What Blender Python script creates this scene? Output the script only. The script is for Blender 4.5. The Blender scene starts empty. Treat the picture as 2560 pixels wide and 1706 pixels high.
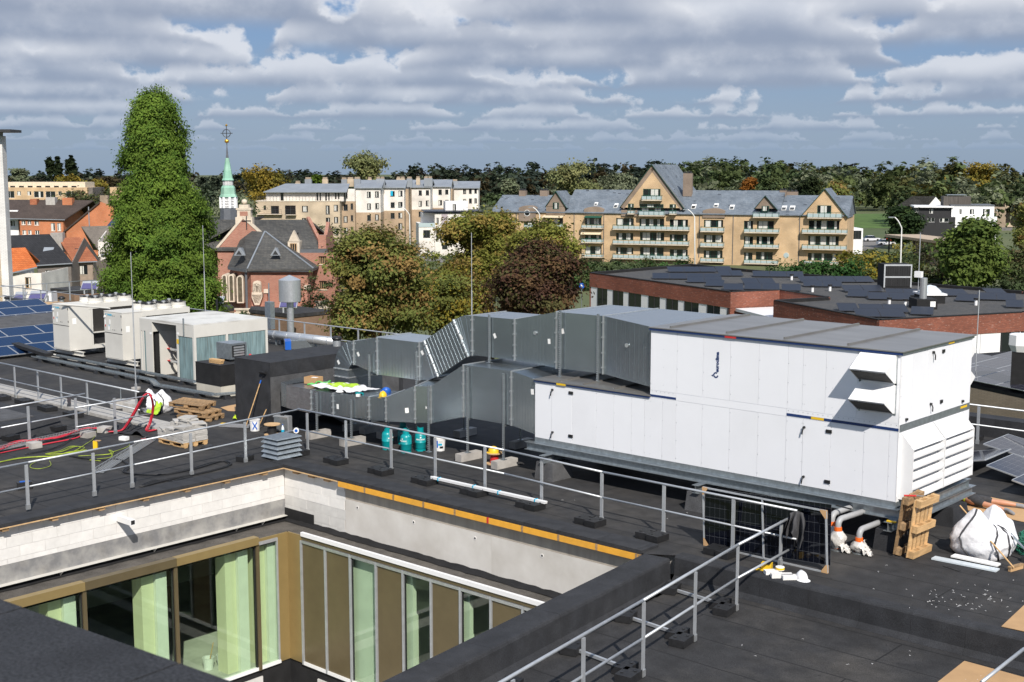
import bpy, bmesh, math, random
import numpy as np
from mathutils import Vector, Matrix, Quaternion
random.seed(7); rng = np.random.default_rng(11)
R = math.radians
SC = bpy.context.scene
COL = SC.collection
# ------------------------------------------------------------------ camera
FPX, CX, CY, HORIZON, CAMZ = 3219.0, 1280.0, 853.0, 425.0, 7.7
PITCH = math.atan((CY - HORIZON) / FPX); YAW = R(41.8)
cam = bpy.data.cameras.new('camera'); cam_ob = bpy.data.objects.new('camera', cam); COL.objects.link(cam_ob)
cam.sensor_width = 36.0; cam.lens = FPX / 2560 * 36.0; cam.clip_start = 0.1; cam.clip_end = 8000
cam_ob.location = (0, 0, CAMZ); cam_ob.rotation_euler = (math.pi/2 - PITCH, 0, YAW)
cam.dof.use_dof = True; cam.dof.focus_distance = 38.0; cam.dof.aperture_fstop = 6.3
SC.camera = cam_ob
FWD = Vector((-math.sin(YAW), math.cos(YAW), 0)); RGT = Vector((math.cos(YAW), math.sin(YAW), 0)); UPV = Vector((0, 0, 1))
F3 = FWD*math.cos(PITCH) - UPV*math.sin(PITCH); U3 = UPV*math.cos(PITCH) + FWD*math.sin(PITCH)
def ray(x, y): return F3 + RGT*((x-CX)/FPX) - U3*((y-CY)/FPX)
def at_depth(x, y, D):                      # a place seen at pixel x,y of the photograph, D metres ahead
    d = ray(x, y); return Vector((0, 0, CAMZ)) + d*(D/d.dot(FWD))
def on_level(x, y, z):                      # the place on the level z
    d = ray(x, y); return Vector((0, 0, CAMZ)) + d*((z-CAMZ)/d.z)
# ------------------------------------------------------------------ light
SUN = Vector((1.06, -0.735, 1.1)).normalized()
sun = bpy.data.lights.new('sun', 'SUN'); sun_ob = bpy.data.objects.new('sun', sun); COL.objects.link(sun_ob)
sun.energy = 4.2; sun.angle = R(0.53); sun.color = (1.0, 0.94, 0.86)
sun_ob.rotation_euler = (-SUN).to_track_quat('-Z', 'Y').to_euler(); sun_ob.location = SUN*200
vs = SC.view_settings; vs.view_transform = 'Standard'; vs.look = 'None'; vs.gamma = 1.0; vs.use_curve_mapping = False
vs.exposure = 0.42
SC.cycles.max_bounces = 6; SC.cycles.diffuse_bounces = 3; SC.cycles.glossy_bounces = 3; SC.cycles.transmission_bounces = 4
SC.cycles.transparent_max_bounces = 12; SC.cycles.caustics_reflective = False; SC.cycles.caustics_refractive = False
SC.cycles.use_denoising = True
# ------------------------------------------------------------------ sky: blue air and rows of fair-weather cumulus at real distances
W = bpy.data.worlds.new('World'); SC.world = W; W.use_nodes = True
nt = W.node_tree; N = nt.nodes; LK = nt.links; N.clear()
def nd(t, **k):
    n = N.new(t)
    for a, b in k.items(): setattr(n, a, b)
    return n
def lk(a, b): LK.new(a, b)
def mth(op, a, b=None, c=None, clamp=False):
    n = nd('ShaderNodeMath', operation=op); n.use_clamp = clamp
    for i, v in enumerate((a, b, c)):
        if v is None: continue
        if isinstance(v, (int, float)): n.inputs[i].default_value = v
        else: lk(v, n.inputs[i])
    return n.outputs[0]
def smooth(v, a, b, lo=0.0, hi=1.0):
    n = nd('ShaderNodeMapRange', interpolation_type='SMOOTHSTEP'); lk(v, n.inputs[0])
    for i, x in enumerate((a, b, lo, hi)):
        if isinstance(x, (int, float)): n.inputs[i+1].default_value = x
        else: lk(x, n.inputs[i+1])
    return n.outputs[0]
def mixc(f, a, b):
    n = nd('ShaderNodeMix', data_type='RGBA')
    lk(f, n.inputs[0])
    for i, v in ((6, a), (7, b)):
        if isinstance(v, tuple): n.inputs[i].default_value = (*v, 1)
        else: lk(v, n.inputs[i])
    return n.outputs[2]
out = nd('ShaderNodeOutputWorld')
sky = nd('ShaderNodeTexSky', sky_type='NISHITA'); sky.sun_disc = False
sky.sun_elevation = math.asin(SUN.z); sky.sun_rotation = math.atan2(SUN.x, SUN.y); sky.altitude = 20; sky.air_density = 1.0; sky.dust_density = 1.6; sky.ozone_density = 1.2
tc = nd('ShaderNodeTexCoord'); sep = nd('ShaderNodeSeparateXYZ'); lk(tc.outputs['Generated'], sep.inputs[0])
az = mth('ARCTAN2', sep.outputs[0], sep.outputs[1])
hyp = mth('SQRT', mth('ADD', mth('MULTIPLY', sep.outputs[0], sep.outputs[0]), mth('MULTIPLY', sep.outputs[1], sep.outputs[1])))
tan_e = mth('DIVIDE', sep.outputs[2], mth('MAXIMUM', hyp, 0.001))
def noise2(x, y, scale, detail, rough, seed):
    c = nd('ShaderNodeCombineXYZ'); lk(x, c.inputs[0]); lk(y, c.inputs[1]); c.inputs[2].default_value = seed
    n = nd('ShaderNodeTexNoise'); n.noise_dimensions = '3D'; lk(c.outputs[0], n.inputs['Vector'])
    n.inputs['Scale'].default_value = scale; n.inputs['Detail'].default_value = detail; n.inputs['Roughness'].default_value = rough
    return n.outputs[0]
hz = smooth(tan_e, 0.0, 0.15)
air = mixc(hz, (2.15, 2.85, 3.85), (1.15, 2.2, 4.15))
blue = nd('ShaderNodeMix', data_type='RGBA'); blue.inputs[0].default_value = 0.88; lk(sky.outputs[0], blue.inputs[6]); lk(air, blue.inputs[7])
ROWS = [74, 52, 37, 28, 22, 17.6, 14.4, 12.0, 10.1, 8.4, 6.4, 4.4]
CR = bpy.data.node_groups.new('cloud_row', 'ShaderNodeTree')      # one row: x along it, z above ground (km)
for nm, tp in (('Az', 'NodeSocketFloat'), ('Tan', 'NodeSocketFloat'), ('R', 'NodeSocketFloat'), ('Seed', 'NodeSocketFloat'), ('Tall', 'NodeSocketFloat'), ('Far', 'NodeSocketFloat'), ('Air', 'NodeSocketColor'), ('Behind', 'NodeSocketColor')): CR.interface.new_socket(nm, in_out='INPUT', socket_type=tp)
CR.interface.new_socket('Color', in_out='OUTPUT', socket_type='NodeSocketColor')
WN, WL = N, LK; N, LK = CR.nodes, CR.links
gi = nd('NodeGroupInput').outputs; go_ = nd('NodeGroupOutput')
x = mth('MULTIPLY', gi['Az'], gi['R']); z = mth('MULTIPLY', gi['Tan'], gi['R'])
def noise2s(x, y, scale, detail, rough, seed):
    c = nd('ShaderNodeCombineXYZ'); lk(x, c.inputs[0]); lk(y, c.inputs[1]); lk(seed, c.inputs[2])
    n = nd('ShaderNodeTexNoise'); lk(c.outputs[0], n.inputs['Vector']); n.inputs['Scale'].default_value = scale; n.inputs['Detail'].default_value = detail; n.inputs['Roughness'].default_value = rough
    return n.outputs[0]
cover = noise2s(x, mth('MULTIPLY', z, 0.5), 0.52, 1.0, 0.4, gi['Seed'])             # where clouds stand
bd = mth('SUBTRACT', noise2s(x, mth('MULTIPLY', z, 1.25), 1.55, 5.0, 0.55, mth('ADD', gi['Seed'], 40.0)), 0.5)   # billows
base = mth('ADD', 1.08, mth('MULTIPLY', bd, 0.16))
cv = smooth(mth('ADD', cover, mth('MULTIPLY', bd, 0.30)), 0.33, 0.66)
top = mth('ADD', mth('ADD', base, mth('MULTIPLY', cv, gi['Tall'])), mth('MULTIPLY', bd, 0.75))
a_low = smooth(z, mth('SUBTRACT', base, 0.09), mth('ADD', base, 0.09)); a_top = smooth(z, mth('ADD', top, 0.06), mth('SUBTRACT', top, 0.11))
al = mth('MULTIPLY', a_low, mth('MULTIPLY', a_top, smooth(cv, 0.02, 0.2)))
rel = mth('DIVIDE', mth('SUBTRACT', z, base), mth('MAXIMUM', mth('SUBTRACT', top, base), 0.12))
hgt = smooth(mth('ADD', rel, mth('MULTIPLY', bd, 1.5)), 0.02, 0.72)
lit = mixc(hgt, (2.55, 2.85, 3.5), (6.8, 6.8, 6.9))
lk(mixc(mth('MULTIPLY', al, 0.97), gi['Behind'], mixc(gi['Far'], lit, gi['Air'])), go_.inputs[0])
N, LK = WN, WL
def cloud_row(i, colr):
    g = nd('ShaderNodeGroup'); g.node_tree = CR; lk(az, g.inputs['Az']); lk(tan_e, g.inputs['Tan']); lk(air, g.inputs['Air']); lk(colr, g.inputs['Behind'])
    g.inputs['R'].default_value = ROWS[i]; g.inputs['Seed'].default_value = 3.7*i + 2.1; g.inputs['Tall'].default_value = 0.78 if i > 3 else 0.42; g.inputs['Far'].default_value = 1 - math.exp(-(ROWS[i]/34.0)**1.25)
    return g.outputs[0]
def bgd(c):
    b = nd('ShaderNodeBackground'); b.inputs[1].default_value = 0.1; lk(c, b.inputs[0]); return b.outputs[0]
# overhead: the same broken deck seen from below
zz = mth('MAXIMUM', sep.outputs[2], 0.05)
deck = noise2(mth('DIVIDE', sep.outputs[0], zz), mth('DIVIDE', sep.outputs[1], zz), 1.3, 4.0, 0.55, 9.0)
shader = bgd(mixc(mth('MULTIPLY', mth('MULTIPLY', smooth(deck, 0.45, 0.56), smooth(tan_e, 0.30, 0.55)), 0.85), blue.outputs[2], (5.2, 5.35, 5.7)))
# each band of elevation only meets the rows that can stand in it
EDGES = [-9, 0.0128, 0.0185, 0.026, 0.036, 0.05, 0.068, 0.092, 0.125, 0.17, 0.26, 0.52]
for lo, hi in reversed(list(zip(EDGES[:-1], EDGES[1:]))):
    c = blue.outputs[2]
    for i, Rk in enumerate(ROWS):
        if Rk*hi > 0.93 and Rk*max(lo, 0) < 2.25: c = cloud_row(i, c)
    ms = nd('ShaderNodeMixShader'); lk(mth('GREATER_THAN', tan_e, hi), ms.inputs[0]); lk(bgd(c), ms.inputs[1]); lk(shader, ms.inputs[2]); shader = ms.outputs[0]
lk(shader, out.inputs[0])
try: W.cycles.sampling_method = 'MANUAL'; W.cycles.sample_map_resolution = 256
except Exception: pass
# ------------------------------------------------------------------ materials
MATS = {}
def base_mat(name):
    m = bpy.data.materials.new(name); m.use_nodes = True; MATS[name] = m
    t = m.node_tree; b = t.nodes['Principled BSDF']
    return m, t, b
def tnode(t, typ, **k):
    n = t.nodes.new(typ)
    for a, b in k.items(): setattr(n, a, b)
    return n
def mat(name, col, rough=0.6, metal=0.0, var=0.12, scale=2.0, col2=None, detail=4.0, bump=0.0, bscale=40.0, rnd=0.0, spec=0.5, lo=0.35, hi=0.65, dirt=0.0, dscale=0.7, stretch=None):
    """plain procedural surface: noise between two colours, fine grain, optional bump and per-object variation"""
    m, t, b = base_mat(name); L = t.links.new
    co = tnode(t, 'ShaderNodeTexCoord'); vec = co.outputs['Object']
    if stretch:
        mp = tnode(t, 'ShaderNodeMapping'); L(vec, mp.inputs[0]); mp.inputs['Scale'].default_value = stretch; vec = mp.outputs[0]
    oi = tnode(t, 'ShaderNodeObjectInfo')
    ad = tnode(t, 'ShaderNodeVectorMath', operation='ADD'); L(vec, ad.inputs[0])
    cm = tnode(t, 'ShaderNodeCombineXYZ')
    ml = tnode(t, 'ShaderNodeMath', operation='MULTIPLY'); L(oi.outputs['Random'], ml.inputs[0]); ml.inputs[1].default_value = 37.0
    L(ml.outputs[0], cm.inputs[0]); L(ml.outputs[0], cm.inputs[2]); L(cm.outputs[0], ad.inputs[1])
    nz = tnode(t, 'ShaderNodeTexNoise'); nz.inputs['Scale'].default_value = scale; nz.inputs['Detail'].default_value = detail; nz.inputs['Roughness'].default_value = 0.6
    L(ad.outputs[0], nz.inputs['Vector'])
    mr = tnode(t, 'ShaderNodeMapRange'); L(nz.outputs[0], mr.inputs[0]); mr.inputs[1].default_value = lo; mr.inputs[2].default_value = hi
    mx = tnode(t, 'ShaderNodeMix', data_type='RGBA'); L(mr.outputs[0], mx.inputs[0])
    c2 = col2 if col2 else tuple(min(1, c*(1+var)) for c in col); c1 = col if col2 else tuple(c*(1-var) for c in col)
    mx.inputs[6].default_value = (*c1, 1); mx.inputs[7].default_value = (*c2, 1)
    o = mx.outputs[2]
    if dirt:
        dn = tnode(t, 'ShaderNodeTexNoise'); dn.inputs['Scale'].default_value = dscale; dn.inputs['Detail'].default_value = 6; L(ad.outputs[0], dn.inputs['Vector'])
        dm = tnode(t, 'ShaderNodeMapRange'); L(dn.outputs[0], dm.inputs[0]); dm.inputs[1].default_value = .5; dm.inputs[2].default_value = .75; dm.inputs[4].default_value = dirt
        dx = tnode(t, 'ShaderNodeMix', data_type='RGBA'); L(dm.outputs[0], dx.inputs[0]); L(o, dx.inputs[6]); dx.inputs[7].default_value = (0.16, 0.135, 0.10, 1); o = dx.outputs[2]
    if rnd:
        hs = tnode(t, 'ShaderNodeHueSaturation'); L(o, hs.inputs['Color'])
        rr = tnode(t, 'ShaderNodeMapRange'); L(oi.outputs['Random'], rr.inputs[0]); rr.inputs[3].default_value = 1-rnd; rr.inputs[4].default_value = 1+rnd
        L(rr.outputs[0], hs.inputs['Value']); o = hs.outputs[0]
    L(o, b.inputs['Base Color'])
    b.inputs['Roughness'].default_value = rough; b.inputs['Metallic'].default_value = metal; b.inputs['Specular IOR Level'].default_value = spec
    if bump:
        bn = tnode(t, 'ShaderNodeTexNoise'); bn.inputs['Scale'].default_value = bscale; bn.inputs['Detail'].default_value = 3; L(ad.outputs[0], bn.inputs['Vector'])
        bp = tnode(t, 'ShaderNodeBump'); bp.inputs['Strength'].default_value = bump; bp.inputs['Distance'].default_value = 0.02; L(bn.outputs[0], bp.inputs['Height']); L(bp.outputs[0], b.inputs['Normal'])
    return m
def brick_mat(name, c1, c2, mortar, bw=0.22, bh=0.075, ms=0.012, rough=0.85, zf=1.0, patch=0.0, patchcol=(0.6, 0.5, 0.45), freq=2, off=0.5, bias=0.0):
    m, t, b = base_mat(name); L = t.links.new
    co = tnode(t, 'ShaderNodeTexCoord'); s = tnode(t, 'ShaderNodeSeparateXYZ'); L(co.outputs['Object'], s.inputs[0])
    a = tnode(t, 'ShaderNodeMath', operation='ADD'); L(s.outputs[0], a.inputs[0]); L(s.outputs[1], a.inputs[1])
    zs = tnode(t, 'ShaderNodeMath', operation='MULTIPLY'); L(s.outputs[2], zs.inputs[0]); zs.inputs[1].default_value = zf
    c = tnode(t, 'ShaderNodeCombineXYZ'); L(a.outputs[0], c.inputs[0]); L(zs.outputs[0], c.inputs[1])
    br = tnode(t, 'ShaderNodeTexBrick'); L(c.outputs[0], br.inputs['Vector']); br.offset = off; br.offset_frequency = freq
    br.inputs['Color1'].default_value = (*c1, 1); br.inputs['Color2'].default_value = (*c2, 1); br.inputs['Mortar'].default_value = (*mortar, 1)
    br.inputs['Scale'].default_value = 1.0; br.inputs['Mortar Size'].default_value = ms; br.inputs['Bias'].default_value = bias
    br.inputs['Brick Width'].default_value = bw; br.inputs['Row Height'].default_value = bh
    o = br.outputs[0]
    nz = tnode(t, 'ShaderNodeTexNoise'); nz.inputs['Scale'].default_value = 0.35; nz.inputs['Detail'].default_value = 6; L(co.outputs['Object'], nz.inputs['Vector'])
    mr = tnode(t, 'ShaderNodeMapRange'); L(nz.outputs[0], mr.inputs[0]); mr.inputs[1].default_value = .3; mr.inputs[2].default_value = .7; mr.inputs[3].default_value = 0.78; mr.inputs[4].default_value = 1.2
    hs = tnode(t, 'ShaderNodeHueSaturation'); L(o, hs.inputs['Color']); L(mr.outputs[0], hs.inputs['Value']); o = hs.outputs[0]
    if patch:
        n2 = tnode(t, 'ShaderNodeTexNoise'); n2.inputs['Scale'].default_value = 6.0; n2.inputs['Detail'].default_value = 4
        mp = tnode(t, 'ShaderNodeMapping'); mp.inputs['Scale'].default_value = (0.6, 0.6, 2.5); L(co.outputs['Object'], mp.inputs[0]); L(mp.outputs[0], n2.inputs['Vector'])
        m2 = tnode(t, 'ShaderNodeMapRange'); L(n2.outputs[0], m2.inputs[0]); m2.inputs[1].default_value = .62; m2.inputs[2].default_value = .68; m2.inputs[4].default_value = patch
        x2 = tnode(t, 'ShaderNodeMix', data_type='RGBA'); L(m2.outputs[0], x2.inputs[0]); L(o, x2.inputs[6]); x2.inputs[7].default_value = (*patchcol, 1); o = x2.outputs[2]
    L(o, b.inputs['Base Color']); b.inputs['Roughness'].default_value = rough; b.inputs['Specular IOR Level'].default_value = 0.3
    bp = tnode(t, 'ShaderNodeBump'); bp.inputs['Strength'].default_value = 0.4; bp.inputs['Distance'].default_value = 0.01; L(br.outputs['Fac'], bp.inputs['Height']); bp.invert = True; L(bp.outputs[0], b.inputs['Normal'])
    return m
def felt_mat(name, c, seam=(1.0, 9.0), seamval=0.4, dust=0.55, warm=(0.076, 0.068, 0.058)):
    """mineral-faced bitumen felt: dark granules, dusty patches, sealed laps between the strips"""
    m, t, b = base_mat(name); L = t.links.new
    co = tnode(t, 'ShaderNodeTexCoord'); V = co.outputs['Object']
    n1 = tnode(t, 'ShaderNodeTexNoise'); n1.inputs['Scale'].default_value = 85; n1.inputs['Detail'].default_value = 2; L(V, n1.inputs['Vector'])
    r1 = tnode(t, 'ShaderNodeMapRange'); L(n1.outputs[0], r1.inputs[0]); r1.inputs[1].default_value = .3; r1.inputs[2].default_value = .75; r1.inputs[3].default_value = .5; r1.inputs[4].default_value = 1.6
    n2 = tnode(t, 'ShaderNodeTexNoise'); n2.inputs['Scale'].default_value = 0.45; n2.inputs['Detail'].default_value = 7; n2.inputs['Roughness'].default_value = .65; L(V, n2.inputs['Vector'])
    r2 = tnode(t, 'ShaderNodeMapRange'); L(n2.outputs[0], r2.inputs[0]); r2.inputs[1].default_value = .46; r2.inputs[2].default_value = .74; r2.inputs[4].default_value = dust
    x1 = tnode(t, 'ShaderNodeMix', data_type='RGBA'); L(r2.outputs[0], x1.inputs[0]); x1.inputs[6].default_value = (*c, 1); x1.inputs[7].default_value = (*warm, 1)
    n3 = tnode(t, 'ShaderNodeTexNoise'); n3.inputs['Scale'].default_value = 3.0; n3.inputs['Detail'].default_value = 5; L(V, n3.inputs['Vector'])
    r3 = tnode(t, 'ShaderNodeMapRange'); L(n3.outputs[0], r3.inputs[0]); r3.inputs[1].default_value = .3; r3.inputs[2].default_value = .7; r3.inputs[3].default_value = .75; r3.inputs[4].default_value = 1.3
    mm = tnode(t, 'ShaderNodeMath', operation='MULTIPLY'); L(r1.outputs[0], mm.inputs[0]); L(r3.outputs[0], mm.inputs[1])
    hs = tnode(t, 'ShaderNodeHueSaturation'); L(x1.outputs[2], hs.inputs['Color']); L(mm.outputs[0], hs.inputs['Value']); o = hs.outputs[0]
    nrm = None
    if seam:
        br = tnode(t, 'ShaderNodeTexBrick'); br.inputs['Scale'].default_value = 1; br.inputs['Brick Width'].default_value = seam[1]; br.inputs['Row Height'].default_value = seam[0]
        br.inputs['Mortar Size'].default_value = 0.017; br.inputs['Mortar Smooth'].default_value = 0.3; br.offset = 0.37
        dm = tnode(t, 'ShaderNodeTexNoise'); dm.inputs['Scale'].default_value = 2.0; L(V, dm.inputs['Vector'])
        av = tnode(t, 'ShaderNodeMix', data_type='RGBA'); av.inputs[0].default_value = 0.03; L(V, av.inputs[6]); L(dm.outputs[1], av.inputs[7]); L(av.outputs[2], br.inputs['Vector'])
        x3 = tnode(t, 'ShaderNodeMix', data_type='RGBA'); L(br.outputs['Fac'], x3.inputs[0]); L(o, x3.inputs[6]); x3.inputs[7].default_value = (c[0]*seamval, c[1]*seamval, c[2]*seamval, 1); o = x3.outputs[2]
    L(o, b.inputs['Base Color']); b.inputs['Roughness'].default_value = 0.82; b.inputs['Specular IOR Level'].default_value = 0.35
    bp = tnode(t, 'ShaderNodeBump'); bp.inputs['Strength'].default_value = 0.35; bp.inputs['Distance'].default_value = 0.01; L(n1.outputs[0], bp.inputs['Height']); L(bp.outputs[0], b.inputs['Normal'])
    return m
def glass_mat(name, col=(0.02, 0.03, 0.03), rough=0.03, alpha=None, spec=0.8):
    m, t, b = base_mat(name); b.inputs['Base Color'].default_value = (*col, 1); b.inputs['Roughness'].default_value = rough; b.inputs['Specular IOR Level'].default_value = spec
    L = t.links.new
    if alpha is not None:
        tr = tnode(t, 'ShaderNodeBsdfTransparent'); tr.inputs[0].default_value = (*alpha, 1)
        gl = tnode(t, 'ShaderNodeBsdfGlossy'); gl.inputs['Roughness'].default_value = 0.01
        lw_ = tnode(t, 'ShaderNodeLayerWeight'); lw_.inputs[0].default_value = 0.5; pw_ = tnode(t, 'ShaderNodeMath', operation='POWER'); L(lw_.outputs['Facing'], pw_.inputs[0]); pw_.inputs[1].default_value = 4.0
        fr = tnode(t, 'ShaderNodeMath', operation='MULTIPLY_ADD'); L(pw_.outputs[0], fr.inputs[0]); fr.inputs[1].default_value = 0.8; fr.inputs[2].default_value = 0.05
        mx = tnode(t, 'ShaderNodeMixShader'); L(fr.outputs[0], mx.inputs[0]); L(tr.outputs[0], mx.inputs[1]); L(gl.outputs[0], mx.inputs[2])
        L(mx.outputs[0], t.nodes['Material Output'].inputs[0])
    return m
def leaf_mat(name, transl=0.3, hue=0.0):
    m, t, b = base_mat(name); L = t.links.new
    at = tnode(t, 'ShaderNodeAttribute'); at.attribute_name = 'tint'
    L(at.outputs['Color'], b.inputs['Base Color']); b.inputs['Roughness'].default_value = 0.8; b.inputs['Specular IOR Level'].default_value = 0.08
    tr = tnode(t, 'ShaderNodeBsdfTranslucent'); L(at.outputs['Color'], tr.inputs[0])
    mx = tnode(t, 'ShaderNodeMixShader'); mx.inputs[0].default_value = transl
    L(b.outputs[0], mx.inputs[1]); L(tr.outputs[0], mx.inputs[2]); L(mx.outputs[0], t.nodes['Material Output'].inputs[0])
    return m
def pv_mat(name, cell=(0.006, 0.012, 0.035), line=(0.10, 0.12, 0.16), nx=6.0, ny=10.0, lw=0.035, rough=0.12):
    """photovoltaic glass: cells printed under it, laid out in the panel's own generated coordinates"""
    m, t, b = base_mat(name); L = t.links.new
    co = tnode(t, 'ShaderNodeTexCoord'); s = tnode(t, 'ShaderNodeSeparateXYZ'); L(co.outputs['Generated'], s.inputs[0])
    fs = []
    for i, k in ((0, nx), (1, ny)):
        q = tnode(t, 'ShaderNodeMath', operation='MULTIPLY'); L(s.outputs[i], q.inputs[0]); q.inputs[1].default_value = k
        f = tnode(t, 'ShaderNodeMath', operation='FRACT'); L(q.outputs[0], f.inputs[0])
        h = tnode(t, 'ShaderNodeMath', operation='LESS_THAN'); L(f.outputs[0], h.inputs[0]); h.inputs[1].default_value = lw; fs.append(h.outputs[0])
    mxm = tnode(t, 'ShaderNodeMath', operation='MAXIMUM'); L(fs[0], mxm.inputs[0]); L(fs[1], mxm.inputs[1])
    x = tnode(t, 'ShaderNodeMix', data_type='RGBA'); L(mxm.outputs[0], x.inputs[0]); x.inputs[6].default_value = (*cell, 1); x.inputs[7].default_value = (*line, 1)
    L(x.outputs[2], b.inputs['Base Color']); b.inputs['Roughness'].default_value = rough; b.inputs['Specular IOR Level'].default_value = 0.5
    return m
felt = felt_mat('roof_felt', (0.0275, 0.0272, 0.0282)); felt_wall = felt_mat('felt_upstand', (0.0245, 0.0258, 0.0295), seam=None, dust=0.10)
felt_old = felt_mat('old_felt', (0.060, 0.059, 0.058), seam=(1.0, 7.0), dust=0.35, warm=(0.12, 0.105, 0.085)); felt_light = felt_mat('grey_felt', (0.075, 0.076, 0.08), seam=None, dust=0.25)
felt_dusty = felt_mat('dusty_felt', (0.085, 0.078, 0.070), seam=None, dust=0.6, warm=(0.15, 0.135, 0.115)); felt_black = felt_mat('black_felt', (0.012, 0.012, 0.013), seam=None, dust=0.05)
steel = mat('galvanised_steel', (0.40, 0.44, 0.46), 0.38, 0.8, var=0.14, scale=9, bump=0.04, bscale=30, rnd=0.06)
steel_d = mat('galvanised_duct', (0.44, 0.49, 0.52), 0.27, 0.93, var=0.05, scale=3, bump=0.012, bscale=6, rnd=0.10)
steel_br = mat('bright_steel', (0.62, 0.64, 0.65), 0.34, 0.75, var=0.08, scale=14)
steel_weld = mat('painted_steel_web', (0.24, 0.24, 0.245), 0.5, 0.3, var=0.25, scale=2.5, col2=(0.42, 0.41, 0.39), dirt=0.25, dscale=3)
alu = mat('aluminium', (0.52, 0.54, 0.56), 0.48, 0.6, var=0.07, scale=6)
white_p = mat('white_panel', (0.80, 0.81, 0.84), 0.38, 0.0, var=0.012, scale=1.5, dirt=0.07, dscale=0.35); white_c = mat('white_coat', (0.78, 0.78, 0.78), 0.45, var=0.02, scale=2, dirt=0.06)
cream = mat('cream_coat', (0.60, 0.585, 0.54), 0.5, var=0.03, scale=2, dirt=0.10, dscale=1.2); cream_top = mat('stained_top', (0.62, 0.61, 0.57), 0.55, var=0.06, scale=1.2, dirt=0.55, dscale=0.9)
ahu_roof = mat('unit_roof_sheet', (0.30, 0.29, 0.275), 0.36, 0.65, var=0.10, scale=1.1, stretch=(0.5, 2.2, 1), dirt=0.20, dscale=1.0)
navy = mat('navy_trim', (0.012, 0.035, 0.13), 0.4, var=0.05); yellow = mat('safety_yellow', (0.75, 0.48, 0.02), 0.45, var=0.05); red = mat('red_plastic', (0.52, 0.03, 0.03), 0.45, var=0.08)
black = mat('black_plastic', (0.014, 0.014, 0.015), 0.45, var=0.2, rnd=0.2); rubber = mat('rubber_weight', (0.012, 0.012, 0.013), 0.6, var=0.3, scale=12, bump=0.2, rnd=0.2)
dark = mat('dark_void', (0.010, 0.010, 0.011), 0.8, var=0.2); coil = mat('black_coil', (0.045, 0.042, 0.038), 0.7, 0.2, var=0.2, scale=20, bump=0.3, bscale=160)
fin = mat('coil_fins', (0.20, 0.29, 0.30), 0.6, 0.2, var=0.3, scale=2.5, stretch=(6, 6, 0.5), dirt=0.35, dscale=2)
teal = mat('gas_bottle_teal', (0.0, 0.25, 0.27), 0.35, var=0.10, scale=6, dirt=0.05)
concrete = mat('concrete', (0.36, 0.34, 0.315), 0.85, var=0.16, scale=3.5, bump=0.25, bscale=30, rnd=0.12); fair = mat('fair_faced_concrete', (0.50, 0.475, 0.44), 0.8, var=0.10, scale=0.9, col2=(0.62, 0.60, 0.57), bump=0.08, dirt=0.12, dscale=0.6)
fair_w = mat('stained_concrete', (0.40, 0.355, 0.30), 0.85, var=0.14, scale=1.6, stretch=(2.5, 1, 0.4), dirt=0.25)
ytong = mat('aerated_block', (0.70, 0.685, 0.66), 0.9, var=0.05, scale=5, bump=0.2, bscale=70, rnd=0.05); ytong_g = mat('grey_primed_block', (0.56, 0.55, 0.53), 0.9, var=0.06, scale=4, rnd=0.05)
mortar = mat('mortar', (0.50, 0.47, 0.44), 0.95, var=0.1)
bronze = mat('bronze_anodised', (0.17, 0.135, 0.075), 0.34, 0.45, var=0.05, scale=3, bump=0.03); bronze_g = mat('gold_anodised', (0.36, 0.265, 0.115), 0.32, 0.45, var=0.04, scale=3)
dkbronze = mat('brown_panel', (0.165, 0.13, 0.07), 0.32, 0.35, var=0.06, scale=2)
wood = mat('pallet_wood', (0.30, 0.19, 0.095), 0.8, var=0.3, scale=3, stretch=(6, 1, 6), dirt=0.35, dscale=2.5, rnd=0.25); wood_n = mat('new_wood', (0.52, 0.33, 0.155), 0.75, var=0.18, scale=3, stretch=(6, 1, 6), rnd=0.15)
ply = mat('plywood', (0.50, 0.33, 0.17), 0.75, var=0.15, scale=2, stretch=(1, 5, 1), rnd=0.2, dirt=0.2); board_o = mat('orange_shuttering', (0.72, 0.35, 0.035), 0.6, var=0.08, scale=4, dirt=0.15)
card = mat('cardboard', (0.46, 0.285, 0.14), 0.85, var=0.06, scale=3, rnd=0.1)
slab_m = mat('paving_concrete', (0.40, 0.385, 0.36), 0.9, var=0.12, scale=6, bump=0.2, rnd=0.18)
orange = mat('orange_tape', (0.75, 0.13, 0.012), 0.45, var=0.08); pvc = mat('grey_pvc', (0.33, 0.335, 0.34), 0.45, var=0.06)
plastic_c = mat('milky_plastic_film', (0.52, 0.50, 0.47), 0.25, var=0.12, scale=12, bump=0.7, bscale=18)
bagw = mat('woven_white_bag', (0.72, 0.72, 0.74), 0.7, var=0.05, scale=5, bump=1.0, bscale=7); lime = mat('lime_print', (0.36, 0.55, 0.03), 0.6, var=0.15, scale=9)
green_b = mat('green_strap', (0.02, 0.16, 0.10), 0.4, var=0.2, scale=8); green_l = mat('green_band', (0.09, 0.42, 0.09), 0.5, var=0.1)
blue_p = mat('blue_plastic', (0.01, 0.10, 0.45), 0.4, var=0.06); cyan_p = mat('cyan_print', (0.0, 0.35, 0.55), 0.5, var=0.05)
paper = mat('paper_label', (0.82, 0.82, 0.80), 0.7, var=0.03); skin = mat('skin', (0.50, 0.245, 0.15), 0.5, var=0.10, scale=7); shorts_m = mat('work_shorts', (0.035, 0.035, 0.038), 0.85, var=0.25, scale=14, bump=0.3)
shirt_m = mat('grey_shirt', (0.40, 0.40, 0.42), 0.85, var=0.08, scale=9, bump=0.3); sock_m = mat('grey_sock', (0.22, 0.225, 0.24), 0.9, var=0.1, scale=30); hiviz = mat('hi_vis_yellow', (0.55, 0.72, 0.02), 0.6, var=0.05)
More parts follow.
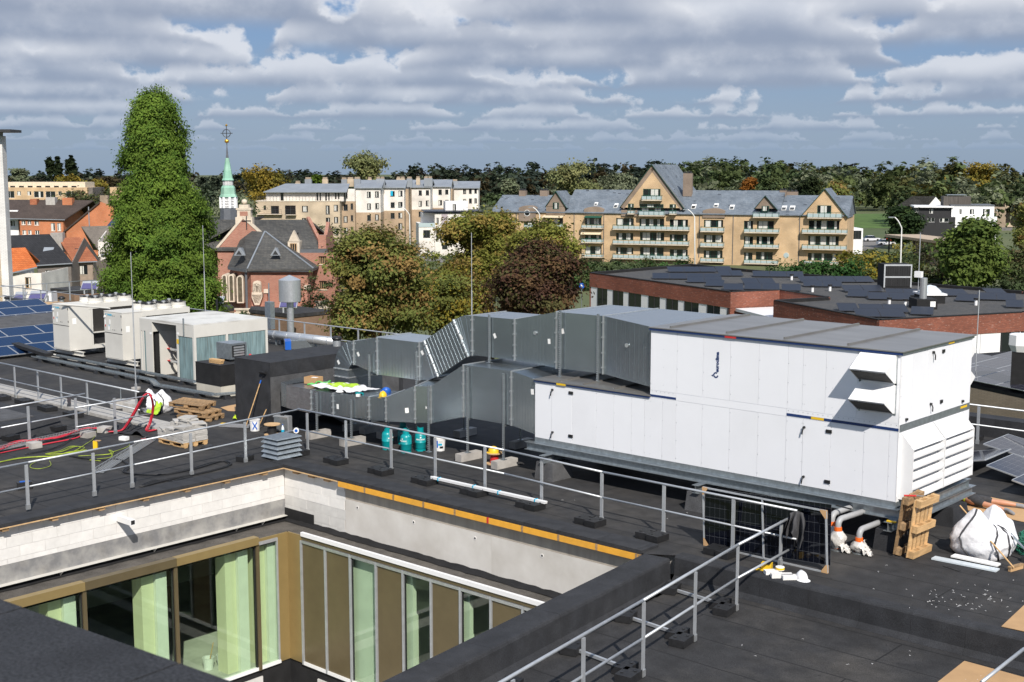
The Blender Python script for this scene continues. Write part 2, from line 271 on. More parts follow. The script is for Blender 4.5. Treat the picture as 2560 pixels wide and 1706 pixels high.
cloth_g = mat('charcoal_jacket', (0.055, 0.055, 0.060), 0.9, var=0.15, scale=12, bump=0.35, bscale=25)
foil = mat('aluminium_foil', (0.50, 0.50, 0.50), 0.28, 0.9, var=0.12, scale=6, bump=0.6, bscale=16)
clear = mat('clear_plastic', (0.62, 0.68, 0.72), 0.15, var=0.05); cable_r = mat('red_cable', (0.50, 0.025, 0.045), 0.5, var=0.12); cable_y = mat('yellow_green_cable', (0.30, 0.38, 0.025), 0.5, var=0.25, scale=5); cable_k = mat('black_cable', (0.014, 0.014, 0.015), 0.5, var=0.1)
pv_blue = pv_mat('solar_cells_blue', (0.004, 0.016, 0.055), (0.014, 0.04, 0.10), 10, 6, 0.05, 0.10); pv_navy = pv_mat('solar_cells_navy', (0.008, 0.010, 0.018), (0.012, 0.016, 0.028), 10, 6, 0.06, 0.38); pv_grey = pv_mat('solar_cells_grey', (0.022, 0.023, 0.035), (0.13, 0.13, 0.14), 4, 7, 0.03, 0.10)
pv_black = pv_mat('solar_cells_black', (0.003, 0.004, 0.008), (0.07, 0.075, 0.085), 24, 6, 0.03, 0.05); collector = mat('solar_collector_glass', (0.085, 0.08, 0.20), 0.5, var=0.12, scale=30, bump=0.4, bscale=90)
glass = glass_mat('window_glass', (0.012, 0.016, 0.018)); glass_g = glass_mat('tinted_glazing', alpha=(0.88, 0.95, 0.87)); glass_b = glass_mat('frosted_balustrade', (0.38, 0.46, 0.47), 0.35, spec=0.5)
curtain_w = mat('white_curtain', (0.56, 0.56, 0.52), 0.9, var=0.05, scale=3)
inside_w = mat('interior_wall', (0.74, 0.75, 0.70), 0.9, var=0.05); inside_y = mat('interior_yellow', (0.70, 0.68, 0.50), 0.9, var=0.04); inside_f = mat('screed_floor', (0.46, 0.45, 0.42), 0.8, var=0.15, scale=1.5)
# ------------------------------------------------------------------ mesh builder
ROOTLOC = {}
class MB:
    def __init__(s): s.v = []; s.f = []
    def add(s, vs, fs):
        o = len(s.v); s.v += [tuple(p) for p in vs]; s.f += [tuple(i+o for i in f) for f in fs]; return s
    def hexa(s, p):   # 8 corners: bottom 0-3 ccw, top 4-7
        return s.add(p, [(3,2,1,0),(4,5,6,7),(0,1,5,4),(1,2,6,5),(2,3,7,6),(3,0,4,7)])
    def box(s, x0, x1, y0, y1, z0, z1):
        return s.hexa([(x0,y0,z0),(x1,y0,z0),(x1,y1,z0),(x0,y1,z0),(x0,y0,z1),(x1,y0,z1),(x1,y1,z1),(x0,y1,z1)])
    def obox(s, c, size, M):
        a, b, d = (q/2 for q in size); c = Vector(c)
        P = [(-a,-b,-d),(a,-b,-d),(a,b,-d),(-a,b,-d),(-a,-b,d),(a,-b,d),(a,b,d),(-a,b,d)]
        return s.hexa([tuple(c + M @ Vector(q)) for q in P])
    def bar(s, p, q, w, h, up=(0, 0, 1)):
        p, q = Vector(p), Vector(q); d = (q-p); l = d.length; d.normalize(); up = Vector(up)
        if abs(d.dot(up)) > 0.97: up = Vector((0, 1, 0))
        sx = d.cross(up).normalized(); sz = sx.cross(d)
        return s.obox((p+q)/2, (w, l, h), Matrix((sx, d, sz)).transposed())
    def cyl(s, p, q, r, n=10, r2=None, caps=True):
        p, q = Vector(p), Vector(q); d = (q-p).normalized(); r2 = r if r2 is None else r2
        a = d.orthogonal().normalized(); b = d.cross(a); vs = []
        for c, rr in ((p, r), (q, r2)):
            for i in range(n):
                t = 2*math.pi*i/n; vs.append(c + a*(rr*math.cos(t)) + b*(rr*math.sin(t)))
        fs = [(i, (i+1) % n, n+(i+1) % n, n+i) for i in range(n)]
        if caps: fs += [tuple(range(n-1, -1, -1)), tuple(range(n, 2*n))]
        return s.add(vs, fs)
    def tube(s, pts, r, n=6):
        P = [Vector(p) for p in pts]; vs = []; m = len(P); a = None
        for i, p in enumerate(P):
            d = (P[min(i+1, m-1)] - P[max(i-1, 0)]); d = d.normalized() if d.length > 1e-9 else Vector((0, 0, 1))
            if a is None: a = d.orthogonal().normalized()
            a = (a - d*a.dot(d)); a = a.normalized() if a.length > 1e-6 else d.orthogonal().normalized(); b = d.cross(a)
            rr = r[i] if isinstance(r, (list, tuple)) else r
            for k in range(n):
                t = 2*math.pi*k/n; vs.append(p + a*(rr*math.cos(t)) + b*(rr*math.sin(t)))
        fs = [(i*n+k, i*n+(k+1) % n, (i+1)*n+(k+1) % n, (i+1)*n+k) for i in range(m-1) for k in range(n)]
        fs += [tuple(range(n-1, -1, -1)), tuple(range((m-1)*n, m*n))]
        return s.add(vs, fs)
    def lathe(s, prof, c=(0, 0, 0), n=18):
        vs = []
        for r, z in prof:
            for k in range(n):
                t = 2*math.pi*k/n; vs.append((c[0]+r*math.cos(t), c[1]+r*math.sin(t), c[2]+z))
        m = len(prof)
        fs = [(i*n+k, i*n+(k+1) % n, (i+1)*n+(k+1) % n, (i+1)*n+k) for i in range(m-1) for k in range(n)]
        fs += [tuple(range(n-1, -1, -1)), tuple(range((m-1)*n, m*n))]
        return s.add(vs, fs)
    def prism(s, poly, a0, a1, axis='z'):
        """polygon (counter-clockwise seen from +axis) pushed from a0 to a1 along the axis"""
        def P(p, a): return {'z': (p[0], p[1], a), 'y': (p[0], a, p[1]), 'x': (a, p[0], p[1])}[axis]
        n = len(poly); vs = [P(p, a0) for p in poly] + [P(p, a1) for p in poly]
        fs = [tuple(range(n-1, -1, -1)), tuple(range(n, 2*n))] + [(i, (i+1) % n, n+(i+1) % n, n+i) for i in range(n)]
        return s.add(vs, fs)
    def grid(s, fn, nu, nv):
        vs = [fn(i/nu, j/nv) for j in range(nv+1) for i in range(nu+1)]; w = nu+1
        return s.add(vs, [(j*w+i, j*w+i+1, (j+1)*w+i+1, (j+1)*w+i) for j in range(nv) for i in range(nu)])
    def mesh(s, name, mt, smooth=False):
        me = bpy.data.meshes.new(name); me.from_pydata(s.v, [], s.f); me.materials.append(mt)
        if smooth: me.polygons.foreach_set('use_smooth', [True]*len(me.polygons))
        bm = bmesh.new(); bm.from_mesh(me); bmesh.ops.recalc_face_normals(bm, faces=bm.faces); bm.to_mesh(me); bm.free()
        return me
    def build(s, name, mt, parent=None, smooth=False, label=None, kind=None):
        off = ROOTLOC.get(parent)
        if off is not None and any(off): s.v = [(p[0]-off[0], p[1]-off[1], p[2]-off[2]) for p in s.v]
        o = bpy.data.objects.new(name, s.mesh(name, mt, smooth)); COL.objects.link(o)
        if parent is not None: o.parent = parent; ROOTLOC[o] = off
        if label: o['label'] = label
        if kind: o['kind'] = kind
        return o
def tag(o, label=None, cat=None, group=None, kind=None):
    if label: o['label'] = label
    if cat: o['category'] = cat
    if group: o['group'] = group
    if kind: o['kind'] = kind
    return o
def thing(name, label, cat, loc=(0, 0, 0), rotz=0.0, group=None, local=False):
    """an Empty at the thing's base; parts are given in world coordinates unless local"""
    o = bpy.data.objects.new(name, None); COL.objects.link(o); o.location = loc; o.rotation_euler = (0, 0, rotz); o.empty_display_size = 0.2
    ROOTLOC[o] = None if (local or rotz) else tuple(loc)
    return tag(o, label, cat, group)
KIDS = {}
def copy_tree(o, parent=None, **kw):
    c = o.copy(); COL.objects.link(c)
    if parent is not None: c.parent = parent
    for ch in list(o.children): copy_tree(ch, c)
    return c
BOXES = {}
def piece(name, size, loc, mt, parent=None, rot=None):
    """a box-shaped piece; equal pieces share one mesh"""
    key = (tuple(round(q, 4) for q in size), mt.name)
    me = BOXES.get(key)
    if me is None:
        a, b, c = (q/2 for q in size); me = MB().box(-a, a, -b, b, -c, c).mesh(name, mt); BOXES[key] = me
    o = bpy.data.objects.new(name, me); COL.objects.link(o); loc = Vector(loc)
    off = ROOTLOC.get(parent)
    if off is not None: loc = loc - Vector(off)
    o.location = loc
    if rot is not None: o.rotation_euler = rot
    if parent is not None: o.parent = parent; ROOTLOC[o] = None
    return o
def bpiece(name, x0, x1, y0, y1, z0, z1, mt, parent=None, rot=None):
    return piece(name, (abs(x1-x0), abs(y1-y0), abs(z1-z0)), ((x0+x1)/2, (y0+y1)/2, (z0+z1)/2), mt, parent, rot)
def text_mesh(body, size, extrude=0.002, bold=0.0):
    cu = bpy.data.curves.new('lettering', 'FONT'); cu.body = body; cu.size = size; cu.extrude = extrude; cu.align_x = 'CENTER'; cu.align_y = 'CENTER'; cu.offset = bold; cu.resolution_u = 3
    ob = bpy.data.objects.new('lettering_source', cu); COL.objects.link(ob)
    dg = bpy.context.evaluated_depsgraph_get(); me = bpy.data.meshes.new_from_object(ob.evaluated_get(dg))
    bpy.data.objects.remove(ob); bpy.data.curves.remove(cu); me.name = 'lettering'
    return me
def lettering(name, body, size, M, mt, parent, bold=0.0, bend=None):
    """text laid by matrix M (x right, y up, z out of the surface) in the parent's frame"""
    me = text_mesh(body, size, bold=bold); me.materials.clear(); me.materials.append(mt)
    for v in me.vertices:
        p = v.co.copy()
        if bend: p = Vector((math.sin(p.x/bend)*(bend+p.z), p.y, math.cos(p.x/bend)*(bend+p.z)-bend))
        v.co = M @ p
    o = bpy.data.objects.new(name, me); COL.objects.link(o); o.parent = parent; ROOTLOC[o] = ROOTLOC.get(parent)
    off = ROOTLOC.get(parent)
    if off is not None:
        for v in me.vertices: v.co -= Vector(off)
    return o
def frame_m(origin, x, y):
    x = Vector(x).normalized(); y = Vector(y).normalized(); z = x.cross(y)
    m = Matrix((x, y, z)).transposed().to_4x4(); m.translation = Vector(origin); return m
def arc(c, r, a0, a1, n): return [(c[0]+r*math.cos(a0+(a1-a0)*i/n), c[1]+r*math.sin(a0+(a1-a0)*i/n)) for i in range(n+1)]
# ------------------------------------------------------------------ ground and own roof
def Zf(ox, oy, s=660/2352): return lambda x, y: (ox+x*s, oy+y*s)
za, zb, zc, zd, ze = Zf(1200, 1066), Zf(600, 940), Zf(0, 940), Zf(1200, 740), Zf(1900, 740)
zL, zM, zw, zq = Zf(0, 700), Zf(600, 740), Zf(0, 1266), Zf(600, 1266)
zj, zk, zr = Zf(1700, 1166, 430/2147), Zf(2060, 1166, 500/2353), Zf(1200, 1400, 1360/2353)
z1, z2, z3, z4 = Zf(0, 380), Zf(600, 380), Zf(1200, 380), Zf(1860, 380, 700/2353)
z5, z6, zn = Zf(520, 780, 400/1845), Zf(2380, 820, 180/641), Zf(0, 700, 330/2352)
def G(f, x, y, z=0.0): return on_level(*f(x, y), z)
GZ = -10.0
grass_g = mat('meadow_ground', (0.060, 0.085, 0.028), 0.95, var=0.3, scale=0.03, col2=(0.105, 0.115, 0.045), detail=8, bump=0.3, bscale=1.5)
gnd = MB().add([(-3600, -900, GZ), (2600, -900, GZ), (2600, 4600, GZ), (-3600, 4600, GZ)], [(0, 1, 2, 3)]).build('ground', grass_g); tag(gnd, kind='structure')
# main roof deck, seen from above: a big L with the courtyard cut out and the terrace a step lower
roof_poly = [(-73, 2), (-26.46, 2), (-26.46, 20.6), (-14.86, 20.6), (-14.25, 20.97), (9, 20.97), (9, 37.2), (-73, 37.2)]
rf = MB().add([(x, y, 0) for x, y in roof_poly], [tuple(range(8))]).build('roof', felt); tag(rf, kind='structure')
MB().box(-73.1, -26.86, 1.9, 37.2, -0.45, -0.06).box(-26.86, 9, 21.05, 37.2, -0.45, -0.06).build('deck', concrete, rf)
tr = MB().add([(-14.05, 20.96, -0.5), (-12.25, 3, -0.5), (9, 3, -0.5), (9, 20.96, -0.5)], [(0, 1, 2, 3)]).build('terrace_floor', felt); tag(tr, kind='structure')
host = thing('office_building', 'grey rendered building block under the near roof deck', 'building', (-20, 30, GZ))
render_g = mat('grey_render', (0.42, 0.41, 0.39), 0.9, var=0.08, scale=0.5)
MB().box(-73, 9, 37.05, 37.2, GZ, -0.45).box(-73, -72.8, 2, 37, GZ, -0.45).box(8.8, 9, 3, 37, GZ, -0.5).build('wall', render_g, host)
# back parapet of the roof
bp = thing('parapet_wall', 'long low felt covered parapet along the far roof edge', 'parapet', (-30, 36.9, 0))
for i in range(82):
    x0 = -73 + i; d = 0.004*random.random()
    hh = 0.55 if x0 > -30 else 0.14
    bpiece('felt_sheet', x0, x0+0.997, 36.6-d, 37.2, 0, hh + d, felt_wall, bp)
# kerb of felt along the courtyard edge
kb = thing('roof_kerb', 'raised felt strip along the courtyard edge of the roof', 'kerb', (-26.8, 14, 0))
v = 2.0
while v < 20.6:
    n = min(20.6, v + random.uniform(0.9, 1.1)); bpiece('felt_sheet', -27.02, -26.44 - 0.004*random.random(), v, n-0.003, -0.03, 0.05 + 0.005*random.random(), felt_wall, kb); v = n
u = -27.02
while u < -14.9:
    n = min(-14.9, u + random.uniform(0.9, 1.1)); bpiece('felt_sheet', u, n-0.003, 20.6 + 0.004*random.random(), 21.2, -0.03, 0.055 + 0.005*random.random(), felt_wall, kb); u = n
# near parapet, running askew between courtyard and terrace
pp = thing('parapet_wall', 'broad black felt parapet running askew between courtyard and terrace', 'parapet', (-13.9, 15, -0.5))
sk = Vector((0.115, -1.0, 0)).normalized(); po = Vector((-14.86, 20.62, 0)); pn = Vector((1, 0.115, 0)).normalized()
t = 0.0
while t < 17:
    l = 1.0; a, b = po + sk*t, po + sk*(t+l-0.004); e = 0.006*random.random(); w = 0.60
    q = [a, b, b + pn*(w+e), a + pn*(w+e)]
    pr = [(0, -6.2), (0, -0.02), (0.02, 0.0), (w-0.05, e), (w-0.015, e-0.015), (w+e, -0.05), (w+e+0.015, -0.42), (w+e+0.10, -0.52), (w, -0.6), (w-0.1, -6.2)]
    m = MB(); vs = [(p + pn*s_ + Vector((0, 0, z_))) for p in (a, b) for s_, z_ in pr]; k = len(pr)
    m.add(vs, [tuple(range(k)), tuple(range(2*k-1, k-1, -1))] + [(i, (i+1) % k, k+(i+1) % k, k+i) for i in range(k)]).build('felt_sheet', felt_wall, pp); t += l
# the step from the terrace up to the main roof
st = thing('roof_step', 'felt covered upstand between the terrace and the main roof', 'upstand', (-3, 21, -0.5))
u = -14.3
while u < 9:
    n = u + random.uniform(0.95, 1.05); e = 0.006*random.random()
    pr = [(20.965-e, 0.004), (20.93-e, -0.01), (20.91-e, -0.04), (20.90-e, -0.40), (20.80-e, -0.497), (21.0, -0.6), (21.0, 0.0), (21.20, 0.004+e*0.5), (21.2, 0.006+e*0.5), (20.98-e, 0.008+e*0.5)]
    MB().prism(pr, u, n-0.004, 'x').build('felt_sheet', felt_wall, st); u = n
# parapet of the higher roof the view is taken from
nearp = thing('parapet_wall', 'dark felt parapet of the higher roof in the near corner', 'parapet', (-4.5, 1.5, 6.0))
a, b = on_level(0, 1500, 6.2), on_level(580, 1706, 6.2); dr = (b-a).normalized(); a2, b2 = a - dr*3.2, b + dr*0.6; pnn = Vector((dr.y, -dr.x, 0))
if pnn.y > 0: pnn = -pnn
for k in range(6):
    p, q = a2 + (b2-a2)*(k/6), a2 + (b2-a2)*((k+1)/6 - 0.002); e = 0.003*random.random()
    c4 = [p, q, q + pnn*0.55, p + pnn*0.55]
    MB().hexa([tuple(x + Vector((0, 0, -1.2))) for x in c4] + [tuple(x + Vector((0, 0, e))) for x in c4]).build('felt_sheet', felt_wall, nearp)
# ------------------------------------------------------------------ courtyard
WU, WV, GU, GV = -26.65, 20.78, -25.70, 20.10
ct = MB().add([(-27, 1, -6.2), (-11, 1, -6.2), (-11, 21, -6.2), (-27, 21, -6.2)], [(0, 1, 2, 3)]).build('courtyard_floor', inside_f); tag(ct, kind='structure')
lw = thing('courtyard_wall', 'white aerated block wall with a steel beam on the left side of the courtyard', 'wall', (WU, 13, -1.5))
MB().box(WU-0.3, WU-0.012, 2, 21.1, -1.5, -0.06).build('backing', mortar, lw)
z = -0.07; row = 0
while z > -0.90:
    h = 0.25; z0 = max(z-h, -0.935); v = 2.0 + (0.3 if row % 2 else 0) - 0.6
    while v < WV:
        v0, v1 = max(v, 2), min(v+0.6, WV-0.003)
        if v1 - v0 > 0.05 and v1 > 9: bpiece('block', WU-0.05, WU + random.uniform(-0.004, 0.005), v0+0.003, v1-0.003, z0+0.003, z-0.002, ytong, lw)
        v += 0.6
    z -= h; row += 1
bm_ = MB().box(WU-0.02, WU+0.012, 2, WV, -1.345, -0.94).build('beam_web', steel_weld, lw)
MB().box(WU-0.02, WU+0.16, 2, WV-0.05, -1.36, -1.345).build('beam_flange', cream, lw)
for v in (11.9, 14.3, 16.75, 19.15, 19.98):
    MB().prism([(WU+0.01, -1.36), (WU+0.17, -1.362), (WU+0.03, -1.50)], v-0.008, v+0.008, 'y').build('bracket', cream, lw)
# stub of square tube out of the wall
p = on_level(*zc(1055, 1265), 0); d_ = ray(*zc(1055, 1265)); p = Vector((0, 0, CAMZ)) + d_*(WU/d_.x)
stub = thing('steel_tube_stub', 'short square white tube sticking out of the white block wall', 'tube', p)
MB().box(WU+0.002, WU+0.62, p.y-0.065, p.y+0.065, p.z-0.065, p.z+0.065).build('tube', white_c, stub); MB().box(WU+0.621, WU+0.623, p.y-0.05, p.y+0.05, p.z-0.05, p.z+0.05).build('opening', dark, stub)
# wooden edge board with blocks under it
we = thing('eaves_board', 'thin plywood edge board with wood blocks above the white block wall', 'board', (-26.5, 13, 0))
MB().box(-26.9, -26.425, 2, 20.615, -0.055, -0.032).box(-26.9, -24.3, 20.575, 21.0, -0.055, -0.033).build('board', ply, we)
for k in range(16): bpiece('block', -26.66, -26.46, 2.4+k*1.17, 2.55+k*1.17, -0.13, -0.056, wood, we)
for k in range(3): bpiece('block', -26.1+k*0.62, -25.9+k*0.62, 20.62, 20.78, -0.13, -0.056, wood, we)
oe = thing('shuttering_edge', 'orange shuttering boards along the concrete wall top', 'board', (-20, 20.6, 0))
u = -24.28; k = 0
while u < -14.95:
    n = min(u + 1.03, -14.93); bpiece('board', u+0.03, n-0.03, 20.575, 20.605, -0.165, -0.035, board_o, oe); bpiece('batten', n-0.028, n+0.028, 20.57, 20.61, -0.16, -0.03, red if k == 4 else wood, oe); u = n; k += 1
MB().box(-24.28, -14.93, 20.606, 21.0, -0.10, -0.036).build('soffit', wood, oe)
# right wall: blocks, then fair-faced concrete
rw = thing('courtyard_wall', 'pale fair faced concrete wall on the far side of the courtyard', 'wall', (-20, WV, -1.5))
MB().box(WU, -24.21, WV+0.012, WV+0.3, -1.5, -0.06).build('backing', mortar, rw)
z = -0.07; row = 0
while z > -1.45:
    z0 = max(z-0.25, -1.49); u = WU - 0.3*(row % 2)
    while u < -24.21:
        u0, u1 = max(u, WU+0.01), min(u+0.6, -24.215)
        if u1-u0 > 0.04: bpiece('block', u0+0.002, u1-0.002, WV+random.uniform(-0.004, 0.004), WV+0.06, z0+0.002, z-0.002, ytong if z > -0.7 else ytong_g, rw)
        u += 0.6
    z -= 0.25; row += 1
for i, (u0, u1) in enumerate(((-24.2, -19.2), (-19.195, -14.86))):
    MB().box(u0, u1, WV-0.004, WV+0.3, -1.5, -0.515).build('concrete_panel', fair, rw)
MB().box(-24.2, -14.86, WV+0.002, WV+0.3, -0.51, -0.04).build('top_band', fair_w, rw)
for k in range(5):
    u = -23.75 + 2.02*k; MB().cyl((u, WV-0.012, -0.66), (u, WV-0.004, -0.66), 0.045, 12).build('tie_hole_rim', ytong, rw); MB().cyl((u, WV-0.014, -0.66), (u, WV-0.011, -0.66), 0.026, 10).build('tie_hole', dark, rw)
# felt ledge between wall and glazing
lg = MB().box(WU, GU-0.02, 2, GV+0.02, -1.62, -1.5).box(WU, -13.4, GV+0.02, WV, -1.62, -1.501).build('ledge_roof', felt_dusty); tag(lg, kind='structure')
mbk = MB()   # crumpled black membrane along the wall foot
def memb(p0, p1, out, n, h):
    pts = []
    for i in range(n+1):
        p = Vector(p0).lerp(Vector(p1), i/n); r = random.random
        pts.append([p + Vector(out)*0.004 + Vector((0, 0, h*(0.85+0.3*r()))), p + Vector(out)*(0.03+0.02*r()) + Vector((0, 0, h*0.5)), p + Vector(out)*(0.11+0.05*r()) + Vector((0, 0, 0.012+0.01*r()))])
    vs = [q for row_ in pts for q in row_]; mbk.add(vs, [(i*3+j, i*3+j+1, (i+1)*3+j+1, (i+1)*3+j) for i in range(n) for j in range(2)])
memb((WU+0.004, 2, -1.5), (WU+0.004, WV-0.02, -1.5), (1, 0, 0), 60, 0.10); memb((WU+0.02, WV-0.006, -1.5), (-13.5, WV-0.006, -1.5), (0, -1, 0), 60, 0.11)
mo = mbk.build('membrane_upstand', felt_black, None, smooth=True); tag(mo, 'crumpled black membrane strip at the foot of the courtyard walls', 'membrane')
mc = MB().box(WU+0.02, -25.45, WV-0.03, WV-0.008, -1.49, -1.16).build('membrane_patch', felt_black); tag(mc, 'black membrane patch stuck in the inner courtyard corner', 'membrane')
# ---- glazing, left
ZT, ZB = -1.60, -4.90
gl = thing('glazed_facade', 'bronze framed glass wall under the white block wall of the courtyard', 'facade', (GU, 13, ZB))
edges = [9.55, 11.93, 14.33, 16.70, 19.09]
for i in range(4):
    v0, v1 = edges[i], edges[i+1]
    bpiece('cap_profile', GU-0.06, GU+0.14, v0+0.004, v1-0.004, -1.60, -1.405, bronze_g if i % 2 else bronze, gl)
    pn_ = MB().box(GU-0.012, GU, v0+0.05, v1-0.04, ZB+0.08, ZT).build('pane', glass_g, gl)
    bpiece('sill_profile', GU-0.05, GU+0.06, v0, v1, ZB, ZB+0.08, white_c, gl)
    bpiece('mullion', GU-0.06, GU+0.09, v1-0.045, v1+0.045, ZB, -1.602, bronze, gl); bpiece('gasket', GU-0.03, GU+0.04, v1-0.075, v1-0.046, ZB+0.08, -1.602, black, gl)
bpiece('pane', GU-0.012, GU, 19.14, 19.72, ZB+0.08, -1.66, glass_g, gl); bpiece('head_profile', GU-0.04, GU+0.03, 19.14, 19.74, -1.66, -1.57, alu, gl); bpiece('jamb_profile', GU-0.04, GU+0.032, 19.72, 19.76, ZB, -1.58, alu, gl)
bpiece('sill_profile', GU-0.05, GU+0.06, 19.13, 19.76, ZB, ZB+0.08, white_c, gl); bpiece('head_panel', GU-0.03, GU+0.02, 19.13, 19.76, -1.57, -1.50, bronze_g, gl)
MB().box(GU-0.03, GU+0.02, 19.762, GV-0.02, ZB+0.02, -1.50).build('corner_panel', bronze_g, gl)
# ---- glazing, far side
gr_ = thing('glazed_facade', 'row of brown panels and glass strips under the pale concrete wall', 'facade', (-20, GV, ZB))
MB().box(GU+0.02, -25.135, GV-0.02, GV+0.03, ZB+0.02, -1.50).build('corner_panel', bronze_g, gr_)
kinds = 'ppgpgpgpgppg'
MB().box(-25.13, -13.9, GV-0.012, GV+0.04, -1.60, -1.502).build('head_panel', dkbronze, gr_)
for i, kx in enumerate(kinds):
    u0 = -25.13 + 0.937*i; u1 = u0 + 0.937
    if kx == 'p': bpiece('panel', u0+0.035, u1-0.035, GV-0.01, GV+0.03, ZB+0.08, -1.68, dkbronze, gr_)
    else: bpiece('pane', u0+0.035, u1-0.035, GV, GV+0.012, ZB+0.08, -1.68, glass_g, gr_); bpiece('gasket', u0+0.031, u0+0.055, GV-0.008, GV+0.03, ZB+0.08, -1.68, black, gr_)
    bpiece('mullion', u0-0.03, u0+0.03, GV-0.05, GV+0.02, ZB, -1.62, alu, gr_)
    bpiece('head_profile', u0+0.031, u1-0.031, GV-0.045, GV+0.02, -1.68, -1.612, steel_br, gr_); bpiece('sill_profile', u0+0.031, u1-0.031, GV-0.05, GV+0.02, ZB, ZB+0.08, white_c, gr_)
ws = MB().box(-25.12, -13.6, GV-0.05, GV+0.03, -1.50, -1.40).build('roof_edge_profile', white_c); tag(ws, 'long white edge profile above the brown panels', 'edge profile')
# rooms behind the glass
rm = thing('room_interior', 'white walled room with a screed floor behind the courtyard glazing', 'room', (-29, 18, ZB))
MB().box(-33, GU-0.06, 3, GV+6, ZB-0.15, ZB+0.05).box(GU-0.06, -13, GV+0.05, GV+6, ZB-0.15, ZB+0.051).build('floor', inside_f, rm)
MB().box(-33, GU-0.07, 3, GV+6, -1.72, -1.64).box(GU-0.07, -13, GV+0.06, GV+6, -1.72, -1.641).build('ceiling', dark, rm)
MB().box(-33.1, -33, 3, GV+6, ZB, -1.7).box(-33, -13, GV+6, GV+6.1, ZB, -1.7).build('wall', inside_w, rm)
for v in (11.2, 13.6, 15.95, 18.3, 19.2):
    bpiece('column', GU-0.62, GU-0.22, v, v+0.32, ZB+0.05, -1.72, inside_y, rm); bpiece('reveal', GU-0.55, GU-0.12, v+0.325, v+0.62, ZB+0.05, -1.72, inside_w, rm)
MB().box(-33, -29.4, 15.2, 15.4, ZB, -1.7).box(-29.6, -29.4, 9, 13.2, ZB, -1.7).build('partition', inside_w, rm)
for u0, u1, d_ in ((-23.75, -22.36, 0.16), (-21.8, -21.25, 0.16), (-19.95, -19.4, 0.16), (-18.0, -17.5, 0.16)): bpiece('reveal', u0, u1, GV+d_, GV+d_+0.12, ZB+0.05, -1.72, inside_w, rm); bpiece('partition', u0-0.1, u0, GV+d_, GV+3, ZB+0.05, -1.72, inside_w, rm)
for z_ in (-2.0,): MB().box(-31, -30.9, 4, 20, z_-0.05, z_+0.03).box(-28.5, -28.4, 4, 20, z_-0.05, z_+0.03).build('duct_rail', alu, rm)
for k, (du, dv) in enumerate(((-26.6, 18.2), (-26.5, 18.55))):
    b_ = thing('paint_bucket', ('white paint bucket on the floor behind the glass', 'second white paint bucket beside its twin behind the glass')[k], 'bucket', (du, dv, ZB+0.05), group='paint buckets behind the glass')
    MB().lathe([(0.12, 0), (0.15, 0.28), (0.155, 0.3), (0.13, 0.3), (0.12, 0.05)], (du, dv, ZB+0.05), 16).build('pail', white_c, b_); MB().cyl((du, dv, ZB+0.1), (du+0.12, dv+0.08, ZB+0.75), 0.012, 6).build('stick', wood_n, b_)
# plinth below the glazing
pl = thing('plinth_wall', 'black membrane and pale block plinth below the courtyard glazing', 'wall', (-24, 19, -6.2))
MB().box(-26.3, GU-0.02, 2, GV+0.3, -6.2, ZB).box(GU-0.02, -13.5, GV+0.02, GV+0.3, -6.2, ZB-0.001).build('membrane', felt_black, pl)
for k in range(18): bpiece('block', -24.6+k*0.6, -24.005+k*0.6, GV-0.02, GV+0.018, -5.4, -5.15, ytong_g, pl)
for k in range(12): bpiece('block', GU-0.018, GU+0.02, 18.6-k*0.6, 19.195-k*0.6, -5.35, -5.1, ytong_g, pl)
# ------------------------------------------------------------------ guard rails
def railing(label, top, posts, z0, h, r=0.024, pad=None, mid=0.5, pw=(0.075, 0.03), zf=None, group='guard rails on the roofs'):
    """top: polyline in plan; posts: plan points; pad: function giving ballast pads for a post"""
    o = Vector((top[0][0], top[0][1], z0)); g_ = thing('guard_rail', label, 'guard rail', o, group=group)
    T = [Vector((p[0], p[1], (p[2] if len(p) > 2 else z0+h))) for p in top]
    for a, b in zip(T[:-1], T[1:]):
        MB().cyl(a, b, r, 10).build('top_rail', alu, g_, smooth=True)
        drop = Vector((0, 0, (1-mid)*h)); MB().cyl(a-drop, b-drop, r*0.88, 10).build('mid_rail', alu, g_, smooth=True)
    for p in posts:
        zb_ = p[2] if len(p) > 2 else z0; x, y = p[0], p[1]
        # nearest rail direction
        best = None
        for a, b in zip(T[:-1], T[1:]):
            ab = (b-a).to_2d(); t_ = max(0, min(1, (Vector((x, y))-a.to_2d()).dot(ab)/ab.length_squared)); q = a.lerp(b, t_); dd = (q.to_2d()-Vector((x, y))).length
            if best is None or dd < best[0]: best = (dd, q, ab.normalized())
        d = best[2]; zt = best[1].z
        po_ = MB().bar((x, y, zb_+0.02), (x, y, zt-r), pw[0], pw[1], (-d.y, d.x, 0)).build('post', alu, g_)
        MB().bar((x, y, zb_+0.012), (x, y, zb_+0.13), pw[0]+0.02, pw[1]+0.025, (-d.y, d.x, 0)).build('foot_socket', steel_br, po_)
        if pad:
            for (cx_, cy_, ang) in pad(x, y):
                M3 = Matrix.Rotation(ang, 3, 'Z')
                ba = MB().obox((cx_, cy_, zb_+0.075), (0.30, 0.40, 0.13), M3)
                bo = ba.build('ballast', rubber, g_)
                for sx in (-0.08, 0.08): c_ = Vector((cx_, cy_, zb_+0.14)) + M3 @ Vector((sx, sx, 0)); MB().cyl(c_, c_+UPV*0.015, 0.028, 8).build('stud', black, bo)
    return g_
fr_posts = [(-27.22, 22.05), (-25.62, 22.05), (-23.87, 22.05), (-22.29, 22.07), (-20.61, 22.08), (-18.8, 22.05), (-16.92, 21.88), (-15.25, 21.86), (-13.54, 21.85)]
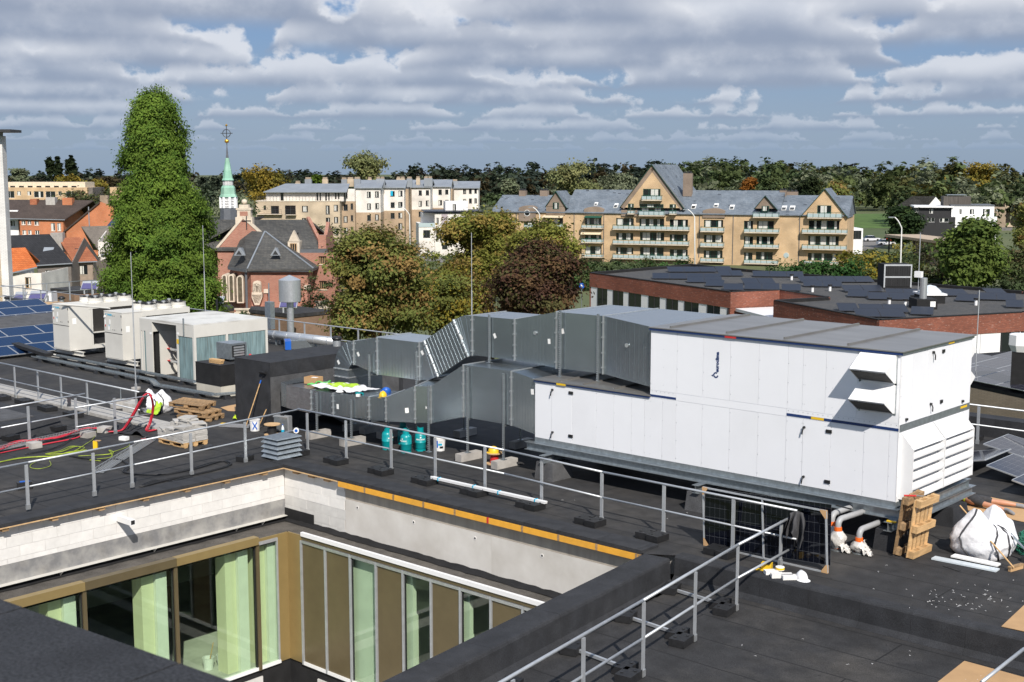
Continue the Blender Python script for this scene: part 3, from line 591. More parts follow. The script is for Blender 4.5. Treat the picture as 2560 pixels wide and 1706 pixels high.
railing('long aluminium guard rail in front of the white air unit', [(-27.8, 22.2), (-20, 22.1), (-16.9, 21.88), (-12.1, 21.84)], fr_posts, 0.0, 1.14,
        pad=lambda x, y: [(x-0.26, y-0.26, 0.06), (x+0.06, y-0.30, -0.04)])
lf_posts = [(-27.0, 10.6), (-27.1, 12.2), (-27.15, 13.9, 0.05), (-27.13, 15.55, 0.05), (-27.2, 16.6, 0.05), (-27.35, 18.4), (-27.55, 20.22)]
railing('aluminium guard rail above the white block wall of the courtyard', [(-27.0, 9.5), (-27.25, 14.0), (-27.4, 16.8), (-27.8, 22.2)], lf_posts, 0.0, 1.12,
        pad=lambda x, y: [(x-0.20, y+0.12, 0.3)] if y > 20 else [])
P2 = lambda f, x, y, z: tuple(G(f, x, y, z))[:2]
railing('guard rail standing among the red cables on the old roof', [P2(zc, -380, 355, 1.1), P2(zc, 0, 290, 1.1), P2(zc, 755, 160, 1.1)], [P2(zc, 265, 605, 0), P2(zc, 685, 520, 0), P2(zc, -180, 690, 0)], 0.0, 1.1,
        pad=lambda x, y: [(x-0.9, y-0.1, 0.2)])
railing('short guard rail with red cables hung over its end', [P2(zc, 670, 285, 1.1), P2(zc, 1355, 172, 1.1)], [P2(zc, 1030, 520, 0), P2(zc, 1222, 372, 0)], 0.0, 1.1)
railing('guard rail along the pale concrete strip on the left', [P2(zL, -220, 690, 1.1), P2(zL, 0, 740, 1.1), P2(zL, 1240, 1000, 1.1)], [P2(zL, 140, 1055, 0), P2(zL, 345, 1090, 0), P2(zL, 552, 1150, 0), P2(zL, 785, 1205, 0)], 0.0, 1.1,
        pad=lambda x, y: [(x-0.3, y-0.42, 0.05), (x+0.05, y-0.45, -0.05)])
railing('guard rail along the far edge of the roof behind the ducts', [(-71, 35.4), (-9, 35.4)], [(-70+1.75*k, 35.4) for k in range(35) if not (-66 < -70+1.75*k < -49)], 0.0, 1.12,
        pad=lambda x, y: [(x-0.25, y+0.5, 0.0)])
railing('guard rail at the far left end of the roof behind the solar panels', [(-70.2, 30.5), (-70.3, 41.0)], [(-70.2, 33.4+1.45*k) for k in range(6)], 0.0, 1.12)
railing('near guard rail on the lower terrace with a jacket on its end', [(-10.9, 9.6, 0.79), (-11.82, 16.4, 0.79), (-12.37, 20.15, 0.78), (-12.29, 21.88, 0.95)], [(-11.25, 12.6, -0.5), (-11.53, 14.5, -0.5), (-11.80, 16.4, -0.5), (-12.07, 18.3, -0.5), (-12.37, 20.15, -0.5), (-12.38, 21.74, 0.0)], -0.5, 1.29, r=0.027,
        pad=lambda x, y: [(x-0.35, y-0.02, 0.15), (x-0.10+0.0, y-0.26, 0.15), (x-1.55, y+0.08, 0.3)] if y < 21 else [])
for y in (12.6, 14.5, 16.4, 18.3, 20.15):
    x = -11.80 - (y-16.4)*0.147
    bb = MB().bar((x-0.05, y-0.02, -0.44), (x-1.5, y+0.10, -0.44), 0.05, 0.05).build('ballast_arm', alu); tag(bb, 'aluminium ballast arm on the terrace, %s from the step' % {20.15: 'first', 18.3: 'second', 16.4: 'third', 14.5: 'fourth', 12.6: 'fifth'}[y], 'rail arm', 'ballast arms on the terrace')
railing('guard rail cut by the lower corner of the view at the cardboard', [tuple(G(zr, 2170, 529, 0.62))[:2], tuple(G(zr, 2353, 385, 0.62))[:2]], [], -0.5, 1.12, r=0.027)
# ------------------------------------------------------------------ white air handling unit
FV,BV=24.40,27.95;UL,UT,UR=-21.03,-17.46,-11.27;ZA,ZMID,ZTOP=0.95,2.44,4.07
ahu=thing('air_handling_unit','huge white two storey air handling unit on a steel frame','ventilation unit',(-16,26,0.95))
MB().box(UL+0.01,UR-0.01,FV+0.008,BV-0.008,ZA,ZMID-0.02).box(UT+0.01,UR-0.01,FV+0.008,BV-0.008,ZMID-0.02,ZTOP-0.06).build('casing',white_p,ahu)
def front_panels(us,z0,z1,y,dy):
    for a,b in zip(us[:-1],us[1:]):
        bpiece('panel',a+0.003,b-0.003,y,y+dy,z0+0.003,z1-0.003,white_p,ahu)
low=[-21.03,-20.48,-19.82,-19.07,-18.53,-18.0,-17.62,-17.11,-16.73,-16.01,-15.28,-14.55,-13.85,-13.44,-12.79,-12.03,-11.47,-11.27]
for i,(a,b)in enumerate(zip(low[:-1],low[1:])):
    door=i in(1,13);y=FV-(0.006 if door else random.uniform(0,0.0015))
    bpiece('door' if door else 'panel',a+0.004,b-0.004,y,FV+0.008,ZA+0.004,2.405,white_p,ahu)
for a,b in((-17.46,-16.73),(-16.73,-13.85),(-13.85,-11.27)):bpiece('panel',a+0.003,b-0.003,FV-0.002,FV+0.008,2.412,2.578,white_p,ahu)
upp=[-17.46,-16.72,-16.01,-15.29,-14.56,-13.84,-13.48,-12.94,-12.22,-11.27]
for a,b in zip(upp[:-1],upp[1:]):bpiece('panel',a+0.003,b-0.003,FV-random.uniform(0,0.0015),FV+0.008,2.585,ZTOP-0.075,white_p,ahu)
sd=[24.4,24.95,25.67,26.35,26.92,27.95]
for i,(a,b)in enumerate(zip(sd[:-1],sd[1:])):bpiece('door' if i==2 else 'panel',UR-0.008,UR+(0.006 if i==2 else 0.0),a+0.003,b-0.003,2.55,ZTOP-0.075,white_p,ahu)
MB().box(UR-0.008,UR+0.004,FV+0.01,BV,2.40,2.545).build('joint_strip',steel,ahu)
bpiece('panel',UR-0.008,UR,FV+0.003,BV,ZA,2.395,white_p,ahu)
bpiece('corner_post',UR-0.012,UR+0.006,FV-0.006,FV+0.016,ZA,ZTOP-0.08,white_c,ahu)
# roofs with standing seams
r1=MB().box(UT-0.03,UR+0.06,FV-0.06,BV+0.07,ZTOP-0.022,ZTOP).build('roof_sheet',ahu_roof,ahu)
for u in(-17.0,-15.48,-14.02,-12.52):MB().box(u-0.02,u+0.02,FV+0.12,BV+0.02,ZTOP,ZTOP+0.045).build('seam_rib',ahu_roof,r1)
MB().box(UT-0.02,UR+0.03,FV-0.045,FV-0.003,ZTOP-0.075,ZTOP-0.024).build('trim_strip',navy,r1);MB().box(UR+0.003,UR+0.03,FV-0.002,BV+0.03,ZTOP-0.075,ZTOP-0.024).build('trim_strip',steel,r1)
r2=MB().box(UL-0.04,UT+0.02,FV-0.05,BV+0.05,ZMID-0.012,ZMID+0.012).build('roof_sheet',ahu_roof,ahu)
for u in(-20.3,-19.55,-18.6):MB().box(u-0.018,u+0.018,FV+0.10,BV,ZMID+0.012,ZMID+0.045).build('seam_rib',ahu_roof,r2)
MB().box(UL-0.02,UT,FV-0.035,FV-0.003,ZMID-0.055,ZMID-0.014).build('trim_strip',navy,r2)
bpiece('trim_strip',UT,-16.73,FV-0.006,FV-0.0025,2.425,2.478,navy,ahu);bpiece('trim_strip',-13.84,UR,FV-0.0065,FV-0.0025,2.425,2.485,navy,ahu)
for a,b,z_,m_ in((-13.25,-12.95,2.455,yellow),(-20.29,-20.0,2.41,yellow),(-15.42,-15.13,4.02,red)):bpiece('warning_label',a,b,FV-0.05 if z_!=2.455 else FV-0.009,FV-0.004,z_-0.025,z_+0.028,m_,ahu)
bpiece('warning_label',UR+0.031,UR+0.034,26.6,26.9,ZTOP-0.07,ZTOP-0.03,yellow,ahu);bpiece('warning_label',UR+0.005,UR+0.008,27.45,27.8,2.47,2.52,yellow,ahu)
def handle_f(u,z):
    o=MB().cyl((u,FV-0.05,z),(u,FV-0.004,z),0.028,10).build('handle',black,ahu);MB().tube([(u,FV-0.045,z),(u-0.015,FV-0.062,z-0.07),(u-0.03,FV-0.06,z-0.15)],0.014,6).build('lever',black,o,smooth=True)
for u,z in((-20.44,2.24),(-20.43,1.16),(-13.40,2.23),(-13.38,1.15)):handle_f(u,z)
for u,z in((-19.85,2.23),(-19.85,1.14),(-12.82,2.22),(-12.82,1.13)):bpiece('hinge',u-0.065,u+0.065,FV-0.028,FV-0.004,z-0.035,z+0.035,black,ahu)
for v_,z in((25.86,3.9),(25.84,2.80)):
    o=MB().cyl((UR+0.004,v_,z),(UR+0.05,v_,z),0.028,10).build('handle',black,ahu);MB().tube([(UR+0.045,v_,z),(UR+0.062,v_+0.02,z-0.07),(UR+0.06,v_+0.02,z-0.16)],0.014,6).build('lever',black,o,smooth=True)
for v_,z in((26.39,3.87),(26.39,2.78)):bpiece('hinge',UR+0.003,UR+0.028,v_-0.06,v_+0.06,z-0.035,z+0.035,black,ahu)
for v_ in(27.53,24.71):bpiece('lug',UR+0.003,UR+0.04,v_-0.04,v_+0.03,2.61,2.66,black,ahu)
bolts=MB()
for k in range(22):bolts.cyl((-13.8+0.118*k,FV-0.008,2.545),(-13.8+0.118*k,FV-0.002,2.545),0.008,6)
for k in range(6):bolts.cyl((-17.4+0.118*k,FV-0.008,2.56),(-17.4+0.118*k,FV-0.002,2.56),0.008,6)
for u in low+upp:
    for k in range(7):bolts.cyl((u+0.02,FV-0.006,1.05+0.42*k),(u+0.02,FV-0.001,1.05+0.42*k),0.006,5)
bolts.build('screw_heads',steel,ahu,kind='stuff')
# printed mark, reading upwards
lettering('lettering','euroclima',0.115,frame_m((-15.625,FV-0.0045,3.42),(0,0,1),(-1,0,0)),navy,ahu,bold=0.005)
mk=MB();cc=(-15.66,3.12);seg=[R(150)+R(300)*i/20-R(95)for i in range(21)]
ro,ri=0.068,0.036
vs_=[]
for a_ in seg:
    for r_ in(ro,ri):vs_.append((cc[0]+r_*math.cos(a_),FV-0.0045,cc[1]+r_*math.sin(a_)))
mk.add(vs_,[(2*i,2*i+2,2*i+3,2*i+1)for i in range(20)])
mk.add([(cc[0]-0.075,FV-0.0045,cc[1]-0.045),(cc[0]-0.12,FV-0.0045,cc[1]-0.015),(cc[0]-0.07,FV-0.0045,cc[1]+0.01)],[(0,1,2)])
mk.build('logo_mark',navy,ahu)
# rain hoods on the front and the back
def hood(u0,u1,y,s,zt,zb):
    """s=-1 front, +1 back; zt top at the wall, lip 0.5 m out"""
    zl=zt-0.31;P_=lambda u,d,z:(u,y+s*d,z)
    h=MB();t_=0.006
    h.add([P_(u0,0,zt),P_(u1,0,zt),P_(u1,0.5,zl),P_(u0,0.5,zl)],[(0,1,2,3)])
    for u in(u0,u1):h.add([P_(u,0,zt),P_(u,0.5,zl),P_(u,0.48,zl-0.03),P_(u,0.10,zb+0.02),P_(u,0,zb)],[(0,1,2,3,4)])
    h.add([P_(u0,0.5,zl),P_(u1,0.5,zl),P_(u1,0.48,zl-0.03),P_(u0,0.48,zl-0.03)],[(0,1,2,3)]);h.add([P_(u0,0.10,zb+0.02),P_(u1,0.10,zb+0.02),P_(u1,0,zb),P_(u0,0,zb)],[(0,1,2,3)])
    o=h.build('rain_hood',white_c,ahu)
    MB().add([P_(u0+0.02,0.455,zl-0.045),P_(u1-0.02,0.455,zl-0.045),P_(u1-0.02,0.115,zb+0.035),P_(u0+0.02,0.115,zb+0.035)],[(0,1,2,3)]).build('mesh_grille',coil,o)
    for u in(u0,u1):MB().box(u-0.02,u+0.02,y+s*0.004-0.006,y+s*0.004+0.006,zb-0.03,zt+0.03).build('flange',steel,o)
hood(-12.16,-11.37,FV-0.002,-1,4.0,3.40);hood(-12.16,-11.37,FV-0.002,-1,3.37,2.78)
hood(-12.16,-11.37,BV+0.002,1,4.0,3.40);hood(-12.16,-11.37,BV+0.002,1,3.37,2.78)
# weather louvres on the end
for v0,v1 in((24.50,26.02),(26.06,27.58)):
    UO=-10.98
    m=MB()
    for v_ in(v0,v1-0.02):m.prism([(UR+0.004,1.0),(UO,1.0),(UO,2.06),(UR+0.004,2.38)],v_,v_+0.02,'y')
    m.add([(UR+0.004,v0,2.38),(UR+0.004,v1,2.38),(UO,v1,2.06),(UO,v0,2.06)],[(0,1,2,3)])
    lv=m.build('louvre_housing',white_c,ahu)
    MB().add([(UR+0.006,v0+0.02,1.0),(UR+0.006,v1-0.02,1.0),(UR+0.006,v1-0.02,2.3),(UR+0.006,v0+0.02,2.3)],[(0,1,2,3)]).build('dark_backing',dark,lv)  # dark sheet stands in for the shade behind the blades
    for k in range(5):
        z_=1.01+0.215*k
        MB().hexa([(UO,v0+0.022,z_),(UO,v1-0.022,z_),(UR+0.03,v1-0.022,z_+0.16),(UR+0.03,v0+0.022,z_+0.16),(UO,v0+0.022,z_+0.05),(UO,v1-0.022,z_+0.05),(UR+0.03,v1-0.022,z_+0.18),(UR+0.03,v0+0.022,z_+0.18)]).build('blade',white_c,lv)
# ---- steel frame, piers
sf=thing('steel_base_frame','galvanised steel beam frame carrying the white air unit','steel frame',(-16,26,0.5))
def ibeam(name,p,q,h,w,parent,tf=0.012,mt=steel):
    p,q=Vector(p),Vector(q);m=MB();up=Vector((0,0,1))
    m.bar(p+up*(h-tf/2),q+up*(h-tf/2),w,tf).bar(p+up*(tf/2),q+up*(tf/2),w,tf).bar(p+up*(h/2),q+up*(h/2),0.010,h-2*tf)
    return m.build(name,mt,parent)
for y in(FV-0.06,BV-0.12):ibeam('long_beam',(UL-0.22,y,0.63),(UR+0.12,y,0.63),0.20,0.20,sf)
for u in(-20.42,-15.86,-11.22):ibeam('cross_beam',(u,23.95,0.44),(u,28.2,0.44),0.188,0.18,sf)
ibeam('cross_beam',(UR+0.05,FV,0.64),(UR+0.05,BV,0.64),0.18,0.14,sf)
for y in(FV-0.005,BV-0.03):MB().box(UL,UR,y-0.002,y+0.05,0.835,ZA).box(UL,UR,y-0.03,y+0.08,0.832,0.842).build('base_rail',steel,sf)
MB().box(UR-0.05,UR+0.006,FV+0.06,BV-0.06,0.835,ZA).build('base_rail',steel,sf)
bpiece('level_tag',-11.27,-11.07,23.99,24.05,0.632,0.655,yellow,sf)
for i,u in enumerate((-20.40,-15.87,-11.25)):
    for y,nm in((24.0,'front'),(26.6,'rear')):
        pr_=MB().hexa([(u-0.30,y,0),(u+0.30,y,0),(u+0.36,y+0.75,0),(u-0.36,y+0.75,0),(u-0.26,y+0.03,0.44),(u+0.26,y+0.03,0.44),(u+0.28,y+0.70,0.44),(u-0.28,y+0.70,0.44)]).build('felt_pier',felt_light if i<2 else felt_wall)
        tag(pr_,'felt wrapped %s pier under the %s of the white unit'%(nm,('duct end','middle','louvre end')[i]),'pier','felt piers under the air unit')
# ------------------------------------------------------------------ sheet metal ducts
def slot_mat():
    m,t,b=base_mat('perforated_channel');L=t.links.new
    co=tnode(t,'ShaderNodeTexCoord');s=tnode(t,'ShaderNodeSeparateXYZ');L(co.outputs['Object'],s.inputs[0])
    q=tnode(t,'ShaderNodeMath',operation='MULTIPLY');L(s.outputs[2],q.inputs[0]);q.inputs[1].default_value=18
    f=tnode(t,'ShaderNodeMath',operation='FRACT');L(q.outputs[0],f.inputs[0]);h=tnode(t,'ShaderNodeMath',operation='LESS_THAN');L(f.outputs[0],h.inputs[0]);h.inputs[1].default_value=0.5
    x=tnode(t,'ShaderNodeMix',data_type='RGBA');L(h.outputs[0],x.inputs[0]);x.inputs[6].default_value=(0.45,0.48,0.50,1);x.inputs[7].default_value=(0.05,0.055,0.06,1)
    L(x.outputs[2],b.inputs['Base Color']);b.inputs['Roughness'].default_value=0.5;b.inputs['Metallic'].default_value=0.5
    return m
slots=slot_mat()
def section(A,B,parent,ribs=0,mt=steel_d,vert=True,name='duct_section',flange=True,ribface=None):
    """A, B: rings of four points: front-bottom, back-bottom, back-top, front-top"""
    A=[Vector(p)for p in A];B=[Vector(p)for p in B]
    s_=MB().add(A+B,[(0,1,5,4),(1,2,6,5),(2,3,7,6),(3,0,4,7)]).build(name,mt,parent)
    if ribs:
        for k in range(1,ribs+1):
            t_=k/(ribs+1);p0,p1=A[0].lerp(B[0],t_),A[3].lerp(B[3],t_)
            n_=(B[0]-A[0]).cross(A[3]-A[0]).normalized()
            if n_.dot(Vector((0,0,CAMZ))-p0)<0:n_=-n_
            e_=(p1-p0)*0.01;MB().bar(p0+e_+n_*0.002,p1-e_+n_*0.002,0.010,0.007,n_).build('rib',mt,s_)
    return s_
def ring_flange(A,parent,w=0.035,d=0.03):
    A=[Vector(p)for p in A];c=sum(A,Vector())/4;m=MB()
    n_=(A[1]-A[0]).cross(A[3]-A[0]).normalized()*d/2
    Ao=[p+(p-c).normalized()*w for p in A];Ai=[p-(p-c).normalized()*0.002 for p in A]
    for i in range(4):
        j_=(i+1)%4;m.hexa([Ai[i]-n_,Ai[j_]-n_,Ao[j_]-n_,Ao[i]-n_,Ai[i]+n_,Ai[j_]+n_,Ao[j_]+n_,Ao[i]+n_])
    f_=m.build('flange',steel_br,parent)
    cl=MB()
    for t_ in(0.12,0.37,0.63,0.88):
        p=Ao[0].lerp(Ao[3],t_);cl.obox(p,(0.05,0.05,0.035),Matrix.Identity(3))
    cl.build('clamps',steel_br,f_,kind='stuff')
def rect(u,v0,v1,z0,z1):return[(u,v0,z0),(u,v1,z0),(u,v1,z1),(u,v0,z1)]
def sticker(p,s,parent,rot=0.6,n=(0,-1,0)):
    n=Vector(n).normalized();x=Vector((0,0,1)).cross(n).normalized();z_=n.cross(x);c_,s_=math.cos(rot),math.sin(rot)
    X,Z=x*c_+z_*s_,z_*c_-x*s_;p=Vector(p)+n*0.006;w,h=s
    MB().add([p-X*w-Z*h,p+X*w-Z*h,p+X*w+Z*h,p-X*w+Z*h],[(0,1,2,3)]).build('sticker',paper,parent)
up_=thing('air_duct','upper galvanised duct stepping down from the white unit to the felt shaft','duct',(-23,26,1.7))
f0,b0,b1=25.15,27.45,26.5
def tilt(ut,zt,ub,zb_):return[(ub,f0,zb_),(ub,b1,zb_),(ut,b1,zt),(ut,f0,zt)]
UST=[rect(UT-0.01,24.5,27.85,2.62,4.045),rect(-19.44,f0,b0,2.66,4.11),rect(-20.95,f0,b0,2.65,4.10),rect(-22.39,f0,b1,2.72,3.80),rect(-23.93,f0,b1,2.70,3.78),
       tilt(-24.32,3.74,-24.0,2.68),tilt(-24.65,3.60,-24.10,2.65),tilt(-25.81,2.92,-25.27,1.97),tilt(-25.92,2.87,-25.62,1.83),rect(-26.0,f0,b1,1.78,2.86),rect(-27.77,f0,b1,1.76,2.85),rect(-28.80,f0,b1,1.95,2.65)]
nr=[10,0,12,0,2,3,9,1,1,13,8]
secs=[section(UST[i],UST[i+1],up_,nr[i])for i in range(len(UST)-1)]
for i in(0,1,2,3,4,6,7,9,10,11):ring_flange(UST[i],up_)
# elbow down
ec=(-28.95,1.76);prev=UST[11]
for k in range(1,7):
    a_=R(90)*k/6;o_=(-28.80-0.90*math.sin(a_),1.76+0.89*math.cos(a_));i_=(-28.80-0.24*math.sin(a_),1.76+0.19*math.cos(a_))
    cur=[(i_[0],f0,i_[1]),(i_[0],b1,i_[1]),(o_[0],b1,o_[1]),(o_[0],f0,o_[1])]
    section(prev,cur,up_,1 if k<6 else 0);prev=cur
ring_flange(prev,up_)
dn1=[(-29.04,f0,1.52),(-29.04,b1,1.52),(-29.7,b1,1.52),(-29.7,f0,1.52)];section(prev,dn1,up_);ring_flange(dn1,up_)
dn2=[(-29.04,f0,0.5),(-29.04,b1,0.5),(-29.7,b1,0.5),(-29.7,f0,0.5)];ds_=section(dn1,dn2,up_)
for k in range(9):MB().box(-29.04,-29.034,f0+0.02,b1-0.02,0.58+0.1*k,0.588+0.1*k).build('rib',steel_d,ds_)
section(dn2,[(-29.04,f0,0.02),(-29.04,b1,0.02),(-30.74,b1,0.02),(-30.74,f0,0.5)],up_)
for p,r_ in(((-23.1,f0,3.3),0.5),((-24.35,f0,3.15),0.7),((-26.0+0.12,f0,2.58),0.6),((-28.6,f0,2.28),0.6),((-29.5,f0,1.95),0.6),((-21.2,f0,3.32),0.1),((-20.75,f0,3.62),0.3)):sticker(p,(0.045,0.065),up_,r_)
for i in(2,0):MB().cyl(((UST[i][0][0]+UST[i+1][0][0])/2,25.14 if i else 24.8,3.5),((UST[i][0][0]+UST[i+1][0][0])/2,25.12 if i else 24.78,3.5),0.05,12).build('pin_washer',steel_br,up_)
lo_=thing('air_duct','lower galvanised duct bending from the white unit to the felt shaft','duct',(-25,24.8,0.8))
def ring2(F_,B_,z0,z1):return[(*F_,z0),(*B_,z0),(*B_,z1),(*F_,z1)]
LST=[ring2((UL-0.01,24.45),(UL-0.01,27.85),1.0,2.42),ring2((-21.85,24.42),(-21.85,27.1),1.14,2.56),ring2((-23.57,24.42),(-23.57,27.1),1.14,2.55),ring2((-24.81,24.42),(-24.81,25.8),0.81,1.83),
       ring2((-25.2,24.2),(-25.75,25.35),0.80,1.81),ring2((-25.75,23.62),(-26.25,24.8),0.85,1.52),ring2((-26.42,23.60),(-26.42,24.8),0.82,1.46),ring2((-27.95,23.60),(-27.95,24.8),0.74,1.38),ring2((-28.93,23.60),(-28.93,24.8),0.72,1.36)]
nr=[8,0,0,3,9,5,8,5]
for i in range(len(LST)-1):section(LST[i],LST[i+1],lo_,nr[i])
for i in(1,2,3,4,5,6,7,8):ring_flange(LST[i],lo_,0.028)
fo=ring2((-30.05,23.58),(-30.05,24.82),0.70,1.38);section(ring2((-28.95,23.57),(-28.95,24.83),0.69,1.39),fo,lo_,0,foil,name='foil_wrapped_section')
section(ring2((-30.05,23.62),(-30.05,24.8),0.70,1.40),ring2((-30.4,23.66),(-30.76,24.8),0.70,1.42),lo_)
for p,r_,n_ in(((-27.75,23.6,1.02),0.05,(0,-1,0)),((-25.35,24.02,1.15),0.1,(0.75,-0.66,0)),((-24.98,24.34,1.25),0.7,(0.3,-1,0)),((-21.15,24.44,2.1),0.1,(0,-1,0))):sticker(p,(0.05,0.07),lo_,r_,n_)
# ---- stands on concrete blocks
def stand(u,v,z0,z1,lab,block=True,depth=0.75):
    s_=thing('duct_stand',lab,'stand',(u,v,z0),group='perforated duct stands')
    MB().box(u-0.028,u+0.004,v-0.02,v-0.012,z0,z1).build('perforated_face',slots,s_)
    MB().box(u+0.0045,u+0.03,v-0.02,v+0.02,z0,z1).box(u-0.028,u+0.004,v-0.0115,v-0.008,z0,z1).build('channel',steel,s_)
    MB().box(u-0.07,u+0.07,v-0.06,v+0.06,z0,z0+0.012).build('foot_plate',steel,s_)
    if block:
        ang=random.uniform(-0.12,0.12)
        bk=piece('concrete_block',(0.24,depth,0.20),(u-0.02,v+depth*0.08,0.102),concrete,None,(0,0,ang));tag(bk,'concrete block under the '+lab.split(' ',1)[1][:60],'concrete block','concrete blocks under the duct stands')
for a in((-28.62,23.54,0.21,1.34,'perforated stand beside the foil wrapped duct end'),(-27.12,23.54,0.21,1.30,'perforated stand in front of the lower duct near the drill'),(-23.37,24.36,0.21,2.52,'tall perforated stand beside the biggest lower duct box'),(-22.08,24.36,0.21,2.48,'tall perforated stand between red spool and white unit'),
          (-24.84,24.35,0.005,1.86,'perforated stand behind the white bucket'),(-26.06,25.08,0.21,2.62,'tall perforated stand behind the gas bottles'),(-28.05,25.08,0.21,2.33,'tall perforated stand behind the blue helmet'),(-28.62,24.95,0.21,0.74,'rear perforated stand beneath the foil wrapped duct end'),(-27.12,24.95,0.21,0.78,'rear perforated stand under the lower duct near the drill'),(-23.37,26.5,0.21,1.14,'rear perforated stand under the biggest lower duct box'),(-25.6,26.55,0.21,2.0,'rear perforated stand behind the duct bend')):stand(*a,block=a[0]!=-24.84)
for a in((-23.26,25.10,2.565,3.86,'perforated stand on the biggest lower duct box'),(-20.77,25.07,2.455,4.16,'perforated stand on the unit roof by the duct taper'),(-19.55,25.07,2.455,4.16,'perforated stand on the unit roof nearest the upper casing')):stand(*a,block=False)
for u,v0,v1,z_ in((-28.62,23.54,24.95,0.66),(-27.12,23.54,24.95,0.70),(-23.37,24.36,26.5,1.11),(-22.08,24.36,26.5,1.10),(-26.06,25.08,26.5,1.74),(-28.05,25.08,26.5,1.72)):
    cb_=MB().box(u-0.02,u+0.02,v0,v1+0.1,z_-0.02,z_+0.02).build('cross_bar',steel);tag(cb_,'cross bar under the duct at %s'%{-28.62:'the foil wrapped end',-27.12:'the drill',-23.37:'the biggest box',-22.08:'the taper to the white unit',-26.06:'the upper bend',-28.05:'the upper taper'}[u],'cross bar','duct cross bars')
# ------------------------------------------------------------------ black felt shaft box
bb=thing('felt_shaft_box','large black felt covered shaft box with ducts entering it','shaft',(-31.6,25,0))
MB().box(-32.5,-30.77,23.56,29.0,0,1.97).build('core',felt_wall,bb)
MB().box(-32.15,-30.765,23.553,23.559,0,1.975).box(-32.52,-32.15,23.549,23.559,0,1.975).build('felt_sheet',felt_wall,bb)
for k in range(5):
    y0=23.55+1.05*k;bpiece('felt_sheet',-32.53,-30.755,y0,y0+1.045,1.971,1.982+0.004*random.random(),felt_wall,bb);bpiece('felt_sheet',-30.765,-30.752+0.003*random.random(),y0,y0+1.045,1.55,1.970,felt_wall,bb);bpiece('felt_sheet',-30.766,-30.758,y0,y0+1.045,0,1.545,felt_light,bb)
vt=thing('vent_cowl','small steel vent with a black cap on the felt shaft box','vent',(-32.1,27.3,1.98))
MB().cyl((-32.1,27.3,1.98),(-32.1,27.3,2.18),0.13,16).build('pipe',steel_br,vt,smooth=False);MB().lathe([(0.15,0),(0.17,0.05),(0.15,0.10),(0.05,0.13),(0,0.13)],(-32.1,27.3,2.18),16).build('cap',black,vt,smooth=True)
# low pitched metal vent stack near the rail corner
lv=thing('louvred_roof_vent','grey louvred roof vent with stacked sloping fins by the kerb corner','vent',(-27.3,21.2,0))
cu,cv=-27.30,21.22
MB().box(cu-0.28,cu+0.28,cv-0.34,cv+0.34,0,0.55).build('core',dark,lv)
for k in range(4):
    z_=0.06+0.13*k
    MB().hexa([(cu-0.36,cv-0.42,z_),(cu+0.36,cv-0.42,z_),(cu+0.36,cv+0.42,z_),(cu-0.36,cv+0.42,z_),(cu-0.29,cv-0.35,z_+0.09),(cu+0.29,cv-0.35,z_+0.09),(cu+0.29,cv+0.35,z_+0.09),(cu-0.29,cv+0.35,z_+0.09)]).build('fin',steel,lv)
MB().hexa([(cu-0.36,cv-0.42,0.575),(cu+0.36,cv-0.42,0.575),(cu+0.36,cv+0.42,0.575),(cu-0.36,cv+0.42,0.575),(cu-0.33,cv-0.39,0.60),(cu+0.33,cv-0.39,0.60),(cu+0.33,cv+0.39,0.61),(cu-0.33,cv+0.39,0.61)]).build('cover',steel,lv)
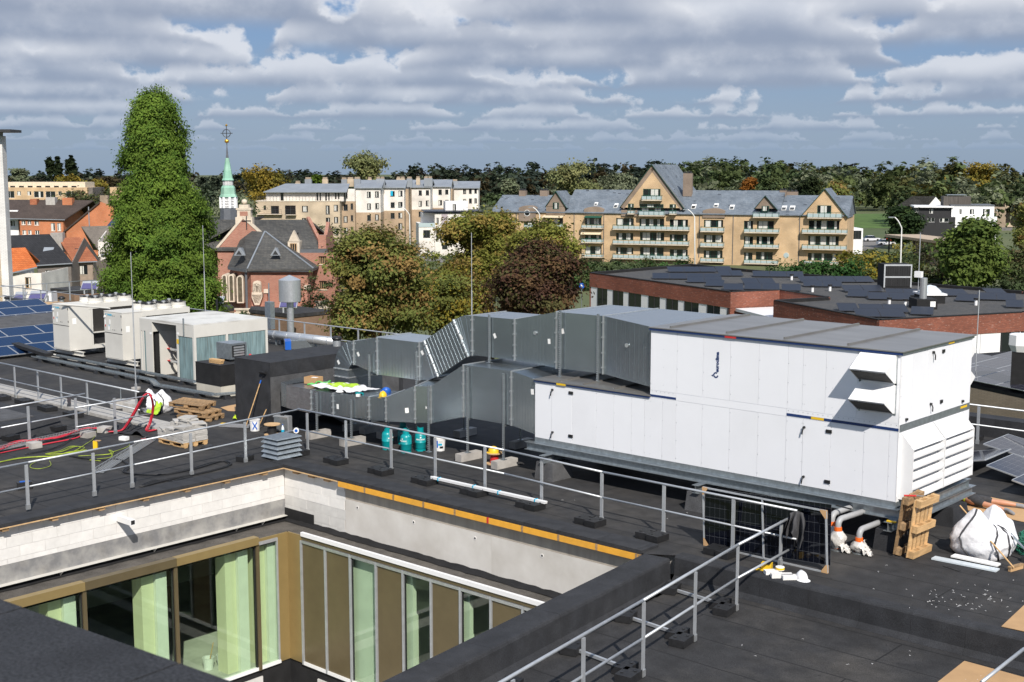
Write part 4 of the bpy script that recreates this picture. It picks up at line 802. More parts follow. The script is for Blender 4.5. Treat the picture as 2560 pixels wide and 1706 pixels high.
# ------------------------------------------------------------------ chillers and coolers on the left
def zat(px,py,base):
    """height at which the vertical over base is seen at pixel row py"""
    b=Vector(base);D=(b-Vector((0,0,CAMZ))).dot(FWD);return at_depth(px,py,D).z
def chiller(u0,lab):
    t=thing('chiller',lab,'chiller',(u0+0.65,28.6,0.27),group='air cooled chillers');u1=u0+1.31;v0,v1,v2=27.1,28.1,30.2
    MB().box(u0,u1,v0,v1,0.28,2.13).build('cabinet',cream,t)
    d=bpiece('door',u0+0.01,u1-0.02,v0-0.012,v0,1.32,2.10,cream,t);bpiece('door',u0+0.01,u1-0.02,v0-0.010,v0,0.32,1.29,cream,t)
    bpiece('shadow_gap',u0+0.01,u1-0.02,v0-0.006,v0-0.001,1.292,1.318,dark,t)
    for a,b,z0,z1,m in((0.07,0.13,1.62,1.80,paper),(0.07,0.13,1.53,1.62,red),(0.38,0.47,1.66,1.84,paper),(0.29,0.40,1.42,1.60,paper),(0.43,0.52,1.40,1.56,curtain_w),(0.33,0.40,1.56,1.62,cyan_p)):bpiece('label_plate',u0+a,u0+b,v0-0.016,v0-0.012,z0,z1,m,t)
    bpiece('label_plate',u1,u1+0.004,v0+0.15,v0+0.32,1.38,1.62,paper,t)
    for z in(1.46,1.98):bpiece('door_latch',u1-0.05,u1-0.02,v0-0.03,v0-0.012,z,z+0.08,black,t)
    for z in(1.43,1.98):
        for a in(0.62,0.75):bpiece('lock',u0+a,u0+a+0.03,v0-0.022,v0-0.012,z,z+0.03,black,t)
    MB().cyl((u0+0.08,v0-0.05,1.93),(u0+0.08,v0-0.012,1.93),0.045,10).build('isolator_switch',white_c,t)
    lettering('lettering','DAIKIN',0.10,frame_m((u0+0.42,v0-0.0145,2.02),(1,0,0),(0,0,1)),cyan_p,t,bold=0.003);MB().prism([(u0+0.13,1.98),(u0+0.20,2.06),(u0+0.13,2.06)],v0-0.017,v0-0.0125,'y').build('logo_mark',cyan_p,t)
    MB().box(u0,u1,v1,v2,0.28,0.42).build('base_tray',cream,t)
    for v in(v1+0.01,v2-0.08):MB().box(u1-0.06,u1-0.002,v,v+0.07,0.42,1.95).box(u0+0.002,u0+0.06,v,v+0.07,0.42,1.95).build('corner_post',cream,t)
    MB().prism([(u1-0.30,0.95),(u1-0.26,0.95),(u1-0.004,1.95),(u1-0.06,1.95)],v1+0.002,v2-0.09,'y').prism([(u0+0.26,0.95),(u0+0.30,0.95),(u0+0.06,1.95),(u0+0.004,1.95)],v1+0.002,v2-0.09,'y').build('condenser_coil',coil,t)
    MB().box(u0+0.3,u1-0.3,v1+0.2,v2-0.3,0.42,0.85).build('compressor_block',black,t);MB().box(u1-0.32,u1-0.05,v1,v2-0.08,0.92,0.95).build('coil_sill',cream,t)
    MB().box(u0-0.01,u1+0.01,v1-0.10,v2,1.95,2.16).box(u0-0.012,u1+0.012,v0-0.01,v1-0.10,2.132,2.162).build('fan_deck',cream,t)
    for i in range(3):
        for j in range(2):
            c=(u0+0.34+0.64*j,v1+0.42+0.68*i,2.16);r=0.305
            f=MB().lathe([(r+0.02,0),(r+0.02,0.05),(r,0.09),(r,0.20),(r+0.012,0.215),(r-0.02,0.215),(r-0.02,0.01)],c,24).build('fan_ring',cream,t,smooth=False)
            MB().cyl((c[0],c[1],c[2]+0.1),(c[0],c[1],c[2]+0.115),r-0.03,20).build('fan_well',dark,f)
            g=MB()
            for rr in(0.28,0.21,0.14):g.tube([(c[0]+rr*math.cos(R(20*k)),c[1]+rr*math.sin(R(20*k)),c[2]+0.235)for k in range(19)],0.008,4)
            for k in range(3):g.bar((c[0]-0.3*math.cos(R(60*k)),c[1]-0.3*math.sin(R(60*k)),c[2]+0.235),(c[0]+0.3*math.cos(R(60*k)),c[1]+0.3*math.sin(R(60*k)),c[2]+0.235),0.03,0.03)
            g.build('fan_guard',black,f);MB().cyl((c[0],c[1],c[2]+0.2),(c[0],c[1],c[2]+0.30),0.075,12).build('fan_motor',alu,f)
    ibeam('support_beam',(u0-0.3,v0+0.25,0.09),(u1+0.6,v0+0.25,0.09),0.17,0.15,t,mt=cream)
    ibeam('support_beam',(u0-0.3,v2-0.3,0.09),(u1+0.6,v2-0.3,0.09),0.17,0.15,t,mt=cream)
    return t
chiller(-50.0,'cream chiller with six roof fans nearest the blue solar panels');chiller(-45.97,'cream chiller with six roof fans between its twin and the stained cooler')
for y_,l_ in((26.85,'front'),(28.9,'rear')):
    q=ibeam('support_beam',(-50.6,y_,0.0),(-43.2,y_,0.0),0.088,0.16,None,mt=cream);tag(q,'%s white steel beam carrying the two chillers'%l_,'steel beam','chiller beams')
gp=MB().bar((-51.9,26.2,0.42),(-48.2,25.9,0.30),0.34,0.13).build('insulation_strip',rubber);tag(gp,'black foam strip lying across beams before the left chiller','insulation')
tl=MB().cyl((-49.0,26.98,2.20),(-47.5,27.3,2.20),0.045,8).cyl((-47.5,27.3,2.2),(-46.2,27.5,2.2),0.03,8).build('conduit_pipe',cream);tag(tl,'thin conduit spanning from the left chiller to its neighbour','pipe')
# stained cooler with fin panels
dc=thing('dry_cooler','cream dry cooler with a stained flat top and grey fin panels','cooler',(-41,28.3,0));a0,a1,a2,a3,w0,w1=-42.8,-41.97,-40.38,-39.28,26.7,30.0
MB().box(a0,a3,w0,w1,2.10,2.15).build('top_plate',cream_top,dc)
MB().box(a0,a1,w0,w1,1.68,2.10).box(a2,a3,w0,w1,1.68,2.10).box(a1,a2,w0+1.1,w1,1.68,2.10).box(a1,a2,w0,w0+0.02,2.05,2.10).build('header',cream,dc)
MB().box(a1+0.002,a2-0.002,w0+1.0,w0+1.1,0.05,2.09).build('recess_wall',cream,dc)
MB().box(a1,a1+0.03,w0+0.3,w0+1.0,0.0,1.68).box(a1-0.45,a1,w0,w0+0.04,0.0,1.68).build('side_wall',cream,dc)
for u in(a0,a0+0.16,a2,a3-0.09):MB().box(u,u+0.09,w0-0.002,w0+0.1,0.0,1.68).build('corner_post',cream,dc)
for v in(w0+1.40,w1-0.09):MB().box(a3-0.09,a3+0.002,v,v+0.09,0.0,1.68).build('corner_post',cream,dc)
bpiece('fin_panel',a2+0.10,a3-0.10,w0+0.02,w0+0.06,0.06,1.66,fin,dc);bpiece('fin_panel',a0+0.26,a0+0.36,w0+0.02,w0+0.06,0.06,1.66,fin,dc);bpiece('fin_panel',a3-0.06,a3-0.02,w0+0.12,w0+1.38,0.06,1.66,fin,dc);bpiece('fin_panel',a3-0.06,a3-0.02,w0+1.5,w1-0.10,0.06,1.66,fin,dc)
MB().box(a0+0.05,a1-0.1,w0+0.2,w1-0.1,0.1,1.66).box(a2+0.02,a3-0.08,w0+0.1,w1-0.1,0.1,1.66).build('interior',dark,dc)
for z in(0.52,0.98):
    q=MB().tube([(a1+0.05,w0+0.75,z+0.05),(a1+0.3,w0+0.62,z),(a2-0.02,w0+0.62,z)],0.055,8).build('coolant_pipe',steel_br,dc,smooth=True);MB().box(a1+0.02,a1+0.2,w0+0.6,w0+0.75,z,z+0.03).build('valve_lever',red,q)
for u,z in((a1-0.15,1.58),(a2+0.05,1.72)):bpiece('label_plate',u,u+0.12,w0-0.006,w0-0.002,z,z+0.08,paper,dc)
bpiece('label_plate',a2+0.02,a2+0.14,w0-0.007,w0-0.003,1.38,1.55,yellow,dc);bpiece('label_plate',a1+0.1,a1+0.25,w0+0.995,w0+0.999,1.2,1.55,paper,dc)
MB().box(a2+0.5,a2+0.54,w0-0.05,w0-0.005,1.75,2.35).build('sensor_post',steel,dc)
cs=thing('felt_topped_plinth','concrete plinth with black felt sides and a grey vent box on it','plinth',(-36.9,26.2,0))
MB().box(-37.62,-36.2,25.62,27.1,0,0.385).build('base',mat('cream_concrete',(0.50,0.47,0.40),0.9,var=0.08,dirt=0.2),cs);MB().box(-37.63,-36.19,25.61,27.11,0.386,1.10).build('felt_cover',felt_black,cs);MB().box(-37.64,-36.18,25.60,27.12,1.101,1.115).build('top',felt_wall,cs)
vb=thing('grey_vent_box','small grey metal vent box with a louvred window on the plinth','vent box',(-37.0,26.6,1.115))
MB().box(-37.35,-36.55,26.3,27.0,1.20,1.75).build('housing',steel,vb);MB().box(-37.3,-37.1,26.4,26.9,1.116,1.20).box(-36.8,-36.6,26.4,26.9,1.116,1.20).build('foot',black,vb)
MB().box(-36.545,-36.53,26.38,26.92,1.28,1.68).build('grille_frame',black,vb)
for k in range(4):MB().box(-36.53,-36.515,26.43,26.87,1.31+0.09*k,1.37+0.09*k).build('grille_slat',steel_br,vb)
for k in range(3):
    w_=MB().obox((-36.75+0.02*k,25.85,1.14+0.05*k),(0.16,0.62,0.045),Matrix.Rotation(0.5*math.pi+0.04*k,3,'Z')).build('timber_offcut',wood_n);tag(w_,'short reddish timber offcut on the plinth, %s of three'%('bottom','middle','top')[k],'timber','timber offcuts on the plinth')
rl=thing('red_lamp','small red beacon lamp beside the grey vent box','lamp',(-36.3,26.95,1.115));MB().cyl((-36.3,26.95,1.116),(-36.3,26.95,1.24),0.06,10).build('base',white_c,rl);MB().lathe([(0.055,0),(0.055,0.08),(0.03,0.12),(0,0.12)],(-36.3,26.95,1.24),12).build('lens',red,rl,smooth=True)
# cable trays along the chillers
def tray(lab,pts,w=0.22,z=0.14,h=0.06):
    t=thing('cable_tray',lab,'cable tray',(*pts[0][:2],0));m=MB();sl=MB()
    for a,b in zip(pts[:-1],pts[1:]):
        a,b=Vector((*a,z)),Vector((*b,z));d=(b-a).normalized();n=Vector((-d.y,d.x,0))*w/2
        m.bar(a,b,w,0.006).bar(a+n+Vector((0,0,h/2)),b+n+Vector((0,0,h/2)),0.006,h).bar(a-n+Vector((0,0,h/2)),b-n+Vector((0,0,h/2)),0.006,h)
    m.build('channel',steel,t)
    for a,b in zip(pts[:-1],pts[1:]):
        L_=(Vector(b)-Vector(a)).length
        for k in range(max(1,int(L_/1.4))):
            p=Vector(a).lerp(Vector(b),(k+0.5)/max(1,int(L_/1.4)));MB().hexa([(p.x-0.16,p.y-0.16,0),(p.x+0.16,p.y-0.16,0),(p.x+0.16,p.y+0.16,0),(p.x-0.16,p.y+0.16,0),(p.x-0.08,p.y-0.1,z-0.006),(p.x+0.08,p.y-0.1,z-0.006),(p.x+0.08,p.y+0.1,z-0.006),(p.x-0.08,p.y+0.1,z-0.006)]).build('rubber_foot',rubber,t)
tray('long galvanised cable tray bending around the felt plinth',[(-49.2,25.75),(-40.4,25.6),(-39.3,25.12),(-36.1,25.28),(-35.8,26.0),(-35.3,26.6)]);tray('galvanised cable tray close along the front of the chillers',[(-48.9,26.47),(-38.8,26.38)],0.2)
# blue solar field
def solar(center,size,M3,mt,lab,group,frame=alu,th=0.035,cat='solar panel'):
    """tilted panel; M3 columns: width, depth, normal"""
    t=bpy.data.objects.new('photovoltaic_module',None);COL.objects.link(t);t.matrix_world=Matrix.LocRotScale(Vector(center),M3.to_quaternion(),None);ROOTLOC[t]=None;tag(t,lab,cat,group)
    w,d=size;key=(round(w,3),round(d,3),mt.name)
    if key not in BOXES:
        BOXES[key]=(MB().box(-w/2+0.018,w/2-0.018,-d/2+0.018,d/2-0.018,th*0.6,th*0.9).mesh('cell_glass',mt),
                      MB().box(-w/2,w/2,-d/2,-d/2+0.02,0,th).box(-w/2,w/2,d/2-0.02,d/2,0,th).box(-w/2,-w/2+0.02,-d/2+0.02,d/2-0.02,0,th).box(w/2-0.02,w/2,-d/2+0.02,d/2-0.02,0,th).mesh('frame',frame))
    for nm,me in zip(('cell_glass','frame'),BOXES[key]):
        o=bpy.data.objects.new(nm,me);COL.objects.link(o);o.parent=t
    return t
def ordn(i):return['first','second','third','fourth','fifth','sixth','seventh','eighth','ninth','tenth','eleventh','twelfth','thirteenth','fourteenth','fifteenth','sixteenth','seventeenth','eighteenth','nineteenth','twentieth','last but five','last but four','last but three','last but two','last but one','last'][i]
TI=R(14.5)
Mt=Matrix(((0,-math.cos(TI),math.sin(TI)),(1,0,0),(0,math.sin(TI),math.cos(TI))))   # width along v, depth up the slope towards -u
rows=((-50.3,0.12,0,'front'),(-50.3,0.12,1,'middle'),(-50.3,0.12,2,'back'))
for ru,rz,k,nm in rows:
    for i in range(6):
        vc=33.2-1.67*i-(0.55*k);s0=1.02*k+0.5;c=Vector((ru-math.cos(TI)*s0,vc,rz+math.sin(TI)*s0));solar(c,(1.65,1.0),Mt,pv_blue,'blue solar panel, %s row beside the chillers, %s from the far edge'%(nm,ordn(i)),'blue solar field beside the chillers')
for k,nm in((0,'front'),(1,'middle'),(2,'back')):
    for i in range(5):
        vc=34.0-1.67*i-(0.5*k);s0=1.02*k+0.5;c=Vector((-60.9-math.cos(TI)*s0,vc,0.16+math.sin(TI)*s0));solar(c,(1.65,1.0),Mt,pv_blue,'blue solar panel, %s row of the rear field, %s from the far edge'%(nm,ordn(i)),'blue solar field at the roof end')
so=MB().prism([(-57.2,0),(-60.2,0.0),(-60.9,0.10),(-60.6,0.55),(-57.6,0.28)],24,35,'y').build('felt_ramp',felt_light);tag(so,'grey felt ramp between the two blue solar fields','ramp')
pa=MB().box(-66.4,-63.9,34.0,36.2,0.42,0.46).box(-66.3,-66.2,34.1,36.1,0,0.42).box(-64.1,-64.0,34.1,36.1,0,0.42).build('plywood_sheet',ply);tag(pa,'pale plywood sheet on battens behind the blue panels','plywood')
for i,(u,v)in enumerate(((-71.5,36.0),(-65.8,37.8),(-64.5,38.3),(-69,38.0))):
    t=thing('roof_cowl','low black roof cowl, %s along the left roof end'%ordn(i),'vent',(u,v,0),group='roof cowls at the left end');MB().cyl((u,v,-0.3),(u,v,0.28),0.13,12).build('pipe',steel_br,t);MB().lathe([(0.2,0),(0.22,0.06),(0.1,0.16),(0,0.17)],(u,v,0.28),14).build('cap',black,t,smooth=True)
# lightning rods
for i,(bx,topxy,lab)in enumerate((((-39.9,24.65,0),z1(1180,895),'thin lightning rod rising in front of the dry cooler'),((-47.6,33.0,0),z1(1745,655),'thin lightning rod in front of the conifer beside the fans'),((-31.9,33.5,0),z2(1533,720),'thin lightning rod standing behind the upper duct'))):
    zt=zat(*topxy,bx);t=thing('lightning_rod',lab,'lightning rod',bx,group='lightning rods')
    MB().lathe([(0.17,0),(0.17,0.07),(0.06,0.09),(0,0.09)],bx,14).build('foot',concrete,t);MB().cyl((bx[0],bx[1],0.08),(bx[0],bx[1],zt*0.62),0.022,6).build('lower_tube',alu,t);MB().cyl((bx[0],bx[1],zt*0.62),(bx[0],bx[1],zt),0.012,6).build('tip',alu,t)
# exhaust stack with a cowl
sb=(-46.6,36.9,0);ck=thing('exhaust_stack','steel exhaust stack with a big round cowl behind the roof','chimney',sb)
zc0,zc1,zc2=zat(*z2(390,1335),sb),zat(*z2(390,1140),sb),zat(*z2(390,1098),sb)
MB().cyl((sb[0],sb[1],-1.5),(sb[0],sb[1],zc0+0.4),0.16,18).build('flue',steel_br,ck,smooth=False);MB().lathe([(0.45,0),(0.50,0.02),(0.50,zc1-zc0),(0.03,zc2-zc0),(0,zc2-zc0)],(sb[0],sb[1],zc0),30).build('cowl',steel_br,ck,smooth=False)
bpl=MB().cyl((-44.6,31.5,0),(-44.6,31.5,zat(*z2(250,1315),(-44.6,31.5,0))),0.045,8).build('black_pole',black);tag(bpl,'black pole at the corner of the stained cooler','pole')
eb=MB().box(-47.3,-46.9,36.0,36.25,0.5,1.75).cyl((-47.1,36.1,0),(-47.1,36.1,2.6),0.03,6).build('electric_cabinet',steel);tag(eb,'narrow grey cabinet on a post in front of the exhaust stack','cabinet')
# insulated pipe run, blue taped duct, plywood stack behind the shaft box
ip=thing('insulated_pipe','silver insulated pipe run behind the black felt shaft box','pipe',tuple(G(zM,500,420,0)))
p0,p1=G(zM,150,330,0.45),G(zM,860,412,0.45);MB().cyl(p0,p1,0.20,14).build('pipe',steel_br,ip,smooth=True)
for k in range(6):
    a=p0.lerp(p1,(k+0.5)/6);dd=(p1-p0).normalized();MB().cyl(a-dd*0.03,a+dd*0.03,0.207,14).build('band',alu,ip);MB().box(a.x-0.03,a.x+0.03,a.y-0.03,a.y+0.03,0,0.26).build('pipe_foot',steel,ip)
dB=thing('flat_duct','flat silver duct with blue tape lying behind the shaft box','duct',tuple(G(zM,520,460,0.05)));q0,q1=G(zM,345,480,0.0),G(zM,700,470,0.0)
MB().obox((q0+q1)/2+Vector((0,0.3,0.22)),((q1-q0).length,0.9,0.36),Matrix.Rotation(math.atan2((q1-q0).y,(q1-q0).x),3,'Z')).build('casing',steel_d,dB);MB().obox(q0+Vector((0.25,0.3,0.23)),(0.25,0.92,0.365),Matrix.Rotation(math.atan2((q1-q0).y,(q1-q0).x),3,'Z')).build('tape',blue_p,dB)
pc=Vector((-36.9,33.0,0));trs=thing('work_trestle','low steel trestle under the plywood stack','trestle',pc)
for sx in(-1.6,1.6):MB().box(pc.x+sx-0.03,pc.x+sx+0.03,pc.y-0.6,pc.y+0.6,0.62,0.68).box(pc.x+sx-0.03,pc.x+sx+0.03,pc.y-0.6,pc.y-0.54,0,0.62).box(pc.x+sx-0.03,pc.x+sx+0.03,pc.y+0.54,pc.y+0.6,0,0.62).build('frame',steel,trs)
for k in range(7):
    b=MB().obox((pc.x+random.uniform(-0.2,0.2),pc.y+random.uniform(-0.1,0.1),0.70+0.035*k),(3.6-(1.4 if k>4 else 0),1.2,0.03),Matrix.Rotation(random.uniform(-0.05,0.05),3,'Z')).build('plywood_board',black if k==0 else ply);tag(b,'plywood board in the stack behind the ducts, %s from the bottom'%ordn(k),'board','plywood boards on the trestle')
for k in range(2):
    b=MB().obox((pc.x-2.1,pc.y-0.7,0.35+0.09*k),(1.5,0.5,0.08),Matrix.Rotation(0.1*k,3,'Z')).build('orange_plank',board_o);tag(b,('lower','upper')[k]+' orange plank beside the plywood stack','plank','orange planks by the plywood')
# -------------------------------------------------------------- solar panels right of the unit
def tiltm(yaw,tilt):   # width along yaw direction, depth rising
    return Matrix.Rotation(yaw,3,'Z')@Matrix.Rotation(tilt,3,'X')
for i,(c,yw,tl_)in enumerate((((-11.6,32.2,0.25),R(90),R(12)),((-12.9,32.7,0.27),R(90),R(-12)),((-10.55,31.1,0.25),R(90),R(12)),((-10.5,33.0,0.25),R(90),R(12)),((-12.6,34.5,0.3),R(90),R(10)))):
    solar(c,(1.75,1.1),tiltm(yw,tl_),pv_grey,'grey tilted solar panel behind the lying worker, %s from the white louvres'%ordn(i),'solar panels right of the air unit')
# ------------------------------------------------------------------ site clutter
def pallet(lab,M4,mt=wood,group='wooden pallets',across=False):
    t=bpy.data.objects.new('wooden_pallet',None);COL.objects.link(t);t.matrix_world=M4;ROOTLOC[t]=None;tag(t,lab,'pallet',group)
    for y in(-0.35,-0.17,0,0.17,0.35):piece('deck_board',(1.2,0.10 if abs(y)==0.17 else 0.14,0.022),(0,y,0.133),mt,t)
    for x in(-0.53,0,0.53):piece('cross_board',(0.14,0.80,0.022),(x,0,0.111),mt,t)
    for x in(-0.53,0,0.53):
        for y in(-0.33,0,0.33):piece('spacer_block',(0.14,0.14,0.078),(x,y,0.061),mt,t)
    for k in(-1,0,1):piece('runner_board',(0.14,0.8,0.022)if across else(1.2,0.10,0.022),(0.53*k,0,0.011)if across else(0,0.33*k,0.011),mt,t)
    return t
def TR(loc,rx=0,ry=0,rz=0):return Matrix.Translation(Vector(loc))@Matrix.Rotation(rz,4,'Z')@Matrix.Rotation(ry,4,'Y')@Matrix.Rotation(rx,4,'X')
pallet('pallet under the stack of grey paving slabs',TR((-30.85,20.5,0.002),rz=0.03),wood_n)
k=0
for i in range(3):
    for j in range(2):
        H_=(9,12,10)[i]if j else(6,7,9)[i]
        for l in range(H_):
            d=0.012*l/4;a=random.uniform(-0.05,0.05)+(random.uniform(-0.5,0.5)if l>H_-2 else 0)
            s=piece('paving_stone',(0.40,0.40,0.048),(-31.27+0.42*i+random.uniform(-d,d)-0.01,20.29+0.42*j+random.uniform(-d,d),0.172+0.0505*l),slab_m,None,(random.uniform(-0.03,0.03)if l==H_-1 else 0,random.uniform(-0.03,0.03)if l==H_-1 else 0,a))
            tag(s,'grey paving slab, %s %s column of the pallet stack, %s from the bottom'%(('near','back')[j],('left','middle','right')[i],ordn(l)),'paving slab','paving slabs on the pallet')
for k,(x,y,z,rx,ry,rz)in enumerate(((-33.6,23.0,0.0,0,0,0.35),(-33.75,23.0,0.15,0.0,0.06,0.30),(-34.1,23.05,0.33,0.02,0.05,0.42))):
    pallet('weathered pallet in the slanting pile beside the green bag, %s of three'%('bottom','middle','top')[k],TR((x,y,z),rx,ry,rz))
pallet('pallet leaning upright against the steel frame by the white bag, inner one',TR((-10.83,24.25,0.62),0,0,0)@Matrix.Rotation(R(-83),4,'Y')@Matrix.Rotation(R(3),4,'X'),wood,across=True)
pallet('pallet leaning upright against another by the white bag, outer one',TR((-10.52,24.22,0.61),0,0,0)@Matrix.Rotation(R(-84),4,'Y')@Matrix.Rotation(R(-2),4,'X'),wood_n,across=True)
# gas bottles
def gas_bottle(lab,x,y,rot):
    t=thing('gas_bottle',lab,'gas bottle',(x,y,0),rot,'teal gas bottles',local=True)
    r=0.155
    MB().lathe([(0.13,0.05),(r,0.09),(r,0.235),(r+0.004,0.24),(r+0.004,0.25),(r,0.255),(r,0.42),(0.14,0.47),(0.10,0.51),(0.05,0.525),(0,0.525)],(0,0,0),26).build('body',teal,t,smooth=True)
    ft=MB();n=28;vs=[]
    for k in range(n):
        a=2*math.pi*k/n
        for rr in(0.135,0.145):
            for z in(0.0,0.06):vs.append((rr*math.cos(a),rr*math.sin(a),z+(0.03 if(k%7==3 and z==0)else 0)))
    ft.add(vs,[(4*k+a,4*((k+1)%n)+a,4*((k+1)%n)+b,4*k+b)for k in range(n)for a,b in((0,1),(2,3),(0,2))]);ft.build('foot_ring',teal,t)
    cr=MB();vs=[];n=20;a0,a1=R(40),R(320)
    for k in range(n+1):
        a=a0+(a1-a0)*k/n
        for rr in(0.082,0.09):
            for z in(0.50,0.66):vs.append((rr*math.cos(a+1.4),rr*math.sin(a+1.4),z))
    cr.add(vs,[(4*k+a,4*(k+1)+a,4*(k+1)+b,4*k+b)for k in range(n)for a,b in((0,1),(2,3),(1,3))]);cr.build('collar',teal,t)
    vv=MB().cyl((0,0,0.52),(0,0,0.60),0.025,10).build('valve',alu,t);MB().cyl((0,0,0.60),(0,0,0.625),0.035,10).build('valve_cap',wood_n,vv)
    M=frame_m((0,-r-0.003,0.335),(1,0,0),(0,0,1));lettering('lettering','MACOGAS',0.052,M,paper,t,bold=0.0012,bend=r+0.003)
    fl=MB().add([(-0.02,-r-0.0035,0.375),(0.02,-r-0.0035,0.375),(0.022,-r-0.0035,0.40),(0.012,-r-0.0035,0.43),(0.0,-r-0.0035,0.40),(-0.012,-r-0.0035,0.415)],[(0,1,2,3,4,5)]);fl.build('flame_mark',paper,t)
    return t
gas_bottle('teal gas bottle at the left of the group of four',-25.98,23.86,R(100));gas_bottle('teal gas bottle in front of the group, lettering turned aside',-25.30,23.93,R(5));gas_bottle('teal gas bottle beside the white bucket with its white lettering facing out',-25.17,24.35,R(48));gas_bottle('teal gas bottle half hidden behind the other three',-26.15,24.62,R(70))
def bucket(lab,x,y,r,h,extra=None):
    t=thing('plastic_bucket',lab,'bucket',(x,y,0),group='white plastic buckets')
    MB().lathe([(r*0.86,0),(r,h*0.93),(r*1.06,h*0.93),(r*1.06,h),(r*0.97,h),(r*0.84,0.02),(0,0.02)],(x,y,0),22).build('pail',white_c,t,smooth=False)
    return t
b1_=bucket('white bucket with blue and black print beside the gas bottles',-24.78,24.72,0.155,0.36);an=math.atan2(-24.72,24.78)
for k,(a,z0,z1_,m)in enumerate(((-0.62,0.10,0.30,blue_p),(-0.30,0.16,0.22,cyan_p),(-0.05,0.08,0.14,black),(-0.2,0.24,0.30,curtain_w))):
    vs=[];
    for i in range(6):
        t_=an+a+0.09*i*(1.6 if k else 0.6)
        for z in(z0,z1_):rr=0.155*(0.86+0.14*z/0.335)+0.003;vs.append((-24.78+rr*math.cos(t_),24.72+rr*math.sin(t_),z))
    MB().add(vs,[(2*i,2*i+2,2*i+3,2*i+1)for i in range(5)]).build('print',m,b1_)
b2_=bucket('dirty white bucket with a blue cross leaned with tools at the shaft',-30.82,22.98,0.16,0.34)
for s_ in(-1,1):
    vs=[]
    for i in range(5):
        f=i/4-0.5;t_=math.atan2(-23,30.8)+f*0.9
        for dz in(-0.03,0.03):rr=0.16*0.94+0.004+0.02*(0.17+s_*f*0.2);vs.append((-30.82+rr*math.cos(t_),22.98+rr*math.sin(t_),0.17+s_*f*0.22+dz))
    MB().add(vs,[(2*i,2*i+2,2*i+3,2*i+1)for i in range(4)]).build('blue_cross',blue_p,b2_)
MB().lathe([(0.0,0.3),(0.15,0.3)],(-30.82,22.98,0),16).build('contents',dark,b2_)
# long handled roller and brush leaning on the shaft
rl_=thing('paint_roller','long handled black roller leaning against the felt shaft','roller',(-31.3,23.2,0));hp,hq=Vector((-31.25,22.95,0.02)),Vector((-31.15,23.50,1.42))
MB().cyl(hp,hq,0.016,8).build('handle',wood_n,rl_);MB().cyl(hp.lerp(hq,0.93),hq,0.021,8).build('sleeve',blue_p,rl_);MB().tube([hq,hq+Vector((0,0.01,0.10)),hq+Vector((0.12,0.0,0.15)),hq+Vector((0.12,-0.01,0.24))],0.007,6).build('bracket',black,rl_);MB().cyl(hq+Vector((-0.02,-0.015,0.25)),hq+Vector((0.24,-0.015,0.25)),0.042,12).build('roll',rubber,rl_)
b_=thing('scraper_pole','thin wooden pole with a dark tip standing in the bucket','pole',(-30.75,23.0,0.02));MB().cyl((-30.76,23.02,0.03),(-30.66,23.30,0.62),0.015,8).build('handle',wood_n,b_);MB().cyl((-30.66,23.30,0.62),(-30.60,23.45,0.98),0.012,8,0.004).build('tip',black,b_)
def spool(lab,x,y,s,core,z=0.0):
    t=thing('cable_spool',lab,'spool',(x,y,z),group='cable spools');h=0.33*s
    MB().lathe([(0.24*s,0),(0.24*s,0.022),(0,0.022)],(x,y,z),26).build('lower_flange',ply,t);MB().lathe([(0.125*s,0),(0.125*s,h-0.044),(0,h-0.044)],(x,y,z+0.022),22).build('cable_core',core,t);MB().lathe([(0.24*s,0),(0.24*s,0.022),(0,0.022)],(x,y,z+h-0.022),26).build('upper_flange',ply,t)
spool('cable spool with black cable in front of the metal case',-29.92,22.93,1.0,black);spool('small cable spool with red cable under a yellow helmet',-22.55,24.52,0.92,red)
tc_=thing('tool_case','silver aluminium tool case standing by the felt shaft','case',(-30.12,23.45,0));MB().obox((-30.12,23.47,0.24),(0.50,0.20,0.42),Matrix.Rotation(0.35,3,'Z')).build('shell',steel,tc_)
for s_ in(-1,1):MB().obox(Vector((-30.12,23.47,0.24))+Matrix.Rotation(0.35,3,'Z')@Vector((0.25*s_,0,0)),(0.025,0.21,0.44),Matrix.Rotation(0.35,3,'Z')).build('edge_trim',alu,tc_)
MB().obox((-30.12,23.47,0.46),(0.51,0.21,0.025),Matrix.Rotation(0.35,3,'Z')).build('lid_edge',alu,tc_);MB().obox((-30.12,23.47,0.49),(0.12,0.03,0.04),Matrix.Rotation(0.35,3,'Z')).build('handle',black,tc_);MB().obox((-30.45,23.55,0.03),(0.1,0.1,0.06),Matrix.Identity(3)).build('foot',black,tc_)
bx_=MB().obox((-30.42,23.35,0.30),(0.20,0.18,0.26),Matrix.Rotation(0.2,3,'Z')).obox((-30.42,23.35,0.09),(0.26,0.24,0.17),Matrix.Rotation(0.2,3,'Z')).build('battery_pack',black);tag(bx_,'black battery box stacked beside the tool case','battery box')
wb=thing('water_bottle','clear plastic water bottle in front of the tool case','bottle',(-29.62,23.08,0));MB().lathe([(0.04,0),(0.045,0.02),(0.045,0.20),(0.035,0.25),(0.016,0.29),(0.016,0.31)],(-29.62,23.08,0),14).build('body',clear,wb,smooth=True);MB().lathe([(0.046,0.09),(0.046,0.17),(0.046,0.175)],(-29.62,23.08,0),14).build('label',cyan_p,wb);MB().cyl((-29.62,23.08,0.31),(-29.62,23.08,0.335),0.018,10).build('cap',blue_p,wb)
tp=thing('tape_roll','small white and blue tape roll hung on the rail corner','tape roll',(-27.79,22.16,0.5));MB().cyl((-27.76,22.10,0.56),(-27.71,22.05,0.56),0.075,18).build('roll',paper,tp);MB().cyl((-27.712,22.052,0.56),(-27.706,22.046,0.56),0.045,14).build('core',blue_p,tp)
